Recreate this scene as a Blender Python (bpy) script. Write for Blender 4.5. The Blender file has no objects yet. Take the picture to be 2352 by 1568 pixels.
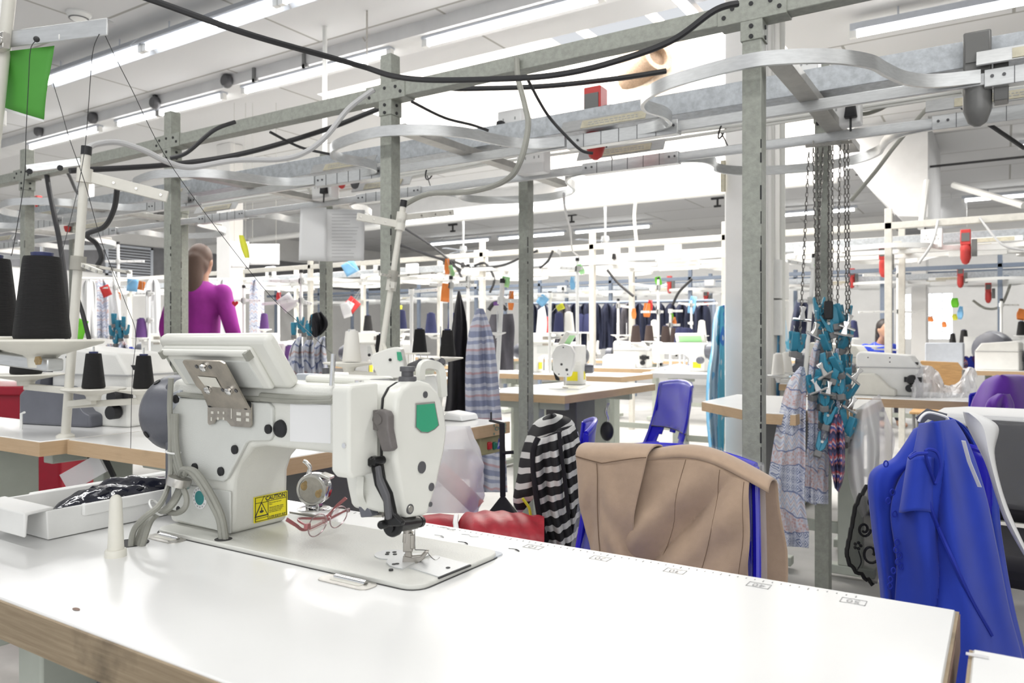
import bpy, math, random
from mathutils import Vector, Matrix, noise
R = math.radians
random.seed(7)
SC = bpy.context.scene
COL = SC.collection
# ------------------------------------------------------------------ camera, sky, light, exposure
H = 1.07; FPX = 1774.0; HZ = 775.0; TH = R(32.6)
sT, cT = math.sin(TH), math.cos(TH)
cd = bpy.data.cameras.new('camera'); cam = bpy.data.objects.new('camera', cd); COL.objects.link(cam)
cam.location = (0, 0, H); cam.rotation_euler = (R(90), 0, TH)
cd.sensor_width = 36; cd.lens = 36 * FPX / 2352; cd.shift_y = -9 / 2352; cd.clip_start = .02; cd.clip_end = 200
cd.dof.use_dof = True; cd.dof.focus_distance = 1.35; cd.dof.aperture_fstop = 9
SC.camera = cam
W = bpy.data.worlds.new('world'); SC.world = W; W.use_nodes = True
wb = W.node_tree.nodes['Background']; wb.inputs[0].default_value = (.93, .96, 1, 1); wb.inputs[1].default_value = 1.0
def area(name, loc, size, power, rot=(0, 0, 0), col=(1, 1, 1)):
    l = bpy.data.lights.new(name, 'AREA'); l.shape = 'RECTANGLE'; l.size, l.size_y = size; l.energy = power; l.color = col
    o = bpy.data.objects.new(name, l); COL.objects.link(o); o.location = loc; o.rotation_euler = rot; return o
# daylight down the rooflight well, daylight from the windows behind the camera, the fluorescent rows, and added fill for the left rear
area('rooflight_daylight', (-3.6, 8.0, 5.55), (4.2, 4.8), 1300, (0, 0, 0), (1, .985, .96))
area('window_daylight', (2.2, -2.6, 2.2), (5, 2.4), 110, (R(62), 0, R(28)), (1, .99, .97))
for i, (x, y, z, sx, sy, p) in enumerate(((-5.7, 3.58, 3.28, 4.5, .12, 75), (-8.0, 4.7, 3.28, 4.2, .12, 60), (-4.0, 4.7, 3.28, 3.6, .12, 60),
        (-2.6, .4, 3.3, 5, .2, 75), (1.2, 1.8, 3.3, 3, .2, 45), (-.2, 6.3, 3.28, 1.5, .12, 40), (-6.9, 11.8, 3.28, 8.2, .12, 130), (-6.0, 14.9, 3.28, 10, .12, 130),
        (.9, 10.9, 3.28, 1.5, .12, 50), (1.0, 15.0, 3.28, 3, .12, 60), (-9.5, 7.6, 3.28, 3, .12, 230), (-12.5, 6.0, 3.28, 3, .12, 200), (-7.5, 10.2, 3.28, 3, .12, 120))):  # closing entries: added fill without fixtures, brightening the dark left rear
    area('row_and_fill_light_%d' % i, (x, y, z), (sx, sy), p, (0, 0, 0), (1, .995, .98))
SC.view_settings.view_transform = 'Standard'; SC.view_settings.look = 'None'
SC.view_settings.exposure = -.3; SC.view_settings.gamma = 1; SC.view_settings.use_curve_mapping = False
SC.cycles.use_denoising = True; SC.cycles.max_bounces = 8; SC.cycles.diffuse_bounces = 3; SC.cycles.glossy_bounces = 3
SC.cycles.transparent_max_bounces = 12; SC.cycles.sample_clamp_indirect = 6; SC.cycles.caustics_reflective = False; SC.cycles.caustics_refractive = False

def at(px, py, x=None, y=None, z=None, d=None):
    """world point seen at a pixel of the photograph, on a plane x=, y=, z= or at depth d="""
    u = (px - 1176) / FPX; v = (HZ - py) / FPX
    dx, dy = -sT + cT * u, cT + sT * u
    t = d if d is not None else x / dx if x is not None else y / dy if y is not None else (z - H) / v
    return Vector((dx * t, dy * t, H + v * t))

# ------------------------------------------------------------------ mesh building
class MB:
    def __init__(s): s.v = []; s.f = []; s.m = []
    def add(s, vs, fs, mi=0, M=None):
        o = len(s.v)
        s.v += [tuple(M @ Vector(p)) if M else tuple(p) for p in vs]
        for f in fs: s.f.append(tuple(i + o for i in f)); s.m.append(mi)
        return s
    def box(s, lo, hi, mi=0, M=None):
        (a, b, c), (d, e, f) = lo, hi
        vs = [(a, b, c), (d, b, c), (d, e, c), (a, e, c), (a, b, f), (d, b, f), (d, e, f), (a, e, f)]
        return s.add(vs, [(3, 2, 1, 0), (4, 5, 6, 7), (0, 1, 5, 4), (1, 2, 6, 5), (2, 3, 7, 6), (3, 0, 4, 7)], mi, M)
    def cbox(s, c, sz, mi=0, M=None):
        return s.box([c[i] - sz[i] / 2 for i in range(3)], [c[i] + sz[i] / 2 for i in range(3)], mi, M)
    def bar(s, a, b, w, h, mi=0, up=(0, 0, 1)):
        a, b = Vector(a), Vector(b); t = (b - a).normalized(); up = Vector(up)
        if abs(t.dot(up)) > .99: up = Vector((0, 1, 0))
        sd = t.cross(up).normalized(); n = sd.cross(t)
        vs = [p + sd * i * w / 2 + n * j * h / 2 for p in (a, b) for i, j in ((-1, -1), (1, -1), (1, 1), (-1, 1))]
        return s.add(vs, [(0, 3, 2, 1)[::-1][::-1], (4, 5, 6, 7), (0, 1, 5, 4), (1, 2, 6, 5), (2, 3, 7, 6), (3, 0, 4, 7)], mi)
    def sweep(s, pts, sec, closed=False, mi=0, up=None, caps=True):
        """sweep a 2-D section [(a,b)..] (or a function of index) along points; up fixes the frame (rails), else parallel transport"""
        pts = [Vector(p) for p in pts]; n = len(pts); rings = []
        N = None
        for i, p in enumerate(pts):
            a = pts[i - 1] if (i or closed) else p; b = pts[(i + 1) % n] if (i < n - 1 or closed) else p
            t = (b - a).normalized() if (b - a).length > 1e-9 else Vector((0, 0, 1))
            if up is not None: sd = t.cross(Vector(up)).normalized(); nn = sd.cross(t)
            else:
                if N is None:
                    N = t.cross(Vector((0, 0, 1)))
                    if N.length < .05: N = t.cross(Vector((0, 1, 0)))
                    N.normalize()
                N = (N - t * N.dot(t)).normalized(); sd = N; nn = t.cross(sd)
            sc = sec(i / max(1, n - 1)) if callable(sec) else sec
            rings.append([p + sd * q[0] + nn * q[1] for q in sc])
        k = len(rings[0]); vs = [q for r in rings for q in r]; fs = []
        for i in range(n if closed else n - 1):
            j = (i + 1) % n
            for a in range(k):
                b = (a + 1) % k; fs.append((i * k + a, i * k + b, j * k + b, j * k + a))
        if caps and not closed: fs += [tuple(range(k))[::-1], tuple(range((n - 1) * k, n * k))]
        return s.add(vs, fs, mi)
    def tube(s, pts, r, n=8, closed=False, mi=0, smooth=0):
        if smooth: pts = spline(pts, smooth, closed)
        f = (lambda t: [(r(t) * math.cos(2 * math.pi * i / n), r(t) * math.sin(2 * math.pi * i / n)) for i in range(n)]) if callable(r) else \
            [(r * math.cos(2 * math.pi * i / n), r * math.sin(2 * math.pi * i / n)) for i in range(n)]
        return s.sweep(pts, f, closed, mi)
    def lathe(s, prof, n=24, M=None, mi=0):
        vs = []; fs = []
        for r, z in prof:
            r = max(r, 1e-5)
            vs += [(r * math.cos(2 * math.pi * i / n), r * math.sin(2 * math.pi * i / n), z) for i in range(n)]
        for j in range(len(prof) - 1):
            for i in range(n):
                k = (i + 1) % n; fs.append((j * n + i, j * n + k, (j + 1) * n + k, (j + 1) * n + i))
        fs += [tuple(range(n))[::-1], tuple(range((len(prof) - 1) * n, len(prof) * n))]
        return s.add(vs, fs, mi, M)
    def prism(s, poly, a, b, ax=2, mi=0, side=None, M=None, btm=None):
        """extrude a polygon along axis ax (0: poly is (y,z), 1: (x,z), 2: (x,y)) from a to b"""
        def P(q, h): return (h, q[0], q[1]) if ax == 0 else (q[0], h, q[1]) if ax == 1 else (q[0], q[1], h)
        n = len(poly); vs = [P(q, a) for q in poly] + [P(q, b) for q in poly]
        ar = sum(poly[i][0] * poly[(i + 1) % n][1] - poly[(i + 1) % n][0] * poly[i][1] for i in range(n))
        flip = (ar < 0) != (ax == 1)
        lo, hi = tuple(range(n))[::-1], tuple(range(n, 2 * n)); sd = [(i, (i + 1) % n, n + (i + 1) % n, n + i) for i in range(n)]
        if flip != (b < a): lo, hi, sd = lo[::-1], hi[::-1], [f[::-1] for f in sd]
        o = len(s.m); s.add(vs, [lo, hi] + sd, mi, M)
        if btm is not None: s.m[o] = btm
        if side is not None:
            for i in range(o + 2, len(s.m)): s.m[i] = side
        return s
    def grid(s, fn, nu, nv, mi=0, closed_u=False):
        vs = [fn(i / nu, j / nv) for j in range(nv + 1) for i in range(nu + (0 if closed_u else 1))]
        w = nu if closed_u else nu + 1
        fs = [(j * w + i, j * w + (i + 1) % w, (j + 1) * w + (i + 1) % w, (j + 1) * w + i) for j in range(nv) for i in range(nu)]
        return s.add(vs, fs, mi)
    def ball(s, c, r, n=12, m=8, mi=0, M=None):
        r = r if hasattr(r, '__len__') else (r, r, r)
        def f(u, v):
            a, b = u * 2 * math.pi, (v - .5) * math.pi
            p = Vector((c[0] + r[0] * math.cos(b) * math.cos(a), c[1] + r[1] * math.cos(b) * math.sin(a), c[2] + r[2] * math.sin(b)))
            return M @ p if M else p
        return s.grid(f, n, m, mi, True)
    def build(s, name, mat, parent=None, bevel=0, seg=2, solid=0, label=None, sharp=40, sub=0, origin=None, rel=None):
        mats = mat if isinstance(mat, (list, tuple)) else [mat]
        vs = s.v
        if parent is None or rel:
            if origin is None and parent is None:
                xs, ys, zs = zip(*vs); origin = ((min(xs) + max(xs)) / 2, (min(ys) + max(ys)) / 2, min(zs))
        off = Vector(origin) if (parent is None) else (wloc(parent) if parent.get('_w') else Vector((0, 0, 0)))
        me = bpy.data.meshes.new(name)
        me.from_pydata([(p[0] - off[0], p[1] - off[1], p[2] - off[2]) for p in vs], [], s.f)
        for m in mats: me.materials.append(MATS[m] if isinstance(m, str) else m)
        me.polygons.foreach_set('material_index', s.m)
        me.polygons.foreach_set('use_smooth', [True] * len(s.f))
        me.update()
        try: me.set_sharp_from_angle(angle=R(sharp))
        except Exception: pass
        o = bpy.data.objects.new(name, me); COL.objects.link(o)
        if parent is None: o.location = origin
        else:
            o.parent = parent
            if parent.get('_w'): o['_w'] = 1; o['_o'] = tuple(wloc(parent))
        if solid:
            q = o.modifiers.new('thickness', 'SOLIDIFY'); q.thickness = abs(solid); q.offset = 0
        if sub:
            q = o.modifiers.new('smooth', 'SUBSURF'); q.levels = q.render_levels = sub
        if bevel:
            q = o.modifiers.new('edges', 'BEVEL'); q.width = bevel; q.segments = seg; q.limit_method = 'ANGLE'; q.angle_limit = R(35); q.use_clamp_overlap = True
        if label: o['label'] = label
        return o
def wloc(o): return Vector(o['_o']) if o.get('_o') else Vector(o.location)
def spline(pts, k=6, closed=False):
    pts = [Vector(p) for p in pts]; n = len(pts); out = []
    for i in range(n if closed else n - 1):
        p0 = pts[(i - 1) % n] if (closed or i) else pts[i]; p1 = pts[i]; p2 = pts[(i + 1) % n]
        p3 = pts[(i + 2) % n] if (closed or i + 2 < n) else p2
        for j in range(k):
            t = j / k
            out.append(.5 * ((2 * p1) + (p2 - p0) * t + (2 * p0 - 5 * p1 + 4 * p2 - p3) * t * t + (3 * p1 - p0 - 3 * p2 + p3) * t ** 3))
    if not closed: out.append(pts[-1])
    return out
def tag(o, label=None, cat=None, group=None, kind=None):
    if label: o['label'] = label
    if cat: o['category'] = cat
    if group: o['group'] = group
    if kind: o['kind'] = kind
    return o
def thing(name, label, cat, loc=(0, 0, 0), rotz=0, group=None, world=False):
    """an Empty at the thing's base; world=True: its parts are given in world coordinates"""
    o = bpy.data.objects.new(name, None); COL.objects.link(o); o.empty_display_size = .05
    o.location = loc; o.rotation_euler = (0, 0, rotz)
    if world: o['_w'] = 1
    return tag(o, label, cat, group)
KIDS = {}
def kids(o): return [c for c in bpy.data.objects if c.parent == o]
def dup(root, loc, rotz, label, group=None, scale=None):
    """a copy of a thing with copies of its parts and sub-parts"""
    if root.name not in KIDS: KIDS[root.name] = [(c, kids(c)) for c in kids(root)]
    r = root.copy(); COL.objects.link(r); r.location = loc; r.rotation_euler = (0, 0, rotz)
    if scale: r.scale = (scale,) * 3 if not hasattr(scale, '__len__') else scale
    tag(r, label, None, group)
    for c0, gs in KIDS[root.name]:
        c = c0.copy(); COL.objects.link(c); c.parent = r
        for g in gs:
            d = g.copy(); COL.objects.link(d); d.parent = c
    return r
def remat(root, name, m):
    """give the named parts of one copy their own colour"""
    for c in kids(root):
        if c.name.split('.')[0] == name:
            c.data = c.data.copy(); c.data.materials[0] = MATS[m]
def text_mesh(txt, size, M, name, mat, parent=None, label=None, align='CENTER', space=1.0, bold=0):
    cu = bpy.data.curves.new('t', 'FONT'); cu.body = txt; cu.size = size; cu.align_x = align; cu.align_y = 'CENTER'; cu.extrude = 0; cu.offset = bold; cu.space_line = space; cu.resolution_u = 3
    o = bpy.data.objects.new('t', cu); COL.objects.link(o)
    bpy.context.view_layer.update()
    me = bpy.data.meshes.new_from_object(o.evaluated_get(bpy.context.evaluated_depsgraph_get()))
    vs = [tuple(M @ v.co) for v in me.vertices]; fs = [tuple(p.vertices) for p in me.polygons]
    bpy.data.objects.remove(o); bpy.data.curves.remove(cu); bpy.data.meshes.remove(me)
    b = MB(); b.add(vs, fs); return b.build(name, mat, parent, label=label)
def frame(o, ex, ey):
    """matrix whose x axis is ex, y axis ~ey, at o"""
    ex = Vector(ex).normalized(); ez = ex.cross(Vector(ey)).normalized(); ey = ez.cross(ex)
    m = Matrix((ex, ey, ez)).transposed().to_4x4(); m.translation = Vector(o); return m
def AX(d):  # rotation taking +Z to d
    return Vector((0, 0, 1)).rotation_difference(Vector(d)).to_matrix().to_4x4()
def TR(p): return Matrix.Translation(Vector(p))

# ------------------------------------------------------------------ materials
MATS = {}
def mat(name, col, rough=.5, metal=0, var=0, vscale=20, bump=0, bscale=200, alpha=1, trans=0, emit=0, spec=.5, sheen=0, stretch=(1, 1, 1), col2=None, coat=0, ior=1.45):
    m = bpy.data.materials.new(name); m.use_nodes = True; MATS[name] = m
    nt = m.node_tree; N, L = nt.nodes, nt.links; b = N['Principled BSDF']
    c = (*col, 1); b.inputs['Base Color'].default_value = c
    b.inputs['Roughness'].default_value = rough; b.inputs['Metallic'].default_value = metal; b.inputs['Alpha'].default_value = alpha
    b.inputs['Transmission Weight'].default_value = trans; b.inputs['Specular IOR Level'].default_value = spec; b.inputs['Sheen Weight'].default_value = sheen
    b.inputs['Coat Weight'].default_value = coat; b.inputs['IOR'].default_value = ior
    if emit: b.inputs['Emission Color'].default_value = c; b.inputs['Emission Strength'].default_value = emit
    tc = mp = None
    if var or bump:
        tc = N.new('ShaderNodeTexCoord'); mp = N.new('ShaderNodeMapping'); mp.inputs['Scale'].default_value = stretch; L.new(tc.outputs['Object'], mp.inputs['Vector'])
    if var:
        n = N.new('ShaderNodeTexNoise'); n.inputs['Scale'].default_value = vscale; n.inputs['Detail'].default_value = 5; n.inputs['Roughness'].default_value = .6
        L.new(mp.outputs[0], n.inputs['Vector'])
        r = N.new('ShaderNodeValToRGB'); k = col2 or tuple(max(0, q * (1 - var)) for q in col)
        r.color_ramp.elements[0].position = .35; r.color_ramp.elements[1].position = .65
        r.color_ramp.elements[0].color = (*k, 1); r.color_ramp.elements[1].color = c
        L.new(n.outputs['Fac'], r.inputs['Fac']); L.new(r.outputs['Color'], b.inputs['Base Color'])
        if emit: L.new(r.outputs['Color'], b.inputs['Emission Color'])
    if bump:
        n = N.new('ShaderNodeTexNoise'); n.inputs['Scale'].default_value = bscale; n.inputs['Detail'].default_value = 3
        L.new(mp.outputs[0], n.inputs['Vector'])
        q = N.new('ShaderNodeBump'); q.inputs['Strength'].default_value = bump; q.inputs['Distance'].default_value = .002
        L.new(n.outputs['Fac'], q.inputs['Height']); L.new(q.outputs['Normal'], b.inputs['Normal'])
    return m
mat('wall_white', (.82, .81, .79), .8, var=.06, vscale=3, bump=.2, bscale=30)
mat('well_white', (.9, .87, .82), .85, var=.2, vscale=2.2, col2=(.86, .80, .72), bump=.4, bscale=12)
mat('peeling', (.85, .79, .7), .9, var=.5, vscale=5, col2=(.42, .25, .13), bump=.6, bscale=15)
mat('floor_grey', (.45, .44, .42), .45, var=.25, vscale=2.5, bump=.1, bscale=40)
mat('dark_recess', (.2, .2, .21), .8, var=.2, vscale=4)
mat('beam_white', (.74, .74, .74), .7, var=.08, vscale=4)
mat('tube_light', (1, .99, .97), .3, emit=14)
mat('daylight_pane', (1, 1, 1), .3, emit=5)
mat('batten', (.55, .58, .63), .4, var=.08)
mat('rack_green', (.355, .37, .325), .45, var=.2, vscale=60, bump=.3, bscale=300)
mat('rack_cream', (.68, .66, .6), .5, var=.1, vscale=30)
mat('rack_blue', (.2, .24, .31), .5, var=.1, vscale=30)
mat('galv', (.56, .59, .62), .45, .35, var=.25, vscale=45, bump=.15)
mat('alu', (.66, .67, .67), .33, .55, var=.12, vscale=30, stretch=(1, 1, 6))
mat('channel', (.47, .46, .43), .4, .4, var=.15, vscale=25)
mat('old_label', (.60, .56, .43), .7, var=.2, vscale=40)
mat('ink', (.05, .05, .05), .7)
mat('grey_ink', (.42, .42, .42), .7)
mat('rust', (.28, .2, .14), .7, var=.4, vscale=60)
mat('plastic_white', (.84, .84, .82), .35, var=.03, vscale=30)
mat('socket_white', (.88, .88, .87), .3)
mat('plastic_cream', (.78, .76, .68), .4, var=.05, vscale=25)
mat('machine_white', (.755, .755, .705), .38, var=.05, vscale=12, bump=.22, bscale=420)
mat('machine_smooth', (.785, .785, .73), .3, var=.03, vscale=10)
mat('machine_far', (.83, .825, .79), .35, var=.05, vscale=14, bump=.2, bscale=200)
mat('cover_panel', (.69, .70, .665), .45, var=.04, vscale=10, bump=.3, bscale=600)
mat('table_white', (.87, .87, .86), .22, var=.02, vscale=6)
mat('table_grey_edge', (.55, .55, .55), .5)
mat('plate_grey', (.7, .71, .71), .32, .25, var=.06, vscale=400)
mat('motor_grey', (.135, .14, .165), .32, var=.12, vscale=14, bump=.1)
mat('dark_grey', (.105, .105, .112), .45, var=.1)
mat('lever_grey', (.17, .155, .15), .5, var=.15, vscale=80)
mat('black_metal', (.02, .02, .021), .3, .3, var=.3, vscale=50)
mat('black', (.018, .018, .02), .5)
mat('chrome', (.8, .8, .8), .12, 1)
mat('steel', (.6, .58, .54), .28, .9, var=.2, vscale=70)
mat('bracket_steel', (.55, .50, .43), .33, .85, var=.45, vscale=26, col2=(.36, .33, .29))
mat('brass_dirt', (.5, .36, .18), .5, .5, var=.4, vscale=90)
mat('green_badge', (.045, .36, .2), .35)
mat('teal_badge', (.02, .25, .25), .4)
mat('yellow', (.87, .76, .02), .45)
mat('cable_grey', (.34, .34, .30), .5, var=.1, vscale=30)
mat('cable_silver', (.5, .5, .5), .45)
mat('cable_black', (.03, .03, .032), .5)
mat('cable_white', (.78, .78, .74), .5)
mat('leg_green', (.48, .51, .45), .5, var=.06)
mat('leg_dark', (.2, .2, .2), .5)
mat('pole_cream', (.74, .72, .65), .4, var=.06, vscale=20)
mat('pole_white', (.84, .84, .82), .4)
mat('thread_black', (.011, .0105, .011), .75, var=.4, vscale=40, bump=.8, bscale=60, stretch=(1, 1, 30))
mat('thread_white', (.8, .78, .73), .8, bump=.5, bscale=60, stretch=(1, 1, 30))
mat('thread_navy', (.03, .035, .10), .8, bump=.5, bscale=60, stretch=(1, 1, 30))
mat('thread_brown', (.06, .04, .035), .8, bump=.5, bscale=60, stretch=(1, 1, 30))
mat('thread_red', (.6, .05, .06), .8)
mat('thread_purple', (.10, .04, .16), .8)
mat('tube_blue', (.05, .06, .16), .4)
mat('paper_green', (.10, .40, .06), .55, var=.12, vscale=12)
mat('paper_bright_green', (.16, .6, .03), .55)
mat('paper_pale_green', (.42, .8, .38), .6)
mat('paper_orange', (.85, .26, .06), .6)
mat('paper_blue', (.25, .55, .85), .6)
mat('paper_red', (.75, .06, .06), .6)
mat('paper_yellow', (.75, .75, .06), .6)
mat('paper_white', (.86, .86, .86), .6)
mat('chair_blue', (.016, .013, .54), .28, var=.1, coat=.2)
mat('red_plastic', (.32, .005, .022), .4, var=.1)
mat('red_plug', (.62, .06, .055), .35)
mat('plug_grey', (.17, .17, .165), .3)
mat('wood_orange', (.55, .33, .14), .5, var=.25, vscale=12, stretch=(1, 1, 8))
mat('beige_cloth', (.46, .33, .235), .9, var=.08, vscale=40, bump=.15, bscale=700, sheen=.3)
mat('seam', (.17, .11, .07), .9)
mat('royal_cloth', (.014, .048, .47), .75, var=.12, vscale=8, bump=.1, bscale=900, sheen=.15)
mat('royal_dark', (.012, .03, .36), .75)
mat('purple_cloth', (.15, .035, .42), .85, var=.15, vscale=10, sheen=.3)
mat('magenta_cloth', (.30, .02, .27), .8, var=.2, vscale=8)
mat('red_quilt', (.42, .02, .035), .4, var=.3, vscale=25, bump=.9, bscale=22)
mat('navy_cloth', (.02, .025, .055), .85, var=.3, vscale=12)
mat('black_cloth', (.015, .014, .018), .9, var=.3, vscale=12)
mat('charcoal_cloth', (.10, .095, .11), .9, var=.2, vscale=10)
mat('lace', (.012, .012, .012), .8)
mat('teal_clip', (.045, .27, .40), .4, var=.1)
mat('chain_metal', (.22, .21, .2), .35, .8)
mat('skin', (.42, .24, .16), .5, var=.08)
mat('hair_dark', (.02, .014, .012), .5)
mat('lips', (.35, .10, .09), .5)
mat('eye', (.03, .02, .02), .2)
mat('trousers', (.05, .05, .07), .85)
mat('glass', (1, 1, 1), .02, trans=1, ior=1.1, alpha=.35)
mat('clear_film', (.9, .91, .93), .12, alpha=.13, bump=1, bscale=30, spec=.8)
mat('milky_film', (.88, .87, .88), .25, alpha=.62, bump=1, bscale=22, spec=.7)
mat('lace_film', (.02, .02, .02), .9, alpha=.74, var=.3)
mat('bag_black', (.015, .017, .03), .12, var=.3, vscale=30, bump=1.0, bscale=45, spec=.9)
mat('pinkish', (.62, .3, .28), .7, var=.25, vscale=10)
mat('olive_box', (.36, .33, .18), .5)
mat('button_red', (.5, .02, .03), .3)
mat('button_green', (.01, .16, .1), .3)
mat('sign_blue', (.05, .07, .45), .5)
mat('rose_frame', (.42, .15, .155), .3, .2)
mat('foot_steel', (.36, .34, .31), .34, .85)
mat('rim_metal', (.45, .34, .36), .25, .9)
mat('heart_red', (.75, .03, .05), .5)
def wood(name, c1, c2, sc=(30, 2, 2), dirt=.2):
    m = mat(name, c1, .55); nt = m.node_tree; N, L = nt.nodes, nt.links; b = N['Principled BSDF']
    tc = N.new('ShaderNodeTexCoord'); mp = N.new('ShaderNodeMapping'); mp.inputs['Scale'].default_value = sc; L.new(tc.outputs['Object'], mp.inputs[0])
    n = N.new('ShaderNodeTexNoise'); n.inputs['Scale'].default_value = 3; n.inputs['Detail'].default_value = 8; n.inputs['Roughness'].default_value = .7; L.new(mp.outputs[0], n.inputs['Vector'])
    r = N.new('ShaderNodeValToRGB'); r.color_ramp.elements[0].position = .3; r.color_ramp.elements[1].position = .7
    r.color_ramp.elements[0].color = (*c2, 1); r.color_ramp.elements[1].color = (*c1, 1); L.new(n.outputs['Fac'], r.inputs[0])
    n2 = N.new('ShaderNodeTexNoise'); n2.inputs['Scale'].default_value = 14; n2.inputs['Detail'].default_value = 6; L.new(tc.outputs['Object'], n2.inputs['Vector'])
    r2 = N.new('ShaderNodeValToRGB'); r2.color_ramp.elements[0].position = .28; r2.color_ramp.elements[1].position = .42
    r2.color_ramp.elements[0].color = (1 - dirt, 1 - dirt, 1 - dirt, 1); r2.color_ramp.elements[1].color = (1, 1, 1, 1); L.new(n2.outputs['Fac'], r2.inputs[0])
    mx = N.new('ShaderNodeMix'); mx.data_type = 'RGBA'; mx.blend_type = 'MULTIPLY'; mx.inputs[0].default_value = 1
    L.new(r.outputs[0], mx.inputs[6]); L.new(r2.outputs[0], mx.inputs[7]); L.new(mx.outputs[2], b.inputs['Base Color'])
wood('edge_worn', (.42, .33, .22), (.25, .185, .115), (2.5, 2.5, 90), .45)
wood('edge_beech', (.62, .45, .28), (.54, .37, .22), (3, 3, 50), .1)
wood('worn_ply', (.3, .2, .15), (.18, .11, .09), (3, 3, 50), .5)
def banded(name, bands, scale, axis='Z', zig=0, rough=.85, dist=0, tilt=0):
    """bands of colour along an object axis: [(pos, colour)..] constant ramp; zig bends the bands into zigzags"""
    m = mat(name, bands[0][1], rough); nt = m.node_tree; N, L = nt.nodes, nt.links; b = N['Principled BSDF']
    tc = N.new('ShaderNodeTexCoord'); sp = N.new('ShaderNodeSeparateXYZ'); L.new(tc.outputs['Object'], sp.inputs[0])
    def mth(op, a, v):
        q = N.new('ShaderNodeMath'); q.operation = op
        for i, w in enumerate((a, v)):
            if w is None: continue
            if isinstance(w, (int, float)): q.inputs[i].default_value = w
            else: L.new(w, q.inputs[i])
        return q.outputs[0]
    val = mth('MULTIPLY', sp.outputs[axis], scale)
    if tilt: val = mth('ADD', val, mth('MULTIPLY', mth('ADD', sp.outputs['X'], mth('MULTIPLY', sp.outputs['Y'], .6)), tilt * scale))
    if zig:
        t = mth('PINGPONG', mth('MULTIPLY', mth('ADD', sp.outputs['X'], sp.outputs['Y']), zig), .5)
        val = mth('ADD', val, mth('MULTIPLY', t, .5))
    if dist:
        n = N.new('ShaderNodeTexNoise'); n.inputs['Scale'].default_value = 9; L.new(tc.outputs['Object'], n.inputs['Vector'])
        val = mth('ADD', val, mth('MULTIPLY', n.outputs['Fac'], dist))
    fr = mth('FRACT', val, None)
    r = N.new('ShaderNodeValToRGB'); r.color_ramp.interpolation = 'CONSTANT'
    for i, (p, c) in enumerate(bands):
        e = r.color_ramp.elements[i] if i < 2 else r.color_ramp.elements.new(p)
        e.position = p; e.color = (*c, 1)
    L.new(fr, r.inputs[0]); L.new(r.outputs[0], b.inputs['Base Color'])
    return m
banded('stripes', [(0, (.018, .018, .02)), (.6, (.62, .62, .6))], 27, 'Z', dist=.4, tilt=-.32)
P1, P2, P3, P4, P5 = (.50, .53, .66), (.62, .45, .45), (.66, .68, .76), (.22, .26, .42), (.7, .72, .78)
def print_mat(name):
    """patchwork print: bands of zigzags, diamonds and dotted ground in dusty blue, rose and white"""
    m = mat(name, P3, .85); nt = m.node_tree; N, L = nt.nodes, nt.links; b = N['Principled BSDF']
    tc = N.new('ShaderNodeTexCoord'); sp = N.new('ShaderNodeSeparateXYZ'); L.new(tc.outputs['Object'], sp.inputs[0])
    def M(op, a, v=None):
        q = N.new('ShaderNodeMath'); q.operation = op
        for i, w in enumerate((a, v)):
            if w is None: continue
            if isinstance(w, (int, float)): q.inputs[i].default_value = w
            else: L.new(w, q.inputs[i])
        return q.outputs[0]
    h = M('ADD', M('MULTIPLY', sp.outputs['X'], .84), M('MULTIPLY', sp.outputs['Y'], .54)); z = M('ADD', sp.outputs['Z'], M('MULTIPLY', h, .25))
    def ramp(v, st, itp='CONSTANT'):
        r = N.new('ShaderNodeValToRGB'); r.color_ramp.interpolation = itp
        for i, (p, c) in enumerate(st):
            e = r.color_ramp.elements[i] if i < 2 else r.color_ramp.elements.new(p)
            e.position = p; e.color = (*c, 1)
        L.new(v, r.inputs[0]); return r.outputs[0]
    zz = M('FRACT', M('ADD', M('MULTIPLY', z, 34), M('PINGPONG', M('MULTIPLY', h, 60), .8)))
    A = ramp(zz, [(0, P5), (.35, P2), (.5, P5), (.72, P1)])
    di = M('FRACT', M('ADD', M('PINGPONG', M('MULTIPLY', h, 44), .5), M('PINGPONG', M('MULTIPLY', z, 30), .5)))
    B = ramp(di, [(0, P4), (.16, P5), (.3, P4), (.45, P3), (.62, P1), (.8, P5)])
    vo = N.new('ShaderNodeTexVoronoi'); vo.inputs['Scale'].default_value = 95; L.new(tc.outputs['Object'], vo.inputs['Vector'])
    C_ = ramp(vo.outputs['Distance'], [(0, (.55, .33, .34)), (.22, P2), (.3, (.66, .56, .58)), (.6, P3)])
    nz = N.new('ShaderNodeTexNoise'); nz.inputs['Scale'].default_value = 5; L.new(tc.outputs['Object'], nz.inputs['Vector'])
    sel = M('FRACT', M('ADD', M('MULTIPLY', z, 4.2), M('MULTIPLY', nz.outputs['Fac'], .9)))
    def mix(f, a, c):
        q = N.new('ShaderNodeMix'); q.data_type = 'RGBA'; L.new(f, q.inputs[0]); L.new(a, q.inputs[6]); L.new(c, q.inputs[7]); return q.outputs[2]
    s1 = ramp(sel, [(0, (0,) * 3), (.34, (1,) * 3)]); s2 = ramp(sel, [(0, (0,) * 3), (.68, (1,) * 3)])
    ed = ramp(M('FRACT', M('MULTIPLY', sel, 3)), [(0, (1,) * 3), (.07, (0,) * 3)]); dk_ = N.new('ShaderNodeRGB'); dk_.outputs[0].default_value = (*P4, 1)
    L.new(mix(ed, mix(s2, mix(s1, A, B), C_), dk_.outputs[0]), b.inputs['Base Color'])
print_mat('print_cloth')
banded('print_far', [(0, P5), (.2, P1), (.35, P5), (.5, P2), (.6, P5), (.8, P3), (.9, P4)], 9, 'Z', zig=14, dist=1.2)
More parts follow.
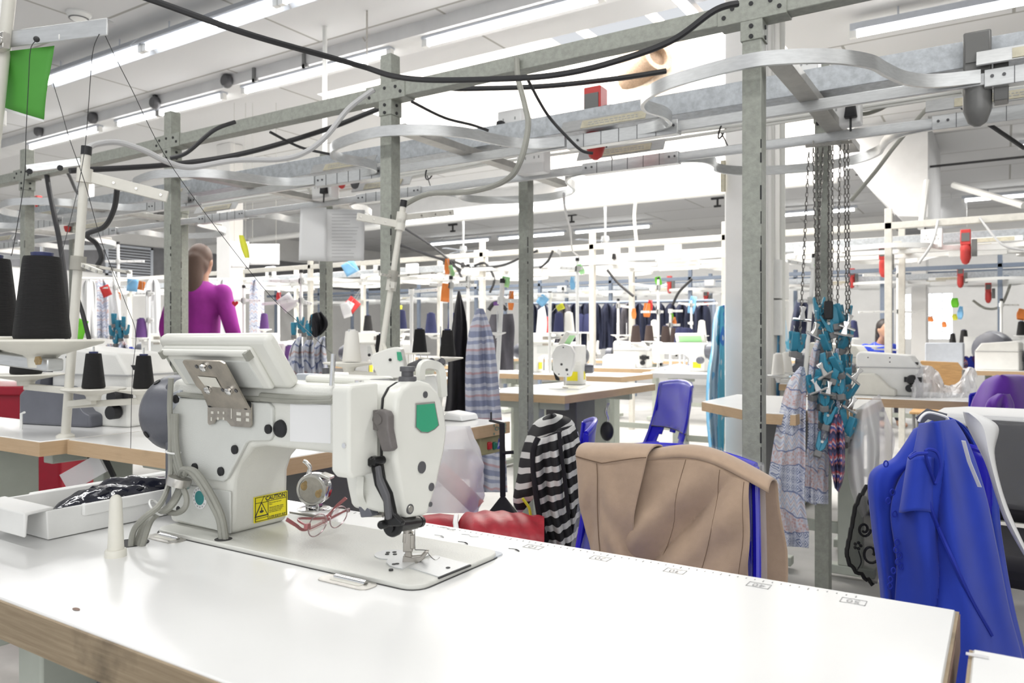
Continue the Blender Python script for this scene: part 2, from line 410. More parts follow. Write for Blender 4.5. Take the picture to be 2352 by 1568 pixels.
banded('plaid', [(0, (.28, .31, .44)), (.25, (.5, .52, .62)), (.4, (.55, .38, .42)), (.5, (.6, .62, .7)), (.7, (.33, .36, .5)), (.85, (.62, .63, .7))], 9, 'Z', dist=.3)
banded('dark_print', [(0, (.05, .05, .12)), (.2, (.45, .2, .22)), (.35, (.08, .1, .35)), (.5, (.6, .5, .55)), (.6, (.5, .12, .14)), (.75, (.1, .1, .2))], 16, 'Z', zig=30, dist=.6)
banded('sky_dress', [(0, (.22, .56, .86)), (.2, (.62, .8, .93)), (.42, (.14, .55, .78)), (.56, (.07, .25, .70)), (.66, (.66, .83, .94)), (.85, (.3, .66, .88))], 5.5, 'X', dist=.5)
def ceiling_mat():
    m = mat('ceiling_board', (.66, .66, .66), .85); nt = m.node_tree; N, L = nt.nodes, nt.links; b = N['Principled BSDF']
    tc = N.new('ShaderNodeTexCoord'); br = N.new('ShaderNodeTexBrick'); L.new(tc.outputs['Object'], br.inputs['Vector'])
    br.inputs['Scale'].default_value = 1; br.inputs['Brick Width'].default_value = 2.4; br.inputs['Row Height'].default_value = 1.2; br.inputs['Mortar Size'].default_value = .012
    br.inputs['Color1'].default_value = (.67, .67, .67, 1); br.inputs['Color2'].default_value = (.62, .62, .625, 1); br.inputs['Mortar'].default_value = (.34, .33, .31, 1)
    L.new(br.outputs['Color'], b.inputs['Base Color'])
ceiling_mat()
# ------------------------------------------------------------------ the setting
def struct(name, mb, m, bevel=0, label=None):
    o = mb.build(name, m, bevel=bevel); o['kind'] = 'structure'
    if label: o['label'] = label
    return o
CZ, FZ = 3.5, 3.5
XL, XR, YB, YF = -15.0, 5.5, -3.2, 17.0
WX0, WX1, WY0, WY1 = -5.8, -1.55, 5.45, 10.55
struct('floor', MB().box((XL, YB, -.1), (XR, YF, 0)), 'floor_grey')
b = MB()
b.box((XL, YB, CZ), (XR, WY0, CZ + .15)); b.box((XL, WY0, CZ), (WX0, WY1, CZ + .15)); b.box((WX1, WY0, CZ), (XR, WY1, CZ + .15)); b.box((XL, WY1, CZ), (XR, YF, CZ + .15))
struct('ceiling', b, 'ceiling_board')
struct('beam_back', MB().box((XL, WY1, 3.12), (-1.75, WY1 + .28, CZ)), 'beam_white')
struct('beam_front', MB().box((XL, 4.62, 3.40), (-2.0, 4.9, CZ)), 'beam_white')
# rooflight well: white walls rising to the open sky
struct('wall_rooflight_back', MB().box((WX0, WY1 + .02, CZ + .15), (WX1, WY1 + .2, 5.6)), 'well_white')
struct('wall_rooflight_left', MB().box((WX0 - .15, WY0, CZ + .15), (WX0, WY1, 5.6)), 'well_white')
struct('wall_rooflight_right', MB().box((WX1, WY0, CZ + .15), (WX1 + .15, WY1, 5.6)), 'peeling')
struct('wall_rooflight_front', MB().box((WX0, WY0 - .15, CZ + .15), (WX1, WY0, 5.6)), 'well_white')
b = MB()
for k in range(4): b.box((WX0 + .9 + k * 1.0, WY0, 5.2), (WX0 + .96 + k * 1.0, WY1, 5.3))
struct('trim_1', b, 'well_white')
# window wall far away, with the window opening
wx0, wx1, wz0, wz1 = -1.75, -.86, 1.04, 1.93
b = MB().box((XL, YF, 0), (wx0, YF + .2, FZ)).box((wx1, YF, 0), (XR, YF + .2, FZ)).box((wx0, YF, 0), (wx1, YF + .2, wz0)).box((wx0, YF, wz1), (wx1, YF + .2, FZ))
struct('wall_far', b, 'wall_white')
struct('wall_left', MB().box((XL - .2, YB, 0), (XL, YF, CZ)), 'wall_white')
struct('wall_right', MB().box((XR, YB, 0), (XR + .2, YF, CZ)), 'wall_white')
w = struct('window_1', MB().box((wx0, YF + .1, wz0), (wx1, YF + .12, wz1)), 'daylight_pane', label='small multi-paned window glowing with daylight in the far wall')
b = MB()
for k in range(6): b.box((wx0 + k * .178 - .008, YF + .06, wz0), (wx0 + k * .178 + .008, YF + .1, wz1))
for k in range(7): b.box((wx0, YF + .06, wz0 + k * .148 - .007), (wx1, YF + .1, wz0 + k * .148 + .007))
o = b.build('window_frame', 'batten', w); o.location = -w.location
# recess shade painted as a dark band on the left wall, with a grille
struct('trim_2', MB().box((XL, 4, 2.35), (XL + .04, YF - .5, 2.95)), 'dark_recess')
g = thing('wall_grille', 'grey slatted grille high on the dark band of the left wall', 'grille', (XL + .05, 9.0, 2.3), R(90))
b = MB()
for q in ((-.5, -.45), (.45, .5)): b.box((q[0], -.03, 0), (q[1], 0, .62))
b.box((-.5, -.03, 0), (.5, 0, .04)).box((-.5, -.03, .58), (.5, 0, .62)); b.build('grille_frame', 'batten', g)
b = MB()
for k in range(9): b.box((-.45, -.02, .08 + k * .055), (.45, -.005, .1 + k * .055))
b.build('slats', 'batten', g)
# columns
struct('column_1', MB().box((at(1664, 800, y=5.0).x, 5.0, 0), (at(1764, 800, y=5.0).x, 5.32, CZ)), 'wall_white', .01)
struct('column_2', MB().box((at(2093, 700, y=12.9).x, 12.9, 0), (at(2128, 700, y=12.9).x, 13.3, FZ)), 'wall_white', .01)
struct('column_3', MB().box((at(497, 700, y=6.2).x, 6.2, 0), (at(528, 700, y=6.2).x, 6.4, CZ)), 'wall_white', .01)
# big downstand beam on the right, running away from us, over a dark opening
q = [at(a, b, y=9.6) for a, b in ((1965, 250), (2131, 250), (2131, 498), (2063, 496), (1985, 420), (1940, 360))]
struct('beam_right', MB().prism([(p.x, min(p.z, CZ)) for p in q], 9.6, 11.6, 1), 'beam_white')
q0, q1 = at(2056, 525, y=10.2), at(2118, 490, y=10.2); struct('trim_3', MB().box((q0.x, 10.2, q0.z), (q1.x, 10.9, q1.z + .05)), 'dark_recess')
# pipes along the back beam
for i, (y, z, r, m, lab, x0, x1) in enumerate(((10.42, 3.07, .058, 'plastic_white', 'fat white pipe running along the back beam', -13, -1.8), (9.9, 3.0, .014, 'cable_black', 'thin black conduit hung under the back ceiling on the right', -1.5, 3))):
    tag(MB().tube([(x0, y, z), (x1, y, z)], r, 12).build('ceiling_pipe', m), lab, 'pipe')
pr = thing('column_pipes', 'pair of white pipes clipped to the side of the white column', 'pipe', (at(1774, 800, y=5.1).x - .01, 5.1, 0))
for dx in (.0, .05): MB().tube([(dx, dx * 2, 0), (dx, dx * 2, CZ)], .018, 10).build('pipe', 'cable_white', pr)
# switch boxes on the column
bx = thing('switch_box', 'two white electrical boxes stacked on the side of the white column', 'electrical box', at(1778, 680, y=5.25))
MB().box((-.02, -.12, -.02), (.07, .12, .23)).build('upper_box', 'plastic_white', bx, .006)
MB().box((-.02, -.12, -.26), (.07, .12, -.03)).build('lower_box', 'plastic_white', bx, .006)
MB().box((.071, -.06, -.16), (.074, .0, -.08)).build('display', 'batten', bx)
MB().box((.03, .122, -.26), (.05, .19, -.02)).build('cream_cover', 'plastic_cream', bx, .003, label='cream strip beside the boxes')
tag(MB().box((at(1656, 800, y=4.97).x, 4.96, 2.02), (at(1665, 800, y=4.97).x, 4.99, 2.22)).build('yellow_card', 'old_label'), 'narrow yellow card on the edge of the white column', 'card')

# ------------------------------------------------------------------ ceiling lights
def tube_light(x0, x1, y, z, lab, along='x', grey=False):
    L = x1 - x0; o = thing('fluorescent_light', lab, 'ceiling light', (x0 + L / 2, y, z) if along == 'x' else (y, x0 + L / 2, z), 0 if along == 'x' else R(90), 'fluorescent ceiling lights')
    b = MB()
    if grey: b.prism([(-.11, .0), (-.045, .075), (.045, .075), (.11, .0), (.1, -.005), (.04, .065), (-.04, .065), (-.1, -.005)], -L / 2 - .02, L / 2 + .02, 0)
    b.box((-L / 2 - .02, -.035, .03), (L / 2 + .02, .035, .08))
    b.build('batten_body', 'batten', o)
    MB().tube([(-L / 2 + .03, 0, 0), (L / 2 - .03, 0, 0)], .02, 10).build('tube', 'tube_light', o)
    for s in (-1, 1): MB().box((s * L / 2 - .025, -.02, -.022), (s * L / 2 + .025, .02, .035)).build('lamp_holder', 'plastic_white', o)
    b = MB()
    for s in (-1, 1): b.tube([(s * L * .3, 0, .08), (s * L * .3, 0, CZ - z)], .006, 6)
    b.build('hanger', 'batten', o)
names = ['over the left aisle behind the green sheet', 'over the left aisle, next to the green sheet end', 'over the left aisle, top of the picture']
for k, (a, c) in enumerate(((-7.30, -5.78), (-5.72, -4.2), (-4.14, -2.64))): tube_light(a, c, 3.58, 3.35, 'fluorescent tube in a grey reflector ' + names[k], grey=True)
for k, (a, c, n) in enumerate(((-9.88, -8.38, 'lowest on the left under the front beam'), (-8.02, -7.30, 'short, second from the left under the front beam'), (-7.27, -6.26, 'third from the left under the front beam'),
        (-5.95, -4.17, 'under the front beam behind the thin white drop pipe'), (-3.8, -2.29, 'with a wide batten above the nearest green beam'))): tube_light(a, c, 4.7, 3.35, 'fluorescent tube ' + n)
tube_light(-.97, .55, 6.3, 3.35, 'fluorescent tube at the top right above the curved rail')
tube_light(4.0, 5.5, -1.9, 3.38, 'fluorescent tube pointing away from the camera beside the rooflight', 'y')
for k, a in enumerate((-15.2 + 1.2, -10.7, -8.7, -6.6, -4.5)): tube_light(a, a + 1.9, 11.8, 3.35, 'fluorescent tube just behind the white pipe, %s along the row' % ('far left', 'second', 'third', 'fourth', 'last, right of the column')[k])
for k, a in enumerate((-11.9, -9.9, -7.9, -4.0, -.6, 1.2)): tube_light(a, a + 1.75, 14.9, 3.35, 'fluorescent tube in the deep row over the rear stations, %s from the left' % ('first', 'second', 'third', 'fourth', 'fifth', 'sixth')[k])
for k, a in enumerate((-2.9, .15)): tube_light(a, a + 1.5, 11.1, 3.35, 'fluorescent tube %s' % ('just right of the white column', 'over the right rear above the leaning rods')[k])
# smoke detector, black gas heads on the beam, hooks, ceiling fan
sd = thing('smoke_detector', 'round white smoke detector on the ceiling above the green sheet', 'smoke detector', at(181, 30, z=3.5))
MB().lathe([(.085, 0), (.085, -.015), (.07, -.03), (.068, -.04), (.045, -.055), (0, -.056)], 24).build('detector_body', 'plastic_white', sd)
MB().lathe([(.05, -.041), (.069, -.041), (.069, -.046), (.05, -.046)], 24).build('detector_slot', 'dark_grey', sd)
for k, (px, py) in enumerate(((86, 300), (210, 270), (353, 235), (518, 185))):
    p = at(px, py, y=4.58)
    o = thing('black_bracket', 'round black bracket on the front ceiling beam, %s from the left' % ('first', 'second', 'third', 'fourth')[k], 'bracket', p, 0, 'black brackets on the beam')
    MB().lathe([(.05, -.02), (.065, 0), (.065, .03), (.05, .05)], 14, TR((0, 0, 0)) @ AX((0, 1, 0))).build('bracket_disc', 'dark_grey', o)
    MB().box((-.02, 0, .03), (.02, .03, .16)).build('bracket_arm', 'black', o)
for k, (px, py) in enumerate(((581, 175), (696, 142))):
    p = at(px, py, y=4.6)
    tag(MB().box((p.x - .015, p.y, p.z - .05), (p.x + .015, p.y + .02, p.z + .1)).box((p.x - .015, p.y, p.z - .05), (p.x + .05, p.y + .02, p.z - .02)).build('angle_bracket', 'leg_dark'), 'small dark angle bracket on the front beam, %s one' % ('left', 'right')[k], 'bracket', 'angle brackets')
p = at(843, 25, z=3.5)
tag(MB().tube([(p.x, p.y, 3.5), (p.x, p.y, 3.3), (p.x - .02, p.y, 3.28), (p.x - .04, p.y, 3.31)], .007, 6).tube([(p.x, p.y, 3.4), (p.x, p.y, 3.05)], .005, 6).build('ceiling_hook', 'steel'), 'thin steel hook hanging from the ceiling near the white drop pipe', 'hook')
p = at(746, 100, y=4.3)
tag(MB().tube([(p.x, 4.3, 2.0), (p.x, 4.3, 3.5)], .018, 10).build('drop_pipe', 'plastic_white'), 'thin white vertical drop pipe from the ceiling left of the tall green post', 'pipe')
p = at(3, 320, d=3.2)
tag(MB().tube([(p.x, p.y, 1.95), (p.x, p.y, 3.5)], .018, 10).build('drop_pipe', 'plastic_white'), 'thin white vertical drop pipe at the left edge of the picture', 'pipe')
fn = thing('ceiling_fan', 'white ceiling fan far back near the rear cream post', 'ceiling fan', at(1390, 545, d=13))
MB().lathe([(.0, .02), (.06, .02), (.07, -.05), (.05, -.12), (0, -.12)], 16).tube([(0, 0, 0), (0, 0, .76)], .018, 8).build('fan_motor', 'plastic_white', fn)
for k in range(3):
    a = k * 2.094; MB().box((.08, -.06, -.07), (.55, .06, -.06), 0, Matrix.Rotation(a, 4, 'Z')).build('fan_blade', 'batten', fn)
f2 = dup(fn, at(1064, 568, d=14.5), .5, 'white ceiling fan far back beside the black T bracket')
for k, (px, py, d) in enumerate(((1040, 520, 16.5), (1313, 498, 15.3), (1648, 460, 13.4))):
    p = at(px, py, d=d)
    tag(MB().tube([(p.x - .11, p.y, p.z + .04), (p.x + .11, p.y, p.z + .04)], .025, 8).tube([(p.x, p.y, p.z + .04), (p.x, p.y, p.z - .1)], .02, 8).tube([(p.x - .06, p.y, p.z - .1), (p.x + .06, p.y, p.z - .1)], .02, 8).build('pipe_bracket', 'black'),
        'small black T shaped bracket under the rear ceiling, %s one' % ('left', 'middle', 'right')[k], 'bracket', 'T brackets')
# broken flue and peeling opening at the right end of the rooflight
fl = thing('roof_flue', 'rusty broken vent pipe in the peeling right end of the rooflight', 'pipe', at(1475, 160, y=8.8))
b = MB(); b.lathe([(.16, -.3), (.16, .3), (.14, .3), (.14, -.3)], 18, AX((.8, -.5, .2))); b.build('vent_pipe', 'rust', fl)
MB().lathe([(.2, .26), (.2, .34), (.13, .34), (.13, .26)], 18, AX((.8, -.5, .2))).build('pipe_collar', 'rust', fl)
MB().box((-.35, .05, -.55), (.5, .12, .4)).build('torn_board', 'peeling', fl)
for k, (px, py) in enumerate(((2120, 500), (2185, 490))):
    p = at(px, py, d=13); tag(MB().cbox(p, (.45, .06, .5)).tube([p, (p.x, p.y, CZ)], .01, 6).build('hanging_sheet', 'beam_white'), 'crumpled pale sheet hanging under the right ceiling, %s one' % ('left', 'right')[k], 'sheet')
# ------------------------------------------------------------------ overhead power and hanging-rail racks
K = 1.15
def rack(name, label, y0, pitch, xs, x0, x1, pm, z0=2.026, near=False, deep=1.02):
    y1 = y0 + deep
    r = thing(name, label, 'overhead rack', ((x0 + x1) / 2, y0, 0), world=True)
    bw = .028
    for yy in (y0, y1):
        MB().box((x0, yy - bw, z0 - bw), (x1, yy + bw, z0 + bw)).build('top_beam', pm, r, .003)
    for x in xs:
        for yy in (y0, y1):
            if yy == y0 and not near: pz = z0 + .15
            else: pz = z0 + .15
            p = MB().box((x - bw, yy - bw, 0), (x + bw, yy + bw, pz)).build('post', pm, r, .003)
            if near:
                b = MB(); rw = random.Random(int(x * 100 + yy * 7)); z_ = .55
                while z_ < 1.62:
                    L_ = rw.uniform(.01, .05); w_ = rw.uniform(.0015, .004); b.box((x + bw - w_, yy - bw - .0006, z_), (x + bw + .0006, yy - bw + w_ * .8, z_ + L_)); z_ += L_ + (rw.uniform(0, .012) if z_ < 1.3 else rw.uniform(.0, .09))
                b.build('worn_edge', 'black', p)
                b = MB(); q = bw + .004
                b.box((x - q, yy - q, z0 - .09), (x + q, yy + q, z0 + .035)).box((x - .10, yy - q - .0012, z0 - q - .001), (x + .10, yy + q + .0012, z0 + q + .001))
                c = b.build('coupler', pm, r, .002)
                b = MB()
                for dx, dz in ((-.08, -.01), (-.055, .012), (.055, .012), (.08, -.01), (0, .015), (0, -.05), (0, -.08)):
                    b.lathe([(.0065, -.001), (.0065, .003), (0, .003)], 8, TR((x + dx, yy - q - .001, z0 + dz)) @ AX((0, -1, 0)))
                    if yy == y0 and dz < -.04: b.lathe([(.0065, -.001), (.0065, .003), (0, .003)], 8, TR((x + q, yy, z0 + dz)) @ AX((1, 0, 0)))
                b.build('bolts', 'black', c)
        cx = x + .07
        MB().bar((cx, y0 - .03, z0 - .15), (cx, y1 + .25, z0 - .15), .062, .03).build('cross_channel', 'channel' if near else pm, r, .002)
    zr = z0 - .18; ra, rc = y0 + .41, y0 + .87
    sec = [(-.008, -.018), (.008, -.018), (.008, .018), (-.008, .018)]
    ra_z = rc_z = zr
    MB().box((x0, ra + .0, zr - .02), (x1, ra + .018, zr + .018)).build('rail', 'alu' if near else 'plastic_white', r, .003)
    MB().box((x0, rc, zr - .02), (x1, rc + .018, zr + .018)).build('rail', 'alu' if near else 'plastic_white', r, .003)
    MB().box((x0, y0 + .48, z0 - .118), (x1, y0 + .58, z0 - .035)).build('trunking', 'galv', r, .002)
    lp = [(-.54, .414), (-.46, .40), (-.39, .35), (-.375, .25), (-.40, .15), (-.37, .06), (-.28, -.02), (-.155, -.065), (0, -.09), (.10, -.07), (.22, .0), (.30, .1), (.33, .2), (.37, .31), (.44, .385), (.56, .414)]
    for k, x in enumerate(xs):
        MB().sweep(spline([(x + a, y0 + c - .01, zr + .005) for a, c in lp], 5), [(-.006, -.02), (.006, -.02), (.006, .02), (-.006, .02)], up=(0, 0, 1)).build('loop_rail', 'alu' if near else 'plastic_white', r)
        MB().sweep(spline([(x - .1 + a * .95, y0 + 1.29 - c + .0, zr - .005) for a, c in lp], 5), [(-.006, -.02), (.006, -.02), (.006, .02), (-.006, .02)], up=(0, 0, 1)).build('loop_rail', 'alu' if near else 'plastic_white', r)
        for yy, dx in ((ra, .79), (rc, .62)):
            a0, a1 = x + dx - .22, x + dx + .24
            b = MB().box((a0, yy - .012, zr - .03), (a1, yy + .03, zr + .022))
            s = b.build('station_block', 'alu' if near else 'plastic_white', r, .002)
            if near:
                b = MB()
                for q in range(1, 6): b.box((a0 + q * .075, yy - .0135, zr - .03), (a0 + q * .075 + .002, yy - .0115, zr + .022))
                b.build('block_seams', 'dark_grey', s); b = MB()
                for q in (.02, .05, .42, .445): b.lathe([(.005, 0), (.005, .003), (0, .003)], 8, TR((a0 + q, yy - .012, zr)) @ AX((0, -1, 0)))
                b.build('block_screws', 'dark_grey', s)
            M = TR((0, yy + .0, zr + .045)) @ Matrix.Rotation(R(-28), 4, 'X')
            pl = MB().box((a0 - .02, -.02, -.022), (a1 - .06, -.014, .03), 0, M).build('label_plate', 'alu' if near else 'plastic_white', r)
            lb = MB().box((a0 + .07, -.0225, -.018), (a1 - .12, -.0202, .02), 0, M).build('paper_strip', 'old_label', pl)
            if near:
                b = MB(); rr = random.Random(k)
                for ln in range(2):
                    xx = a0 + .1
                    while xx < a1 - .15:
                        w = rr.uniform(.006, .018); b.box((xx, -.0235, .004 - ln * .011), (xx + w, -.0227, .008 - ln * .011), 0, M); xx += w + .005
                b.build('print_lines', 'grey_ink', lb)
    return r
XS1 = [-.6245 - 1.4145 * k for k in range(-1, 7)]
rk1 = rack('overhead_rack', 'nearest grey green overhead power rack with wavy aluminium hanging rails', 2.30, 1.4145, XS1, -10.2, 2.2, 'rack_green', near=True)
XS2 = [-.85 - 1.4145 * k for k in range(-2, 9)]
rk2 = rack('overhead_rack', 'pale cream overhead rack, second row back with white rails', 7.33, 1.4145, XS2, -13.5, 3.4, 'rack_cream')
XS3 = [-4.31 + 1.4145 * k for k in range(-7, 6)]
rk3 = rack('overhead_rack', 'blue grey overhead rack in the third row back', 12.1, 1.4145, XS3, -14.5, 4.2, 'rack_blue')
# light green conduit beam with bundled white cables, tied on
ck = thing('cable_bundle', 'white cables tied along the back beam of the nearest rack', 'cable', at(1300, 320, y=3.28), world=True)
for k in range(3):
    yy = 3.285 - .008 * (k % 2)
    MB().tube([(x, yy, 1.985 - .016 * k + .008 * math.sin(x * 3 + k) - .01 * math.sin(x * 1.3)) for x in [-6 + .25 * i for i in range(33)]], .008, 8).build('cable', 'cable_white', ck)
for k, x in enumerate((-2.62, -1.55, -1.02, -.62, .1)):
    MB().tube([(x + .02 * math.cos(a), 3.275 + .03 * math.sin(a), 1.97 + .045 * math.cos(a)) for a in [i * .4 for i in range(16)]], .004, 6).tube([(x, 3.25, 1.94), (x + .03, 3.24, 1.88)], .003, 5).build('cable_tie', 'black', ck)

# sockets and plugs on the racks
def socket(px, py, y, lab, plug=True, s=1.0, side=1):
    p = at(px, py, y=y); o = thing('power_socket', lab, 'socket', p)
    MB().box((-.075 * s, -.02, -.075 * s), (.075 * s, .05, .075 * s)).build('socket_box', 'socket_white', o, .008)
    b = MB()
    for dx in (-.036, .036):
        for a, c in ((0, .025), (-.012, -.005), (.012, -.005)): b.box((dx * s + a - .003, -.0215, c * s - .006), (dx * s + a + .003, -.0195, c * s + .006))
    b.build('pin_holes', 'grey_ink', o)
    if plug:
        q = MB().prism([(-.022, -.03), (.022, -.03), (.014, .03), (-.014, .03)], -.05, -.021, 1).build('plug', 'black', o, .004); q.location = (.04 * s * side, 0, -.02 * s)
        MB().tube([(0, -.035, -.03), (0, -.037, -.08)], .004, 6).build('plug_cord', 'cable_black', q)
    return o
socket(1222, 362, 3.10, 'white double socket box between the two wavy rails in the middle', False)
socket(1175, 287, 2.86, 'white double socket with a black plug beside the red connector', True, .85, -1)
socket(743, 428, 3.12, 'white double socket with a dark plug on the left of the tall green post', True)
socket(190, 437, 3.15, 'plain white socket box behind the leaning cream pole', False)
socket(1850, 148, 2.86, 'white socket box with a round cover above the right cross channel', False, .6)
socket(1935, 250, 3.10, 'white socket box with a dark plug at the right cross channel', True, .85)
for k, (px, py, y) in enumerate(((870, 612, 7.6), (1103, 590, 7.6), (1405, 585, 7.6), (1545, 577, 7.6), (1290, 660, 12.4), (1630, 645, 12.4), (620, 625, 7.7), (2140, 548, 7.6), (1060, 605, 7.7), (945, 620, 7.7))):
    socket(px, py, y, 'white socket on a rear rack, %s' % ('left of the thick green post', 'behind the orange tag stand', 'beside the rear cream post', 'right of the rear cream post', 'on the blue rack by the white tag', 'on the blue rack beside the column',
        'left of the hanging white papers', 'left of the red rear connector', 'above the black garment', 'beside the cream stand pole')[k], k % 2 == 0, 1.1)
def connector(px, py, y, lab, body='red_plug', s=1.0, cord=None):
    """hanging industrial plug: grey cap, coloured boot, cord"""
    p = at(px, py, y=y); o = thing('power_connector', lab, 'connector', p)
    MB().box((-.032 * s, -.03 * s, -.01), (.032 * s, .03 * s, .10 * s)).build('housing', body, o, .006)
    MB().box((-.026 * s, -.034 * s, .02), (.026 * s, -.0305 * s, .075 * s)).build('cap', 'plug_grey', o)
    MB().lathe([(.03 * s, -.01), (.034 * s, -.03), (.034 * s, -.10 * s), (.022 * s, -.135 * s), (.008 * s, -.145 * s)], 14).build('boot', body, o)
    MB().box((.036 * s, -.025 * s, -.09 * s), (.07 * s, .03 * s, .03 * s)).build('junction_box', 'plug_grey', o, .004)
    return o
connector(1368, 270, 2.86, 'red hanging plug in the middle of the nearest rack', 'red_plug', 1.2)
connector(2245, 165, 2.75, 'grey hanging plug at the upper right end of the curved rail', 'plug_grey', 1.15)
connector(815, 385, 3.1, 'grey plug with a red rim left of the tall green post', 'dark_grey', .8)
connector(785, 392, 3.15, 'small red plug left of the tall green post', 'red_plug', .7)
connector(362, 470, 3.2, 'grey and red plug behind the left cream thread arm', 'plug_grey', .8)
for k, (px, py, y, n) in enumerate(((2218, 560, 7.6, 'biggest red plug on the rear cream rack at the right'), (2206, 632, 12.3, 'red plug on the dark rear rack at the right'), (2270, 668, 12.9, 'small red plug low on the dark rear rack'), (1538, 650, 12.4, 'red plug on the blue rack in the middle'),
        (1622, 682, 12.6, 'red plug beside the column on the blue rack'), (2030, 594, 7.9, 'red plug half hidden behind the rear cream post'), (1957, 635, 12.3, 'red plug behind the hanging chains'), (88, 470, 3.6, 'red plug behind the left green post'), (155, 500, 3.27, 'red plug far left near the leaning cream pole'))):
    connector(px, py, y, n, 'red_plug', 1.2 if y > 5 else .8)

# cables hung across the racks
def cable(pts, r, m, lab, n=8, sm=8):
    return tag(MB().tube([at(a, b, d=d) if c == 'd' else at(a, b, **{c: d}) for a, b, c, d in pts], r, n, smooth=sm).build('hanging_cable', m), lab, 'cable')
D = 'd'
cable([(-300, -210, D, 1.7), (60, -95, D, 1.85), (335, -5, D, 2.0), (560, 75, D, 2.1), (760, 132, D, 2.3), (840, 155, D, 2.4), (905, 175, D, 2.4), (1000, 184, D, 2.4), (1180, 180, D, 2.3), (1290, 170, D, 2.25), (1400, 145, D, 2.2), (1540, 95, D, 2.15), (1640, 25, D, 2.1), (1695, 8, D, 2.1)], .009, 'cable_black', 'long thick grey black cable sagging across the top of the picture')
cable([(1187, 135, 'y', 2.26), (1190, 180, 'y', 2.24), (1205, 240, 'y', 2.2), (1213, 290, 'y', 2.18), (1195, 370, D, 2.55), (1160, 415, D, 2.6), (1080, 440, D, 2.8), (985, 445, D, 2.9), (930, 470, D, 3.0)], .010, 'cable_grey', 'thick grey hose looping from the nearest beam down to the thread stand pole')
cable([(200, 350, D, 2.25), (215, 333, D, 2.28), (270, 327, D, 2.35), (330, 345, D, 2.4), (385, 372, D, 2.45), (440, 384, D, 2.5), (540, 368, D, 2.55), (640, 366, D, 2.6), (700, 350, D, 2.6), (750, 312, D, 2.6), (800, 250, D, 2.62), (858, 206, D, 2.64)], .009, 'cable_silver', 'pale grey hose from the leaning cream pole up to the nearest beam')
cable([(392, 363, D, 2.9), (430, 350, D, 2.9), (490, 300, D, 2.9), (540, 280, D, 2.95)], .008, 'cable_black', 'black cable curving up to the nearest beam left of centre', 8)
cable([(160, 392, D, 2.9), (390, 378, D, 3.2), (560, 352, D, 3.3), (740, 300, D, 3.4), (870, 250, D, 3.4), (1000, 205, D, 3.3), (1070, 204, D, 3.3), (1250, 198, D, 3.25), (1420, 180, D, 3.2), (1530, 163, D, 3.2)], .011, 'cable_black', 'straight black conduit running behind the nearest green beam')
cable([(1212, 182, D, 2.9), (1240, 235, D, 2.95), (1264, 272, D, 3.0), (1300, 312, D, 3.0), (1335, 345, D, 3.0), (1362, 352, D, 3.0)], .006, 'cable_black', 'black cord running down to the red hanging plug')
cable([(945, 233, D, 2.9), (1020, 270, D, 3.0), (1085, 287, D, 3.05), (1122, 300, D, 3.05)], .006, 'cable_black', 'thin black cord to the black plug in the middle')
cable([(620, 303, D, 3.2), (690, 338, D, 3.3), (758, 354, D, 3.3)], .006, 'cable_black', 'thin black cord left of the tall green post')
cable([(106, 393, D, 4.43), (114, 440, D, 4.38), (126, 500, D, 4.35), (138, 560, D, 4.35), (150, 650, D, 4.3), (155, 790, D, 4.3)], .014, 'cable_black', 'black cord dropping between the left post and the leaning pole')
cable([(150, 386, D, 4.33), (160, 405, D, 4.5), (176, 440, D, 5.2), (190, 452, 'y', 3.12)], .010, 'cable_black', 'short black cord beside the plain socket')
cable([(269, 435, D, 2.3), (262, 480, D, 2.35), (240, 520, D, 2.4), (200, 538, D, 2.45), (222, 560, D, 2.5), (233, 590, D, 2.5), (222, 612, D, 2.5)], .008, 'cable_black', 'black cord looping under the left cream thread arm')
cable([(172, 615, D, 2.5), (178, 680, D, 2.5), (190, 720, D, 2.5), (205, 780, D, 2.5)], .007, 'cable_black', 'black cord beside the bright green sheet')
cable([(1963, 262, D, 3.1), (1995, 260, D, 3.1), (2040, 240, D, 3.1), (2085, 195, D, 3.1), (2120, 183, D, 3.1)], .008, 'cable_grey', 'grey cable bending up beside the right socket box')
cable([(2182, 218, D, 2.9), (2215, 250, D, 2.9), (2260, 278, D, 2.9), (2352, 340, D, 3.0)], .008, 'cable_black', 'grey black cable leaving the upper right plug')
cable([(1955, 460, D, 3.8), (2010, 395, D, 3.8), (2060, 330, D, 3.8), (2150, 225, D, 3.7)], .010, 'cable_grey', 'slanting grey conduit on the right behind the chains')
cable([(2195, 172, D, 2.8), (2225, 225, D, 2.8), (2240, 260, D, 2.8)], .012, 'cable_white', 'white cord beside the upper right plug')
cable([(700, 420, D, 4.5), (752, 520, D, 4.8), (735, 600, D, 5), (745, 640, D, 5)], .008, 'cable_white', 'white cord behind the hanging paper sheets')
cable([(1460, 462, 'y', 7.32), (1457, 500, 'y', 7.32), (1462, 556, 'y', 7.32)], .018, 'cable_white', 'fat white cable drop above the rear rack')
cable([(1295, 445, D, 3.3), (1298, 480, D, 4), (1310, 530, D, 5), (1315, 575, D, 6), (1330, 590, D, 6.5), (1325, 600, D, 6.5)], .006, 'cable_silver', 'thin grey cord dropping to a rear thread stand')
cable([(2250, 500, 'y', 7.29), (2300, 560, 'y', 7.2), (2352, 575, 'y', 7.2)], .009, 'cable_silver', 'pale cord sloping at the right over the rear rack')
cable([(2155, 506, 'y', 7.29), (2140, 560, 'y', 7.2), (2110, 605, 'y', 7.2)], .010, 'cable_silver', 'pale cord hanging left of the rear red plug')
cable([(2325, 640, D, 11), (2300, 700, D, 11), (2265, 708, D, 11), (2235, 690, D, 11)], .018, 'cable_grey', 'grey cord sagging near the dark rear post')
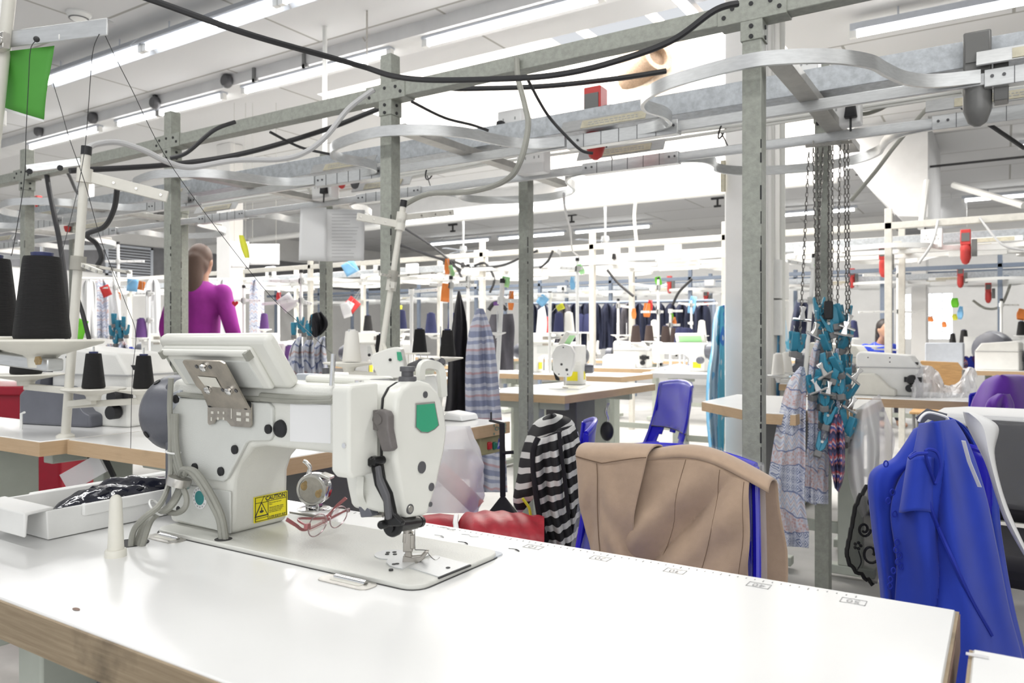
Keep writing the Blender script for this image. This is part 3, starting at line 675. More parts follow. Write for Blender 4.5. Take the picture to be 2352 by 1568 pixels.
for k, pts in enumerate((((930, 525), (985, 560), (1040, 605), (1062, 640)), ((905, 555), (980, 585), (1040, 600), (1080, 615)), ((920, 565), (1000, 590), (1060, 620)), ((1085, 615), (1150, 610), (1200, 590), (1235, 575)), ((1090, 610), (1115, 605), (1135, 640), (1125, 672)), ((1270, 575), (1258, 600), (1240, 615)), ((1395, 620), (1420, 650), (1455, 680)), ((1590, 640), (1560, 670), (1545, 700)))):
    cable([(a, b, 'y', 7.292) for a, b in pts], .014, 'cable_black', 'thin dark cord sagging over the middle stations, %s' % ('longest sloping down right', 'crossing the cream pole', 'lowest of the three crossing cords', 'near the second green post', 'curling beside the hanger', 'short one right of the second green post', 'below the rear cream post', 'left of the column')[k])
for k, pts in enumerate((((1345, 838), (1380, 825)), )): pass
# long diagonal pale batten and pole at the right
cable([(2190, 425, D, 8.5), (2352, 472, D, 7.6)], .035, 'pole_white', 'long pale rod slanting down at the right under the ceiling', 8, 2)
cable([(2130, 415, 'y', 9.58), (2115, 525, 'y', 9.4)], .035, 'pole_white', 'leaning pale rod beside the big white beam', 8, 2)
# ------------------------------------------------------------------ tables
TZ = .78
RECTS = []
def snap(px, d, lo=.72, hi=1.5):
    """depth nearest d at which the view through column px stands on a table top"""
    best = None
    for k in range(260):
        t = d * (lo + (hi - lo) * k / 259); p = at(px, 800, d=t)
        if any(a + .04 < p.x < b - .04 and c + .04 < p.y < e - .04 for a, b, c, e in RECTS) and (best is None or abs(t - d) < abs(best - d)): best = t
    return best
def table(lab, poly, legs, edge='edge_beech', th=.042, boxes=(), ax='x', z=TZ, leg_m='leg_green'):
    cx = sum(p[0] for p in poly) / len(poly); cy = sum(p[1] for p in poly) / len(poly)
    t = thing('sewing_table', lab, 'table', (cx, cy, 0), world=True); RECTS.append((min(p[0] for p in poly), max(p[0] for p in poly), min(p[1] for p in poly), max(p[1] for p in poly)))
    MB().prism(poly, z - th, z, 2).build('tabletop', 'table_white', t, .0015, 1)
    # wooden edge band, a thin skin just outside the core
    b = MB(); n = len(poly); ar = sum(poly[i][0] * poly[(i + 1) % n][1] - poly[(i + 1) % n][0] * poly[i][1] for i in range(n))
    P = poly if ar > 0 else poly[::-1]
    for i in range(n):
        a, c = Vector(P[i]), Vector(P[(i + 1) % n]); d = (c - a).normalized(); nn = Vector((d.y, -d.x))
        q = [a, c, c + nn * .003 + d * .003, a + nn * .003 - d * .003]
        b.prism([tuple(v) for v in q], z - th, z - .0025, 2)
    b.build('edge_band', edge, t)
    for (x, y, dx, dy) in legs:
        w, h = (.06, .10) if ax == 'x' else (.10, .06)
        lg = MB().box((x - w / 2, y - h / 2, .06), (x + w / 2, y + h / 2, z - th)).build('leg', leg_m, t, .004)
        f = MB().box((x - dx - .03, y - dy - .03, .02), (x + dx + .03, y + dy + .03, .06)); f.build('foot_bar', leg_m, lg, .004)
        f = MB().box((x - dx * .9 - .025, y - dy * .9 - .025, z - th - .05), (x + dx * .9 + .025, y + dy * .9 + .025, z - th))
        f.build('top_bar', leg_m, lg, .004)
    if len(legs) > 1:
        (xa, ya, *_), (xb, yb, *_) = legs[0], legs[-1]
        MB().bar((xa, ya, .22), (xb, yb, .22), .03, .05).build('stretcher', leg_m, t, .003)
    for (x, y, w, d, z0, z1, m) in boxes:
        MB().box((x - w / 2, y - d / 2, z0), (x + w / 2, y + d / 2, z1)).build('drive_box', m, t, .006)
    return t
rect = lambda x0, x1, y0, y1: [(x0, y0), (x1, y0), (x1, y1), (x0, y1)]
ty0, ty1, tx0, tx1 = .4185, .948, -1.337, -.045
main = table('long white sewing table with a worn wooden front edge in the foreground', rect(tx0, tx1, ty0, ty1), [(-1.075, .56, 0, .13), (-.25, .66, 0, .2)], 'edge_worn', .044, ((-.80, .70, .22, .16, .45, .70, 'leg_green'), (-.96, .66, .10, .20, .35, .72, 'dark_grey')))
# worn end of the main table (its right end shows raw ply)
MB().box((tx1 + .0032, ty0, TZ - .0435), (tx1 + .0042, ty1, TZ - .004)).build('worn_end', 'worn_ply', main, label='dark worn plywood end')
tag(MB().tube([(-1.30, .46, .70), (-1.24, .50, .55), (-1.26, .56, .40), (-1.33, .60, .2)], .012, 8, smooth=6).build('table_cable', 'black'), 'thick black cable hanging under the foreground table', 'cable')
table('white table end poking in at the bottom right corner', rect(-.026, 1.25, .30, .838), [(.2, .56, 0, .2), (1.1, .56, 0, .2)], 'edge_worn')
tA = table('white table with an overlock machine at the far left', [(-3.7, 1.105), (-2.268, 1.105), (-2.268, 1.72), (-2.86, 1.72), (-2.86, 1.37), (-3.7, 1.37)], [(-2.45, 1.42, 0, .2), (-3.5, 1.24, 0, .1)], boxes=((-2.9, 1.25, .25, .2, .4, .7, 'leg_green'),))
tB = table('white table behind the foreground machine with a green word on its end', rect(-2.252, -1.46, 1.175, 2.262), [(-1.86, 1.35, .28, 0), (-1.86, 2.12, .28, 0)], ax='y', boxes=((-1.85, 1.7, .3, .22, .38, .7, 'leg_dark'),))
tC = table('white corner table carrying a sewing machine with a yellow sticker', rect(-2.44, -1.862, 3.40, 4.58), [(-2.15, 3.58, .2, 0), (-2.15, 4.4, .2, 0)], ax='y', boxes=((-2.15, 4.0, .2, .24, .45, .71, 'dark_grey'),))
tD = table('white table with a beech edge behind the yellow sticker machine', rect(-4.15, -2.4, 5.25, 5.85), [(-3.5, 5.55, 0, .2), (-2.6, 5.55, 0, .2)], boxes=((-3.1, 5.6, .25, .2, .4, .7, 'leg_green'),))
tE = table('white table with a cut corner in front of the white column', [(-1.16, 3.42), (-.80, 3.03), (-.67, 3.03), (-.67, 3.40), (-.49, 3.40), (-.49, 3.95), (-1.16, 3.95)], [(-1.0, 3.7, .14, 0), (-.58, 3.7, .07, 0)], ax='y', boxes=((-.85, 3.72, .25, .2, .35, .7, 'leg_dark'),))
tF = table('white table with the overlock and crumpled clear bag at the right', rect(-.85, .75, 4.06, 4.66), [(-.7, 4.36, 0, .2), (.55, 4.36, 0, .2)], boxes=((.0, 4.4, .25, .2, .4, .7, 'leg_dark'),))
tG = table('small white table heaped with printed cloth by the window', rect(-.62, .25, 7.95, 8.5), [(-.45, 8.2, 0, .2), (.1, 8.2, 0, .2)])
tH = table('grey edged white table left of the blue dress', rect(-2.55, -1.55, 6.0, 6.6), [(-2.3, 6.3, 0, .2), (-1.75, 6.3, 0, .2)], 'table_grey_edge')
tI = table('white table with brown thread cones behind the grey edged table', rect(-3.6, -2.4, 6.72, 7.15), [(-3.4, 6.95, 0, .18), (-2.6, 6.95, 0, .18)])
tJ = table('cream table left of the rear overlock, under the grey motor', rect(-1.2, -.4, 5.0, 5.6), [(-1.1, 5.3, 0, .2), (-.7, 5.3, 0, .2)])
BACKT = []
for k, (x, y, n) in enumerate(((-5.2, 4.4, 'left of the magenta person'), (-6.8, 4.4, 'far left behind the thread cones'), (-3.9, 4.3, 'behind the hanging clips at centre left'), (-5.6, 6.3, 'behind the magenta person'), (-7.4, 6.3, 'at the far left rear'),
        (-4.8, 9.3, 'under the hanging navy jackets'), (-3.4, 9.5, 'in front of the navy jackets near the middle'), (-6.4, 9.3, 'rear row left of the black garment'), (-.9, 9.4, 'where the person in blue sits'), (.3, 9.2, 'far right rear'), (-8.0, 9.3, 'rear row far left'), (-2.2, 10.6, 'rear, right of the column'))):
    BACKT.append(table('white sewing table in the rear rows, ' + n, rect(x - .6, x + .6, y - .28, y + .28), [(x - .45, y, 0, .2), (x + .45, y, 0, .2)]))
# ruler printed on the foreground table
rl = thing('table_ruler', 'grey tape measure printed along the far edge of the foreground table', 'ruler', (-.5, .925, TZ), world=True)
b = MB()
for k in range(0, 76):
    x = -.1412 - k * .0102; L = .006 if k % 5 == 0 else .0035
    b.box((x - .0006, .938 - L, TZ + .0003), (x + .0006, .938, TZ + .0006))
b.build('tick_marks', 'grey_ink', rl)
for k in range(5):
    x = -.1412 - k * .1025
    M = Matrix(((-1, 0, 0, x), (0, -1, 0, .917), (0, 0, 1, TZ + .0006), (0, 0, 0, 1)))
    text_mesh(str(50 - 10 * k), .015, M, 'number', 'grey_ink', rl)
    b = MB()
    for q in ((-.013, -.0085, .013, -.0077), (-.013, .0077, .013, .0085), (-.013, -.0085, -.0122, .0085), (.0122, -.0085, .013, .0085)): b.box((x + q[0], .917 + q[1], TZ + .0003), (x + q[2], .917 + q[3], TZ + .0006))
    b.build('number_box', 'grey_ink', rl)
# little marks and thread ends lying on the table
for k, (px, py, m) in enumerate(((1010, 1210, 'grey_ink'), (1060, 1226, 'grey_ink'), (1052, 1243, 'black'), (1168, 1259, 'black'), (998, 1228, 'grey_ink'))):
    p = at(px, py, z=TZ + .001)
    tag(MB().tube([p, p + Vector((.012, .002, 0)), p + Vector((.02, -.004, 0)), p + Vector((.03 - .02 * (k > 1), .001, 0))], .0005, 5, smooth=4).build('thread_snippet', m), 'tiny thread end on the white table right of the needle, %s' % ('longest', 'curled one', 'dark one near the bed', 'dark one furthest right', 'pale one')[k], 'thread', 'thread ends')
p = at(175, 1398, z=TZ + .0008); tag(MB().lathe([(.004, 0), (.003, .0006)], 10, TR(p) @ Matrix.Diagonal((1.6, .7, 1, 1))).build('chip_mark', 'worn_ply'), 'small brown chip in the white tabletop near its front edge', 'mark')
p = at(2245, 1504, z=TZ + .001); tag(MB().box((p.x - .009, p.y - .004, p.z - .0003), (p.x + .009, p.y + .003, p.z)).build('sticky_tape', 'milky_film'), 'scrap of clear tape on the corner table', 'tape')

# ------------------------------------------------------------------ the foreground sewing machine
bz = TZ + .006
sm = thing('sewing_machine', 'big white industrial sewing machine with a green badge in the foreground', 'sewing machine', (-.83, .77, TZ), world=True)
def rrect(x0, x1, y0, y1, r, n=5):
    out = []
    for cx, cy, a in ((x1 - r, y1 - r, 0), (x0 + r, y1 - r, 90), (x0 + r, y0 + r, 180), (x1 - r, y0 + r, 270)):
        out += [(cx + r * math.cos(R(a + 90 * i / n)), cy + r * math.sin(R(a + 90 * i / n))) for i in range(n + 1)]
    return out
MB().prism(rrect(-1.072, -.565, .682, .859, .022), TZ - .002, bz, 2).build('bed_plate', 'machine_white', sm, .001)
MB().prism(rrect(-1.0745, -.5625, .6795, .8615, .024), TZ - .003, TZ + .0006, 2).build('bed_gap', 'ink', sm)
# throat plate and slide plate
sp = [at(a, b, z=bz) for a, b in ((939, 1304), (1008, 1326), (1079, 1297), (1000, 1276))]
MB().prism([(p.x, p.y) for p in sp], bz - .001, bz + .0012, 2).build('slide_plate', 'plate_grey', sm)
th = [tuple(at(a, b, z=bz).xy) for a, b in ((926, 1308), (908, 1305), (894, 1300), (887, 1293), (890, 1286), (903, 1280), (928, 1276), (958, 1272), (987, 1275))]
tp = MB().prism(th, bz - .001, bz + .0014, 2).build('throat_plate', 'plate_grey', sm)
c2 = at(899, 1274, z=bz)
MB().lathe([(.022, 0), (.022, .0012), (0, .0012)], 20, TR((c2.x, c2.y, bz))).build('round_plate', 'plate_grey', sm)
b = MB()
for px, py in ((889, 1275), (891, 1271), (906, 1270), (907, 1275), (905, 1298), (912, 1297), (1029, 1306), (898, 1310)):
    q = at(px, py, z=bz); b.lathe([(.0028, .0), (.0028, .0019), (0, .0019)], 10, TR((q.x, q.y, bz)))
b.build('plate_screws', 'ink', sm)
b = MB()
q0, q1 = at(1007, 1327.5, z=bz), at(1081, 1298, z=bz); b.bar((q0.x, q0.y, bz), (q1.x, q1.y, bz), .002, .002); b.build('plate_gap', 'ink', sm)
# arm and column
ya, yb = .716, .822
prof = [(-1.085, bz), (-.937, bz), (-.935, .866), (-.925, .888), (-.896, .914), (-.872, .919), (-.672, .919), (-.672, 1.008), (-1.07, 1.008), (-1.085, .995)]
body = MB().prism(prof, ya, yb, 1).build('arm_and_column', 'machine_white', sm, .011, 4)
# raised back cover panel with its screws
cp = [at(a, b, y=ya - .001) for a, b in ((392, 1103), (392, 925), (400, 912), (622, 925), (631, 935), (631, 1000), (624, 1011), (580, 1012), (570, 1017), (527, 1098), (518, 1105), (420, 1090))]
cpn = MB().prism([(p.x, p.z) for p in cp], ya - .006, ya + .001, 1).build('back_cover', 'cover_panel', sm, .002)
b = MB()
for px, py in ((618, 985), (541, 1032), (509, 1082), (449, 1073), (404, 1032), (406, 916)):
    q = at(px, py, y=ya - .006); b.lathe([(.0065, 0), (.0065, .003), (.003, .0045), (0, .0045)], 12, TR(q) @ AX((0, -1, 0)))
b.build('cover_screws', 'black', cpn)
q = at(645, 984, y=ya); MB().lathe([(.0125, 0), (.011, .004), (.006, .006), (0, .0065)], 18, TR(q) @ AX((0, -1, 0))).build('rubber_plug', 'black', sm)
q = [at(a, b, y=ya - .0006) for a, b in ((667, 925), (667, 1013), (760, 1018), (760, 930))]
MB().prism([(p.x, p.z) for p in q], ya - .0012, ya + .0005, 1).build('blank_sticker', 'paper_white', sm)
# lower service panel with round teal sticker
cp = [at(a, b, y=ya - .001) for a, b in ((400, 1192), (400, 1108), (530, 1128), (530, 1225))]
MB().prism([(p.x, p.z) for p in cp], ya - .0025, ya + .001, 1).build('lower_panel', 'cover_panel', sm, .001)
q = at(459, 1143, y=ya - .003)
st = MB().lathe([(.0165, 0), (.0165, .0006), (0, .0006)], 28, TR(q) @ AX((0, -1, 0))).build('round_sticker', 'paper_white', sm)
MB().lathe([(.0105, .0007), (.0105, .001), (0, .001)], 24, TR(q) @ AX((0, -1, 0)) ).build('sticker_dot', 'teal_badge', st)
b = MB()
for k in range(14):
    a = R(25 * k); b.cbox((q.x + .0135 * math.cos(a), q.y - .0009, q.z + .0135 * math.sin(a)), (.0018, .0004, .0022))
b.build('sticker_print', 'grey_ink', st)
# oval screw by the base
q = at(413, 1170, y=ya); MB().lathe([(.008, 0), (.008, .002), (.004, .003), (0, .003)], 14, TR(q) @ AX((0, -1, 0))).build('base_screw', 'black', sm)
# yellow caution sticker on the column side
xs_ = -.9345
ys = [at(a, b, x=xs_) for a, b in ((583, 1196), (586, 1138), (662, 1129), (661, 1188))]
y0_, y1_ = ys[0].y, (ys[2].y + ys[3].y) / 2; z0_, z1_ = (ys[0].z + ys[3].z) / 2, (ys[1].z + ys[2].z) / 2
y1_ = min(y1_, .8175); w_ = y1_ - y0_; h_ = z1_ - z0_
cs = MB().box((xs_ - .0005, y0_, z0_), (xs_ + .0004, y1_, z1_)).build('caution_sticker', 'yellow', sm)
def SM_(u, v): return Matrix(((0, 0, 1, xs_ + .0008), (1, 0, 0, y0_ + u * w_), (0, 1, 0, z0_ + v * h_), (0, 0, 0, 1)))
text_mesh('CAUTION', h_ * .215, SM_(.63, .855), 'caution_word', 'ink', cs, bold=h_ * .006)
text_mesh('Moving parts may cause\ninjury.\n\nOperate with safety devices.\nTurn off main switch before\nthreading,changing bobbin\nand needle,cleaning etc.', h_ * .062, SM_(.44, .48), 'caution_text', 'ink', cs, None, 'LEFT', .98, h_ * .0012)
b = MB(); e = .0009
def sbox(u0, v0, u1, v1): b.box((xs_ + .0005, y0_ + u0 * w_, z0_ + v0 * h_), (xs_ + .0009, y0_ + u1 * w_, z0_ + v1 * h_))
sbox(.03, .03, .97, .05); sbox(.03, .95, .97, .97); sbox(.03, .03, .045, .97); sbox(.955, .03, .97, .97); sbox(.03, .74, .97, .76); sbox(.40, .05, .413, .75); sbox(.03, .14, .40, .155)
rr = random.Random(3)
for r_ in range(2):
    for k in range(9): sbox(.45 + k * .055, .07 + r_ * .05, .45 + k * .055 + rr.uniform(.02, .042), .10 + r_ * .05)
b.build('sticker_lines', 'ink', cs)
def tri(u, v, s, m, nm, k=1.0):
    P_ = [(y0_ + u * w_ - s, z0_ + v * h_ - s * .8), (y0_ + u * w_ + s, z0_ + v * h_ - s * .8), (y0_ + u * w_, z0_ + v * h_ + s * .95)]
    return MB().prism(P_, xs_ + .0005, xs_ + .0009 * k, 0).build(nm, m, cs)
tri(.21, .47, .0125, 'ink', 'warning_triangle'); tri(.21, .46, .0098, 'yellow', 'warning_triangle_inside', 1.3)
MB().ball((xs_ + .001, y0_ + .21 * w_, z0_ + .40 * h_), (.0004, .0045, .0022), 10, 6).ball((xs_ + .001, y0_ + .21 * w_, z0_ + .5 * h_), (.0004, .0012, .003), 8, 6).build('warning_hand', 'ink', cs)
tri(.29, .85, .0058, 'ink', 'small_triangle'); tri(.29, .845, .0044, 'yellow', 'small_triangle_inside', 1.3)
# needle head
hx0, hx1, hx2 = -.70, -.632, -.609
fp = [at(a, b, x=hx2) for a, b in ((907, 965), (911, 915), (924, 890), (943, 877), (968, 873), (990, 880), (1008, 900), (1022, 935), (1029, 985), (1024, 1030), (1006, 1110), (986, 1176), (980, 1184), (935, 1191), (929, 1180), (921, 1140), (908, 1060))]
FP = [(p.y, p.z) for p in fp]
MB().prism(FP, hx1, hx2, 0).build('face_plate', 'machine_smooth', sm, .006, 4)
cy_ = sum(p[0] for p in FP) / len(FP); cz_ = sum(p[1] for p in FP) / len(FP)
MB().prism([(cy_ + (y - cy_) * .955, cz_ + (z - cz_) * .975) for y, z in FP], hx0, hx1 + .001, 0).build('head_casting', 'machine_white', sm, .005, 3)
MB().prism([(cy_ + (y - cy_) * .985, cz_ + (z - cz_) * .99) for y, z in FP], hx1 - .0015, hx1 + .0005, 0).build('face_gap', 'ink', sm)
# badge, holes, screws in the face
xf = hx2 + .0005
bd = [at(a, b, x=xf) for a, b in ((954, 926), (998, 922), (1008, 976), (998, 986), (982, 994), (966, 993), (953, 981))]
bo = MB().prism([(p.y, p.z) for p in bd], hx2 - .002, xf + .0006, 0).build('badge_rim', 'chrome', sm)
by, bzz = sum(p.y for p in bd) / 7, sum(p.z for p in bd) / 7
MB().prism([(by + (p.y - by) * .90, bzz + (p.z - bzz) * .91) for p in bd], xf + .0004, xf + .0012, 0).build('green_badge', 'green_badge', bo)
b = MB(); b2 = MB()
for px, py, r in ((977, 906, .0042), (969, 1073, .0075), (991, 1118, .0052), (989, 1158, .0032), (942, 1169, .0062)):
    q = at(px, py, x=xf); b.lathe([(r, -.003), (r, .0006), (r * .8, .0009), (0, .0009)], 18, TR(q) @ AX((1, 0, 0)))
b.build('face_holes', 'dark_grey', sm)
q = at(942, 1169, x=xf + .001); MB().lathe([(.0045, 0), (.004, .0012), (0, .0012)], 14, TR(q) @ AX((1, 0, 0))).build('face_screw', 'steel', sm)
# tension knob and lifting handle on top of the head
q = at(936, 881, y=.735)
MB().lathe([(.0112, -.004), (.0112, .0075), (.0105, .0088), (.0075, .0093), (.0075, .0150), (.0095, .0155), (.0095, .0205), (.0088, .0215), (0, .0215)], 28, TR(q)).build('pressure_knob', 'dark_grey', sm)
q = Vector((-.675, .80, 1.0))
h = [(-.672, .775, .985), (-.672, .775, 1.045), (-.668, .782, 1.057), (-.655, .80, 1.058), (-.648, .82, 1.05), (-.645, .832, 1.03), (-.643, .838, .96)]
h = [at(966, 872, d=1.0), at(967, 845, d=1.0), at(976, 836, d=1.005), at(990, 836, d=1.015), at(1006, 842, d=1.03), at(1014, 860, d=1.035), at(1017, 910, d=1.04)]
MB().sweep(spline(h, 5), [(-.0035, -.0055), (.0035, -.0055), (.0035, .0055), (-.0035, .0055)]).build('thread_guard_handle', 'machine_smooth', sm, .002)
MB().lathe([(.006, 0), (.006, .003), (0, .003)], 12, TR((-.69, .72, 1.013))).tube([(-.70, .75, 1.013), (-.68, .765, 1.014), (-.68, .775, 1.013)], .003, 6).build('top_fittings', 'chrome', sm)
# white solenoid cover on the back of the head
b = MB(); x0c, x1c, y0c = -.6585, -.631, .64
pf = [(y0c, .918), (y0c + .004, .912), (.69, .905), (.70, .92), (.70, 1.008), (.69, 1.016), (y0c + .004, 1.0175), (y0c, 1.012)]
x0c = at(760, 980, y=y0c).x; x1c = at(801, 980, y=y0c).x
b.prism([(y0c, .912 + .004), (y0c, 1.0105), (.645, 1.0155), (.69, 1.0165), (.69, .91), (.648, .9075)], x0c, x1c, 0)
cv = b.build('presser_lift_cover', 'machine_smooth', sm, .004, 3)
q = at(791, 1023, y=y0c); MB().lathe([(.0032, 0), (.003, .0012), (0, .0012)], 14, TR(q) @ AX((0, -1, 0))).build('cover_screw', 'chrome', cv)
# grey reverse lever
yl = .694
lv = [at(a, b, y=yl - .012) for a, b in ((858, 965), (862, 947), (875, 940), (890, 944), (896, 955), (896, 985), (905, 1030), (898, 1036), (882, 1036), (868, 990), (872, 985))]
lo_ = MB().prism([(p.x, p.z) for p in lv], yl - .016, yl - .004, 1).build('reverse_lever', 'lever_grey', sm, .003, 3)
q = at(869, 963, y=yl - .016); MB().lathe([(.006, 0), (.006, .0015), (0, .0015)], 16, TR(q) @ AX((0, -1, 0))).build('lever_pivot', 'lever_grey', lo_)
q = at(880, 962, y=yl); MB().lathe([(.012, -.004), (.012, .014)], 16, TR(q) @ AX((0, -1, 0))).build('lever_boss', 'lever_grey', sm)
# black presser linkage
yk = .685
lk = thing('x', None, None); bpy.data.objects.remove(lk)
def plate(pts, y, t, m, nm, par, bev=.0015): return MB().prism([(p.x, p.z) for p in [at(a, b, y=y) for a, b in pts]], y - t, y, 1).build(nm, m, par, bev)
plate(((832, 1052), (858, 1044), (880, 1050), (885, 1062), (876, 1068), (834, 1075)), yk, .01, 'black_metal', 'linkage_bracket', sm)
plate(((862, 1070), (880, 1064), (884, 1092), (904, 1130), (914, 1178), (932, 1196), (930, 1205), (904, 1206), (893, 1200), (890, 1150), (870, 1112)), yk - .002, .008, 'black_metal', 'linkage_arm', sm)
plate(((868, 1070), (876, 1068), (880, 1095), (897, 1135), (903, 1190), (893, 1192), (888, 1150), (872, 1110)), yk - .010, .006, 'dark_grey', 'linkage_rod', sm)
b = MB()
for px, py, r, t in ((866, 1058, .0055, .012), (877, 1056, .005, .013), (893, 1200, .005, .014)): b.lathe([(r, -.002), (r, t), (r * .7, t + .002), (0, t + .002)], 14, TR(at(px, py, y=yk)) @ AX((0, -1, 0)))
b.build('linkage_bolts', 'black_metal', sm)
pc = at(907, 1206, y=.70); pe = Vector((pc.x + .0, .79, pc.z + .0)); pe = at(966, 1197, y=.765)
b = MB().lathe([(.0125, 0), (.013, .006), (.012, .008), (.007, .0085), (.007, .011), (0, .011)], 20, TR(pc) @ AX((0, -1, 0)))
b.tube([pc, pc.lerp(pe, .75)], .0085, 14).tube([pc.lerp(pe, .6), pe], .0068, 14).tube([pc.lerp(pe, .9), pe], .0075, 14); b.build('presser_clamp', 'black_metal', sm)
# presser bar, foot, needle bar and needle, hook guard
ft = at(938, 1290, z=bz); nx = at(953, 1215, d=(ft.x * -sT + ft.y * cT) * 1.015)
MB().tube([ft + Vector((0, .0, .055)), ft + Vector((-.001, -.002, .025))], .0055, 12).build('presser_bar', 'foot_steel', sm)
F = frame(ft, (cT, sT, 0), (-sT, cT, 0))
b = MB(); b.box((-.006, -.006, .014), (.006, .006, .038), 0, F).box((.003, -.007, .018), (.008, -.002, .036), 0, F)
b.prism([(-.0045, .004), (.005, .004), (.0035, .016), (-.0035, .016)], -.004, .004, 1, M=F)
b.prism([(-.007, 0), (.012, -.001), (.02, .005), (.026, .014), (.022, .0145), (.016, .008), (.004, .007), (-.006, .009)], -.006, -.001, 1, M=F).prism([(-.007, 0), (.012, -.001), (.02, .005), (.026, .014), (.022, .0145), (.016, .008), (.004, .007), (-.006, .009)], .002, .007, 1, M=F)
b.build('presser_foot', 'foot_steel', sm, .0008)
b = MB(); n0 = at(953, 1200, x=ft.x + .005); n1 = Vector((n0.x, n0.y, at(953, 1262, x=n0.x).z))
b.tube([n0 + Vector((0, 0, .01)), n0 - Vector((0, 0, .008))], .0042, 12).tube([n0, n1], .0009, 8); b.build('needle_bar', 'chrome', sm)
b = MB().tube([n1, n1 + Vector((.012, .008, -.001)), at(985, 1273, z=bz + .003), at(1000, 1286, z=bz + .001), at(1010, 1280, z=bz + .001)], .0005, 5, smooth=5); b.build('needle_thread', 'black', sm)
b = MB(); b.sweep(spline([at(828, 1094, y=.70), at(826, 1130, y=.70), at(832, 1152, y=.71), at(845, 1166, y=.72)], 5), [(-.003, -.004), (.003, -.004), (.003, .004), (-.003, .004)]); b.build('thread_wiper_arm', 'machine_smooth', sm)
plate(((836, 1140), (848, 1130), (872, 1178), (868, 1182), (846, 1184)), .73, .014, 'motor_grey', 'wiper_block', sm)
b = MB().tube([at(845, 1182, y=.73), at(880, 1182, y=.73)], .003, 8); b.build('wiper_pin', 'steel', sm)
# motor housing behind the column and dark end cover
MB().lathe([(.058, -.002), (.0605, .02), (.062, .045), (.0615, .062), (.058, .072), (.050, .077), (.03, .079), (0, .080)], 44, TR((-1.084, .769, .948)) @ AX((-1, 0, 0))).build('motor_housing', 'motor_grey', sm)
MB().box((-1.112, .725, .80), (-1.084, .815, 1.0)).build('end_cover', 'motor_grey', sm, .008, 3)
b = MB()
for a in (35, 120): b.lathe([(.006, 0), (.006, .002), (0, .002)], 12, TR((-1.084 - .058, .769 - .061 * math.sin(R(a)), .948 + .061 * math.cos(R(a)))) @ AX((-.12, -math.sin(R(a)), math.cos(R(a)))))
b.build('housing_screws', 'black', sm)
q = [at(a, b, y=ya - .004) for a, b in ((389, 945), (395, 903), (415, 895), (416, 905), (412, 925), (396, 948))]
MB().prism([(p.x, p.z) for p in q], ya - .007, ya - .001, 1).build('hinge_plate', 'batten', sm, .001)
# spool pin and thread tension bits on the arm top
q = at(762, 885, z=1.008); MB().tube([q, Vector((q.x + .003, q.y, at(766, 812, x=q.x + .003).z))], .0034, 10).build('spool_pin', 'chrome', sm)
MB().box((-.83, .755, 1.006), (-.70, .80, 1.018)).build('top_cap', 'machine_smooth', sm, .006, 3)
MB().box((-.885, .79, 1.006), (-.805, .808, 1.017)).build('winder_arm', 'batten', sm, .002); MB().tube([(-.83, .797, 1.015), (-.83, .797, 1.026)], .005, 10).build('winder_pin', 'dark_grey', sm)
MB().tube([at(600, 908, y=ya - .002), at(680, 914, y=ya - .003), at(740, 916, y=ya - .004), at(765, 914, y=ya - .004)], .0045, 8, smooth=4).tube([at(590, 915, y=ya - .004), at(680, 922, y=ya - .005), at(765, 920, y=ya - .006)], .0035, 8, smooth=4).tube([at(410, 905, y=ya - .004), at(480, 912, y=ya - .004), at(600, 916, y=ya - .004)], .004, 8, smooth=4).build('back_wires', 'cable_grey', sm)
# control panel and its steel bracket
tl, tr_, bl, br_ = at(366, 778, y=.66), at(628, 776, y=.66), at(407, 862, y=.694), at(690, 886, y=.703)
ex = Vector((1, 0, 0)); pc_ = (tl + tr_ + bl + br_) / 4
x0p, x1p = (tl.x + bl.x) / 2 - .012, (tr_.x + br_.x) / 2 - .024
ztop, zbot = 1.060, .998; ytop, ybot = .660, .703
ey = Vector((0, ytop - ybot, ztop - zbot)); ph = ey.length; ey.normalize(); en = ex.cross(ey)      # en points to the operator side
FPN = Matrix((ex, ey, en)).transposed().to_4x4(); FPN.translation = Vector((x0p, ybot, zbot))
if en.y < 0: FPN = Matrix((ex, ey, -en)).transposed().to_4x4(); FPN.translation = Vector((x0p, ybot, zbot))
pw = x1p - x0p
pn = MB().box((0, -.004, .008), (pw, ph + .004, .028), 0, FPN).build('control_panel', 'machine_smooth', sm, .008, 3)
MB().box((.012, .0, .001), (pw - .03, ph - .006, .010), 0, FPN).build('panel_back', 'machine_smooth', pn, .005, 3)
MB().box((.026, .004, -.0005), (pw - .045, ph - .026, .003), 0, FPN).build('panel_recess', 'cover_panel', pn, .002)
MB().tube([FPN @ Vector((.014, ph - .014, .001)), FPN @ Vector((pw - .034, ph - .014, .001))], .0055, 12).build('panel_roll', 'machine_smooth', pn)
b = MB()
for xx in (.016, pw - .034): b.cbox((xx, ph - .015, -.002), (.006, .012, .010), 0, FPN)
b.build('panel_notches', 'cable_grey', pn)
MB().box((.02, .008, .0281), (pw - .02, ph - .008, .029), 0, FPN).build('panel_keypad', 'batten', pn)
bk = MB(); br0 = .095
bx0 = at(485, 935, y=.705).x; bx1 = at(580, 935, y=.705).x; zb = .9746
def PT(s, t): # on the tilted part: s along x (0..1), t up
    return Vector((bx0 + (bx1 - bx0) * s, .705, zb)).lerp(Vector((bx0 + (bx1 - bx0) * s + .001, ytop + .002, 1.042)), t)
nrm = -en if en.y > 0 else en
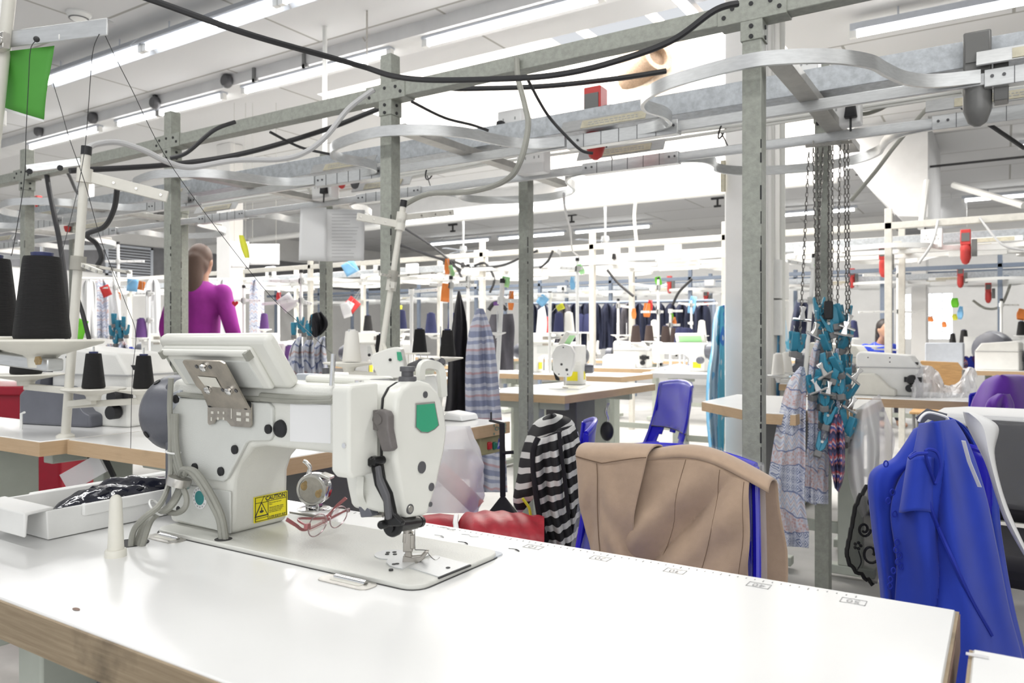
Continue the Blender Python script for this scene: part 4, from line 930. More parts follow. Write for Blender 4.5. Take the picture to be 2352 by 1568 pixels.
def slab(pts, t, m, nm, par): # polygon given by 3-D points thickened towards the viewer
    n_ = (pts[1] - pts[0]).cross(pts[2] - pts[0]).normalized(); n_ = n_ if n_.y < 0 else -n_
    k = len(pts); B = MB().add([p + n_ * t for p in pts] + list(pts), [tuple(range(k)), tuple(range(2 * k - 1, k - 1, -1))] + [(i, k + i, k + (i + 1) % k, (i + 1) % k) for i in range(k)])
    return B.build(nm, m, par)
off = nrm * .004
up = slab([PT(0, 0) + off, PT(1, 0) + off, PT(1, .95) + off, PT(.93, 1.0) + off, PT(.05, 1.0) + off, PT(0, .96) + off, PT(.0, .45) + off, PT(.06, .35) + off], .0025, 'bracket_steel', 'panel_bracket', sm)
lw = [at(a, b, y=.7065) for a, b in ((481, 922), (580, 927), (581, 975), (577, 981), (535, 978), (525, 966), (512, 962), (498, 963), (494, 972), (484, 975), (481, 970))]
MB().prism([(p.x, p.z) for p in lw], .7035, .706, 1).build('bracket_foot', 'bracket_steel', up)
slab([PT(.24, .48) + off * 1.8, PT(.62, .46) + off * 1.8, PT(.62, .66) + off * 1.8, PT(.20, .68) + off * 1.8], .0004, 'plastic_cream', 'bracket_window', up)
b = MB()
for px, py, w_, h2 in ((488, 947, 5, 4), (502, 947, 3, 4), (514, 948, 3, 4), (486, 962, 2.5, 6), (501, 961, 3, 4), (514, 961, 3, 4), (532, 949, 1.6, 17), (549, 950, 9, 5), (569, 951, 6, 5), (549, 963, 9, 5), (569, 964, 6, 5)):
    q0 = at(px, py, y=.7034); s_ = 1.0 / 1720; b.box((q0.x - w_ * s_ * .9, .7028, q0.z - h2 * s_ * .75), (q0.x + w_ * s_ * .9, .7036, q0.z + h2 * s_ * .75))
b.build('bracket_slots', 'plastic_cream', up)
b = MB()
for px, py in ((488, 925), (571, 930)): b.lathe([(.0062, 0), (.0062, .005), (.003, .0055), (0, .0055)], 14, TR(at(px, py, y=.704)) @ AX((0, -1, 0)))
b.build('bracket_screws', 'black', up)
b = MB()
for s, t in ((.48, .88), (.28, .40), (.78, .40)): b.lathe([(.0058, 0), (.0058, .004), (.003, .006), (0, .006)], 14, TR(PT(s, t) + off * 1.7) @ AX(nrm))
b.build('bracket_bolts', 'chrome', up)
b = MB()
for s, t in ((.30, .88), (.62, .88), (.62, .40), (.93, .40)): b.lathe([(.003, 0), (.003, .0006), (0, .0006)], 10, TR(PT(s, t) + off * 1.7) @ AX(nrm))
b.build('bracket_holes', 'dark_grey', up)
# grey cables down the back of the machine and through the table
def C(*pts): return [at(a, b, y=y) for a, b, y in pts]
b = MB()
b.tube(C((393, 868, .70), (390, 930, .70), (392, 990, .698), (392, 1040, .695), (392, 1085, .69), (385, 1120, .68), (366, 1160, .65), (330, 1190, .63), (305, 1225, .622)) + [at(298, 1250, z=TZ + .004) + Vector((0, .0, -.03))], .0042, 8, smooth=6)
for k, dx in enumerate((0, 7, 13)):
    b.tube(C((399 + dx * .4, 950, .700), (396 + dx * .6, 1000, .699), (395 + dx, 1045, .697), (404 + dx, 1080, .696), (414 + dx * .5, 1105, .695), (405 + dx * .5, 1135, .685), (385 + dx * .5, 1165, .67), (352 + dx * .3, 1185, .65), (325 + dx, 1215, .635)) + [at(302 + dx, 1248, z=TZ + .004) + Vector((0, 0, -.03))], .0043, 8, smooth=6)
b.build('cable_loom', 'cable_grey', sm)
b = MB()
for k, dx in enumerate((0, 11)):
    b.tube(C((414 + dx, 1090, .693), (420 + dx, 1078, .692), (438 + dx, 1083, .692), (460 + dx, 1110, .693), (488 + dx, 1160, .696), (505 + dx * .7, 1200, .70)) + [at(511 + dx, 1236, z=bz + .002) + Vector((0, 0, -.02))], .0046, 8, smooth=6)
b.tube(C((413, 1105, .69), (428, 1140, .685), (425, 1165, .682), (405, 1178, .68), (380, 1172, .672)), .0043, 8, smooth=6)
b.build('cable_loop', 'cable_grey', sm)
b = MB()
for px, py, y in ((411, 1106, .688),): b.lathe([(.017, -.006), (.0175, 0), (.017, .006)], 16, TR(at(px, py, y=y)) @ AX((.2, .2, 1)))
b.build('cable_clamp', 'steel', sm)
b = MB()
for px, py, y, r, ax_ in ((398, 1038, .698, .012, (.1, 0, 1)), (359, 1165, .655, .015, (.8, .5, 1))): b.tube([at(px, py, y=y) + (AX(ax_) @ Vector((r * math.cos(a), r * .7 * math.sin(a), 0))) for a in [i * .4 for i in range(16)]], .0016, 6, True)
b.build('cable_ties', 'plastic_white', sm)
q = at(300, 1247, z=TZ); MB().lathe([(.024, 0), (.024, .0009), (0, .0009)], 24, TR((q.x, q.y, TZ - .0002))).build('cable_hole', 'ink', main)
q = at(513, 1238, z=bz); MB().lathe([(.012, 0), (.012, .0009), (0, .0009)], 20, TR((q.x, q.y, bz - .0003))).build('bed_cable_hole', 'ink', sm)
# hinges let into the table beside the bed, and corner rubber
def hinge(px, py, w, lab):
    p = at(px, py, z=TZ); o = thing('machine_hinge', lab, 'hinge', (p.x, p.y, TZ), 0, 'hinges of the foreground machine')
    MB().prism(rrect(-w, w, -.016, .012, .01), -.001, .0012, 2).build('hinge_recess', 'steel', o)
    MB().prism(rrect(-w * .62, w * .62, -.008, .010, .004), .0011, .0016, 2).build('hinge_slot', 'plastic_cream', o)
    MB().tube([(-w * .62, .004, .001), (w * .62, .004, .001)], .004, 10).build('hinge_pin', 'chrome', o)
hinge(383, 1236, .036, 'steel hinge let into the table left of the machine column')
hinge(800, 1336, .040, 'steel hinge let into the table below the bed near the needle')
c = at(1124, 1277, z=TZ); MB().prism(rrect(c.x - .012, c.x + .012, c.y - .016, c.y + .02, .009), TZ, TZ + .002, 2).build('corner_cushion', 'batten', main)
# ------------------------------------------------------------------ things on the foreground table
# white plastic drawer tray
tr = thing('plastic_tray', 'shallow white plastic tray at the left end of the foreground table', 'tray', (-1.22, .73, TZ), world=True)
ax0, ax1, ay0, ay1, th_, hh = -1.292, -1.152, .572, .90, .004, .044
b = MB()
def shell(x0, x1, y0, y1, z0, z1, t, flare):
    o = [(x0, y0), (x1, y0), (x1, y1), (x0, y1)]; vs = []
    for (dz, e) in ((z0, 0), (z1, flare), (z1, flare - t), (z0 + t, -t)):
        for (x, y), (sx, sy) in zip(o, ((-1, -1), (1, -1), (1, 1), (-1, 1))): vs.append((x + sx * e, y + sy * e, dz))
    fs = [(3, 2, 1, 0), (12, 13, 14, 15)]
    for k in range(3):
        for i in range(4): fs.append((k * 4 + i, k * 4 + (i + 1) % 4, k * 4 + 4 + (i + 1) % 4, k * 4 + 4 + i))
    return vs, fs
b.add(*shell(ax0, ax1, ay0, ay1, TZ + .001, TZ + hh, th_, .005)); b.build('tray_body', 'plastic_white', tr, .003, 3)
b = MB()
for k in range(9): b.box((ax0 + .012 + k * .0145, ay0 + .03, TZ + .004), (ax0 + .016 + k * .0145, ay1 - .02, TZ + .007))
b.build('tray_ribs', 'plastic_cream', tr)
MB().box((ax1 + .004, ay0 + .045, TZ + hh - .016), (ax1 + .011, ay1, TZ + hh + .001)).build('tray_rim', 'plastic_white', tr, .002)
MB().box((ax0 - .011, ay0 + .045, TZ + hh - .012), (ax0 - .004, ay1, TZ + hh + .001)).build('tray_rim', 'plastic_white', tr, .002)
MB().prism([(ay0 - .034, TZ + hh + .002), (ay0 + .006, TZ + hh + .004), (ay0 + .006, TZ + hh), (ay0 - .028, TZ + hh - .002), (ay0 - .030, TZ + .012), (ay0 - .034, TZ + .012)], ax0 + .002, ax1 + .004, 0).build('tray_handle', 'plastic_white', tr, .002)
# black plastic-wrapped pouch in the tray
pp = thing('plastic_pouch', 'shiny black plastic wrapped pouch lying in the white tray', 'pouch', (-1.21, .75, TZ + .01), world=True)
rr = random.Random(5)
def pouch(u, v):
    a = u * 2 * math.pi; s = math.sin(math.pi * min(1, max(0, v)) ** .8); w = .038 * (s ** .6 + .05); h = .021 * s ** .8 + .002
    y = .615 + v * .24; x = -1.222 + .05 * (v - .3)
    cz = TZ + .008 + h * .85 + .022 * v
    k = 1 + .12 * math.sin(a * 3 + v * 17) * s + .5 * abs(noise.noise(Vector((math.cos(a) * 1.7, math.sin(a) * 1.7, v * 9)))) - .18
    return (x + w * math.cos(a) * k, y, cz + h * math.sin(a) * k)
MB().grid(pouch, 40, 34, 0, True).build('pouch_body', 'bag_black', pp)
def film(u, v):
    a = u * 2 * math.pi; y = .82 + v * .075; w = .036 - .02 * v + .006 * math.sin(9 * v + a * 4)
    return (-1.19 + w * math.cos(a), y, TZ + .05 + (.028 - .008 * v) * math.sin(a) + .005 * math.sin(a * 5 + v * 20) + .02 * v)
MB().grid(film, 30, 10, 0, True).build('film_end', 'clear_film', pp)
# white rubber peg
q = at(266, 1277, z=TZ)
pg = thing('rest_peg', 'white rounded plastic head rest peg standing on the foreground table', 'peg', (q.x, q.y, TZ))
MB().lathe([(.0135, .0), (.0135, .008), (.0125, .0095), (.0105, .0098)], 28).build('peg_base', 'plastic_cream', pg)
MB().lathe([(.0103, .009), (.0098, .02), (.0078, .072), (.0070, .077), (.005, .080), (.0025, .0815), (0, .082)], 28).build('peg_body', 'plastic_cream', pg)
# round chrome tape dispenser
q = at(722, 1158, y=.915)
td = thing('chrome_tape_holder', 'round chrome tape holder with rusty spots on a disc base beside the glasses', 'holder', (q.x, q.y, TZ), R(24))
MB().lathe([(.028, 0), (.028, .003), (.026, .004), (0, .004)], 32).build('disc_base', 'chrome', td)
Mx = TR((0, 0, .036)) @ AX((0, -1, 0))
b = MB(); b.lathe([(.024, -.012), (.027, -.011), (.027, .011), (.0255, .0135), (.022, .0135), (.0215, .012), (0, .012)], 36, Mx); b.build('round_case', 'chrome', td)
MB().lathe([(.0212, .0115), (.0212, .0126), (0, .0126)], 32, Mx).build('case_plate', 'steel', td)
b = MB()
for dx, dz, r in ((-.013, .006, .006), (.012, -.006, .0055), (-.010, .012, .003), (.016, -.001, .003)): b.ball((dx, -.0127, .036 + dz), (r, .0004, r * 1.2), 10, 6)
b.build('rust_spots', 'brass_dirt', td)
MB().box((-.012, -.010, .004), (-.006, .006, .014)).box((.006, -.010, .004), (.012, .006, .014)).build('case_feet', 'chrome', td, .001)
MB().box((-.006, -.012, .060), (.013, .010, .065), 0, Matrix.Rotation(R(18), 4, 'Y')).build('top_plate', 'chrome', td, .001)
MB().tube([(-.010, -.002, .060), (-.007, -.002, .072), (-.012, -.004, .080), (-.017, -.004, .083)], .0035, 10, smooth=4).build('lever_tab', 'chrome', td)
# flat steel rails lying behind the bed
tag(MB().bar(at(668, 1176, z=TZ + .004), at(752, 1191, z=TZ + .004), .006, .004).bar(at(668, 1186, z=TZ + .003), at(725, 1196, z=TZ + .003), .004, .003).build('edge_guide', 'steel'), 'thin steel guide strips lying behind the machine column', 'guide')
q = at(682, 1088, z=TZ + .05)
# spectacles
gl = thing('spectacles', 'thin framed spectacles with rose temples lying on the machine bed', 'glasses', at(737, 1200, z=bz), world=True)
lc, rc_ = at(730, 1205, d=1.075), at(778, 1186, d=1.125)
exg = (rc_ - lc).normalized(); ezg = Vector((0.05, .25, 1)).normalized(); eyg = ezg.cross(exg).normalized(); ezg = exg.cross(eyg)
def lens(c, w, h, n=28, tilt=0): return [c + exg * (w * math.cos(t) * (1 if abs(math.cos(t)) > 0 else 1)) + ezg * (h * math.sin(t) * (1 - .12 * math.cos(t))) for t in [2 * math.pi * k / n for k in range(n)]]
for c in (lc, rc_):
    rim = MB().tube(lens(c, .0225, .0150), .0009, 6, True).build('rim', 'rim_metal', gl)
    pts = lens(c, .0222, .0147); MB().add(pts, [tuple(range(len(pts)))]).build('lens', 'glass', rim)
MB().tube([lc + exg * .021 + ezg * .004, (lc + rc_) / 2 + ezg * .009, rc_ - exg * .021 + ezg * .004], .0013, 8, smooth=5).build('bridge', 'rose_frame', gl)
h0, h1 = lc - exg * .024 + ezg * .004, rc_ + exg * .024 + ezg * .004
MB().bar(h0 - exg * .006, h0 + exg * .003, .006, .0075).build('hinge_block', 'rose_frame', gl, .001); MB().bar(h1 - exg * .002, h1 + exg * .004, .004, .006).build('hinge_block', 'rim_metal', gl, .001)
b = MB(); b.sweep(spline([h0 + eyg * .002, h0 + eyg * .03 + exg * .02, at(745, 1188, d=1.15), at(775, 1160, d=1.16), at(795, 1143, d=1.16)], 5), lambda t: [(-.0008, -.0012 - .0014 * t), (.0008, -.0012 - .0014 * t), (.0008, .0012 + .0014 * t), (-.0008, .0012 + .0014 * t)]); b.build('temple', 'rose_frame', gl)
b = MB(); b.sweep(spline([h1 + eyg * .001, at(785, 1176, d=1.14), at(745, 1197, d=1.12), at(700, 1216, d=1.09), at(680, 1206, d=1.07), at(658, 1192, d=1.06)], 5), lambda t: [(-.0008, -.0012 - .0014 * t), (.0008, -.0012 - .0014 * t), (.0008, .0012 + .0014 * t), (-.0008, .0012 + .0014 * t)]); b.build('temple', 'rose_frame', gl)
MB().ball(lc + exg * .020 - ezg * .002 + eyg * .004, (.003, .002, .005), 10, 6).ball(rc_ - exg * .020 - ezg * .002 + eyg * .004, (.003, .002, .005), 10, 6).build('nose_pad', 'glass', gl)

# ------------------------------------------------------------------ thread cones and stands
def make_cone(name, lab, cat, m, h=.10, r0=.031, r1=.021, tm='tube_blue', pin=True):
    o = thing(name, lab, cat)
    MB().lathe([(r0 * .96, 0), (r0, .003), (r0, .006), (r1, h - .004), (r1 * .95, h), (r1 * .5, h + .001)], 28).build('thread_winding', m, o)
    MB().lathe([(r1 * .55, h - .002), (r1 * .6, h + .005), (r1 * .5, h + .0055), (r1 * .45, h + .001)], 20).build('cone_tube', tm, o)
    return o
CONES = {}
def cone(m, p, lab, s=1.0, group=None, grp2=None):
    if m not in CONES:
        CONES[m] = make_cone('thread_cone', lab, 'thread cone', 'thread_' + m, tm='plastic_white' if m in ('white',) else 'tube_blue'); o = CONES[m]
        o.location = p; o.scale = (s, s, s); tag(o, None, None, group or m + ' thread cones'); return o
    return dup(CONES[m], p, random.uniform(0, 6), lab, group or m + ' thread cones', s)
def dish(p, r, m, par, rim='plastic_white', hub=.03):
    """shallow cone holder: flat top, conical underside"""
    o = MB().lathe([(r * .22, -hub - .012), (r * .24, -hub), (r * .3, -hub + .004), (r * .97, -.003), (r, 0), (r * .98, .0025), (r * .2, .001), (0, .001)], 36, TR(p)).build('spool_dish', m, par)
    MB().tube([p + Vector((0, 0, .001)), p + Vector((0, 0, .122))], .0028, 8).build('spindle', 'chrome', o)
    return o
# the nearest stand: its pole leaves the frame at the left
s1 = thing('thread_stand', 'nearest cream thread stand at the left edge holding two big black cones', 'thread stand', (-1.2, .47, TZ), world=True)
pA, pB = Vector((-1.2, .47, TZ)), at(17, 40, d=1.05); dv = (pB - pA)
MB().tube([pA, pA + dv * 1.08], .0082, 14).build('pole', 'pole_cream', s1)
cD = at(97, 778, d=1.0); cD2 = at(-18, 772, d=1.06)
dsh = dish(cD - Vector((0, 0, .003)), .072, 'plastic_cream', s1, hub=.022); dish(cD2 - Vector((0, 0, .003)), .072, 'plastic_cream', s1, hub=.022)
a0, a1 = at(-60, 815, d=1.06), at(128, 838, d=.985)
MB().bar(a0, a1, .022, .016).build('dish_arm', 'alu', s1, .002)
q = at(85, 828, d=.972); MB().lathe([(.006, 0), (.006, .003), (.003, .004), (0, .004)], 6, TR(q) @ AX((-a1 + a0).cross(Vector((0, 0, 1))) * 1)).build('arm_nut', 'brass_dirt', s1)
t0, t1 = at(-25, 97, d=1.06), at(247, 62, d=1.02)
tb = MB(); dd = (t1 - t0).normalized(); up_ = Vector((0, 0, 1)); sd = dd.cross(up_).normalized()
tb.bar(t0, t1, .0025, .022); tb.bar(t0 + up_ * .011 - sd * .006, t1 + up_ * .011 - sd * .006, .014, .002)
tba = tb.build('thread_bar', 'alu', s1, .001)
b = MB().ball(at(84, 90, d=1.028), .004, 10, 8); b.build('eyelet', 'ink', tba)
b = MB()
for px, py in ((136, 85), (230, 68)): b.ball(at(px, py, d=1.028), (.0012, .0012, .004), 8, 6)
b.build('bar_slots', 'plastic_white', tba)
b = MB().cbox(at(5, 97, d=1.03), (.024, .01, .022)); b.lathe([(.006, 0), (.006, .006), (0, .006)], 6, TR(at(3, 95, d=1.024)) @ AX((.5, -.8, 0))); b.build('bar_clamp', 'steel', s1, .001)
cone('black', cD, 'nearest big black thread cone on the cream dish at the left', 1.06); cone('black', cD2, 'black thread cone cut off by the left edge of the picture', 1.06)
# green sheet hanging from the bar
q = [at(14, 118, d=1.05), at(125, 105, d=1.05), at(101, 276, d=1.07), at(-12, 243, d=1.07)]
def sheet(quad, m, name, lab, cat, bulge=.004, backm=None, nu=8, nv=8, group=None, seed=0):
    a, b_, c_, d_ = quad; n_ = (b_ - a).cross(d_ - a).normalized()
    def f(u, v):
        p = a.lerp(b_, u).lerp(d_.lerp(c_, u), v); return p + n_ * (bulge * math.sin(u * 3 + v * 2.2 + seed) * math.sin(math.pi * v))
    o = MB().grid(f, nu, nv).build(name, m, solid=.0006)
    return tag(o, lab, cat, group)
gs = sheet(q, 'paper_green', 'green_sheet', 'folded green sheet hanging from the nearest thread bar', 'sheet')
e0, e1 = q[3], q[2]; MB().bar(e0 - gs.location, e1 - gs.location, .001, .005).build('white_edge', 'paper_white', gs)
# threads running from the bar
for k, pts in enumerate((((84, 92, 1.02), (70, 115, 1.02), (65, 200, 1.02), (60, 300, 1.02), (55, 420, 1.02), (30, 570, 1.02), (25, 585, 1.0)), ((228, 78, 1.02), (213, 120, 1.03), (205, 220, 1.05), (195, 340, 1.1), (175, 450, 1.06), (140, 590, 1.0)), ((240, 78, 1.02), (262, 125, 1.05), (300, 200, 1.1), (400, 390, 1.2), (600, 655, 1.3), (680, 735, 1.35), (762, 812, 1.0)), ((120, 185, 1.03), (140, 250, 1.04), (160, 320, 1.05), (195, 420, 1.1), (235, 560, 1.2), (290, 700, 1.3), (312, 768, 1.35), (304, 860, 1.4), (300, 1030, 1.4)))):
    P_ = spline([at(a, b, d=c) for a, b, c in pts], 6)
    tag(MB().tube(P_, .0005, 5).build('sewing_thread', 'cable_black' if k != 9 else 'paper_white'), 'thin %s thread from the nearest thread bar, %s' % ('black', ('to the cut off cone', 'to the big black cone', 'to the spool pin of the big machine', 'hanging beside the leaning cream pole')[k]), 'thread')
def stand(lab, base, top, bars, dishes, pm='pole_cream', r=.011, extras=True, cap=True):
    """bars: (fraction up, dx, dy, dz, w) from the pole; dishes: points with radius"""
    base, top = Vector(base), Vector(top); o = thing('thread_stand', lab, 'thread stand', base, world=True)
    MB().tube([base, top], r, 12).build('pole', pm, o)
    if cap: MB().tube([top - (top - base).normalized() * .005, top + (top - base).normalized() * .02], r * 1.15, 12).build('pole_cap', 'black', o)
    MB().lathe([(r * 2, 0), (r * 2, .006), (r * 1.3, .012)], 14, TR(base)).build('pole_foot', pm, o)
    for f, dx, dy, dz, w in bars:
        p = base.lerp(top, f); e = p + Vector((dx, dy, dz))
        bb = MB().bar(p, e, .014 if w > .02 else w, w).build('cross_bar', pm, o, .001)
        q = MB()
        for t in (.35, .62, .92):
            c_ = p.lerp(e, t); q.lathe([(.004, -.009), (.004, .009)], 8, TR(c_) @ AX((e - p).cross(Vector((0, 0, 1))).normalized()))
        q.build('eyelets', 'steel', bb)
        MB().lathe([(r * 1.7, -.02), (r * 1.7, .02)], 14, TR(p) @ AX(top - base)).build('collar', pm, o)
    for p, rr_ in dishes:
        dd_ = dish(Vector(p), rr_, pm, o, hub=.02)
        c_ = base.lerp(top, max(0, min(1, (p[2] - .045 - base.z) / (top.z - base.z)))); MB().bar(c_, Vector(p) - Vector((0, 0, .035)), .02, .018).build('dish_arm', pm, o, .001)
    return o
# S2: leaning cream stand at the corner of the far-left table
b2 = Vector((-2.30, 1.19, TZ)); t2 = at(198, 352, d=2.24)
f_ = lambda py, px=None: (at(px or 160, py, d=2.25).z - b2.z) / (t2.z - b2.z)
d1, d2, d3 = at(215, 893, d=2.22), at(330, 893, d=2.28), at(60, 860, d=2.28)
v1 = at(385, 452, d=2.30) - b2.lerp(t2, f_(405)); v2 = at(65, 385, d=2.20) - b2.lerp(t2, f_(378))
s2 = stand('leaning cream thread stand with a grey hose, on the far left table', b2, t2, [(f_(405), v1.x, v1.y, v1.z, .032), (f_(605), *(at(232, 625, d=2.2) - b2.lerp(t2, f_(605))), .012), (f_(605), *(at(300, 626, d=2.35) - b2.lerp(t2, f_(605))), .008)], [(d1, .085), (d2, .085), (d3, .10)], r=.0125)
bb = MB().bar(at(62, 388, d=2.2), at(186, 372, d=2.24), .012, .022).build('galvanised_bar', 'alu', s2, .001)
MB().lathe([(.008, 0), (.008, .004), (0, .004)], 12, TR(at(69, 394, d=2.185)) @ AX((.5, -.9, 0))).lathe([(.008, 0), (.008, .004), (0, .004)], 12, TR(at(139, 386, d=2.2)) @ AX((.5, -.9, 0))).build('bar_eyelets', 'black', bb)
cone('black', d1 + Vector((0, 0, .003)), 'black thread cone on the front dish of the leaning stand', .99); cone('black', d2 + Vector((0, 0, .003)), 'black thread cone on the second dish of the leaning stand, nearer the big machine', .95)
cone('black', d3 + Vector((0, 0, .003)), 'black thread cone low at the left behind the dish arm', 1.35)
# S3: stand behind the big machine head
b3 = Vector((-1.95, 2.10, TZ)); dS3 = -b3.x * sT + b3.y * cT
t3 = at(926, 472, d=dS3); g_ = lambda py: (at(920, py, d=dS3).z - b3.z) / (t3.z - b3.z)
P3_ = lambda py: b3.lerp(t3, g_(py))
e1, e2 = at(1012, 822, d=dS3 + .15), at(965, 816, d=dS3 + .4); e3, e4 = at(802, 833, d=dS3), at(876, 838, d=dS3 + .1)
s3 = stand('cream thread stand with crossed bars rising behind the head of the big machine', b3, t3, [(g_(516), *(at(820, 497, d=dS3 - .05) - P3_(516)), .026), (g_(500), *(at(1040, 488, d=dS3 + .2) - P3_(500)), .022), (g_(634), *(at(998, 626, d=dS3 + .1) - P3_(634)), .008), (g_(634), *(at(874, 630, d=dS3 - .1) - P3_(634)), .008), (g_(655), *(at(902, 655, d=dS3 - .05) - P3_(655)), .022)], [(e1, .088), (e3, .095)])
cone('black', at(1028, 818, d=dS3 + .15), 'black thread cone standing right on the dish behind the big machine handle', 1.0)
cone('black', at(964, 812, d=dS3 + .35), 'black thread cone just left of the one on the dish behind the handle', 1.0)
cone('white', at(808, 830, d=dS3 + .02), 'cream white thread cone behind the white cover of the big machine', 1.12)
cone('black', at(877, 826, d=dS3 + .3), 'black thread cone in front of the thick green post', 1.0)
# rear stands: x, y on the tables, list of (px of pole, pole top py, d)
POLES = []
def rear(px, top, d, lab, bars, cones=(), lean=0, pm='pole_white', base=None):
    d0 = d; d = snap(px, d) or d
    if d == d0: print('NO TABLE', px, d0)
    ks = d / d0
    p = at(px, 800, d=d); bs = Vector((p.x, p.y, TZ)); t = at(px + lean, top, d=d)
    R_ = Vector((cT, sT, 0)); bl = []
    for py, a0, a1, dz in bars:
        f = (at(px, py, d=d).z - TZ) / (t.z - TZ)
        for a in (a0, a1):
            if a: bl.append((min(1, f), R_.x * a * d / FPX, R_.y * a * d / FPX, dz * d / FPX, .022))
    ds = []
    for (cpx, cpy, m, s, dd, cl) in cones:
        s *= ks; q = at(cpx, cpy, d=d + dd); ds.append((q - Vector((0, 0, .004)), .05 * s))
        if m: cone(m, q, cl, s)
    for k in range(9): POLES.append((px + lean * k / 8, 780 + (top - 780) * k / 8, bs.lerp(t, k / 8), d))
    for v in bl:
        for k in range(1, 5): e = bs.lerp(t, v[0]) + Vector(v[1:4]) * k / 4; dd = e.x * -sT + e.y * cT; POLES.append((1176 + FPX * (e.x * cT + e.y * sT) / dd, HZ - FPX * (e.z - H) / dd, e, dd))
    return stand(lab, bs, t, bl, ds, pm, r=.011 + .002 * (d > 4), cap=d < 8)
rear(1075, 612, 5.0, 'white thread stand in front of the black hanging garment', [(640, -90, 60, 0), (655, -40, 20, 0)], [(1040, 765, 'navy', 1.3, .2, 'dark navy thread cone left of the black garment'), (990, 765, 'navy', 1.3, .1, 'navy thread cone behind the two black cones')])
rear(1036, 640, 5.2, 'white thread stand with an orange tag', [(655, -50, 40, 2)], [])
rear(1140, 648, 5.2, 'white thread stand with a pale green tag beside the thick post', [(690, 0, 60, -2)], [(1142, 762, None, 1.2, 0, '')], lean=14)
rear(1263, 675, 6.0, 'short white thread stand by the blue tag', [(678, -30, 0, 0)], [(1284, 762, 'navy', 1.45, 0, 'navy thread cone on the dish right of the nearer post'), (1306, 762, 'white', 1.5, 0, 'white thread cone on the dish right of the nearer post')])
rear(1326, 598, 6.0, 'tall white thread stand with a green leaf shaped tag', [(617, -40, 12, 2)], [])
rear(1420, 690, 8.2, 'white thread stand in front of the left navy jackets', [(702, -2, 30, -4)], [(1417, 768, None, 1.3, 0, ''), (1439, 768, None, 1.3, .1, '')])
rear(1512, 640, 7.2, 'tall white thread stand in front of the navy jackets', [(660, -60, 20, 8), (716, -40, 12, 0)], [(1460, 786, 'brown', 1.55, 0, 'brown thread cone, first from the left of the four on one stand'), (1491, 783, 'brown', 1.5, .3, 'brown thread cone, second of the four on one stand'), (1529, 787, 'brown', 1.55, 0, 'brown thread cone, third of the four on one stand'), (1549, 789, 'brown', 1.5, .2, 'brown thread cone, rightmost of the four on one stand'), (1503, 770, 'white', 1.5, .6, 'white thread cone behind the four brown ones')])
rear(1540, 712, 8.5, 'white U shaped thread stand by the small orange tag', [(714, 0, 28, 0), (746, -10, 22, 0)], [])
rear(1588, 690, 8.5, 'white thread stand left of the blue dress', [(700, -30, 60, 4), (742, -8, 0, 0)], [(1612, 770, 'white', 1.6, 0, 'white thread cone just left of the blue dress')])
rear(275, 560, 5.4, 'thin white thread stand with a red and orange tag left of the magenta person', [(600, -30, 60, 0)], [], lean=-4)
rear(290, 620, 6.2, 'white thread stand leaning left of the magenta person', [(660, -30, 20, 0)], [], lean=-30)
rear(692, 625, 5.8, 'white thread stand with a long bar behind the hanging clips', [(645, -75, 8, 0), (690, -90, 25, -8)], [(665, 838, 'purple', 1.5, .3, 'purple thread cone behind the control panel')])
rear(560, 660, 6.5, 'white thread stand behind the magenta person', [(690, -60, 40, 0)], [(607, 755, 'purple', 1.3, .2, 'small purple thread cone right of the magenta person')])
rear(342, 672, 7.0, 'white thread stand frame left of the magenta person', [(674, -30, 12, 0), (735, -30, 10, 0)], [(325, 775, 'purple', 1.7, 0, 'purple black thread cone left of the magenta person')])
rear(1848, 590, 4.6, 'leaning white thread stand behind the hanging chains at the right', [(610, -60, 0, 10), (690, 60, -30, 0)], [(1787, 860, 'white', 1.15, -.3, 'white thread cone on the black dish in front of the column, left one'), (1806, 855, 'white', 1.15, -.1, 'white thread cone on the black dish in front of the column, right one')], lean=22)
rear(2062, 610, 8.0, 'white thread stand in front of the far dark post at the right', [(632, -80, 10, 0), (715, -90, 40, -2)], [(2008, 793, None, 2.0, 0, '')])
rear(2300, 690, 9.0, 'white thread stand beside the far dark post', [(700, 0, 40, 0)], [(2346, 770, 'black', 1.6, 0, 'black thread cone at the right edge of the picture'), (2214, 788, 'black', 1.6, .4, 'black thread cone under the window, right one'), (2188, 790, 'black', 1.3, .6, 'black thread cone under the window, left one')])
rear(945, 668, 5.6, 'white inverted L thread stand between the crossed bars', [(670, 0, 60, 5)], [(922, 755, 'navy', 1.4, .3, 'navy thread cone beside the cream stand pole')])
rear(905, 600, 7.5, 'thin white stand far behind the thick green post', [(640, -60, -30, 0)], [(845, 760, 'thread' and 'black', 1.5, 0, 'small black thread cone left of the thick green post')])
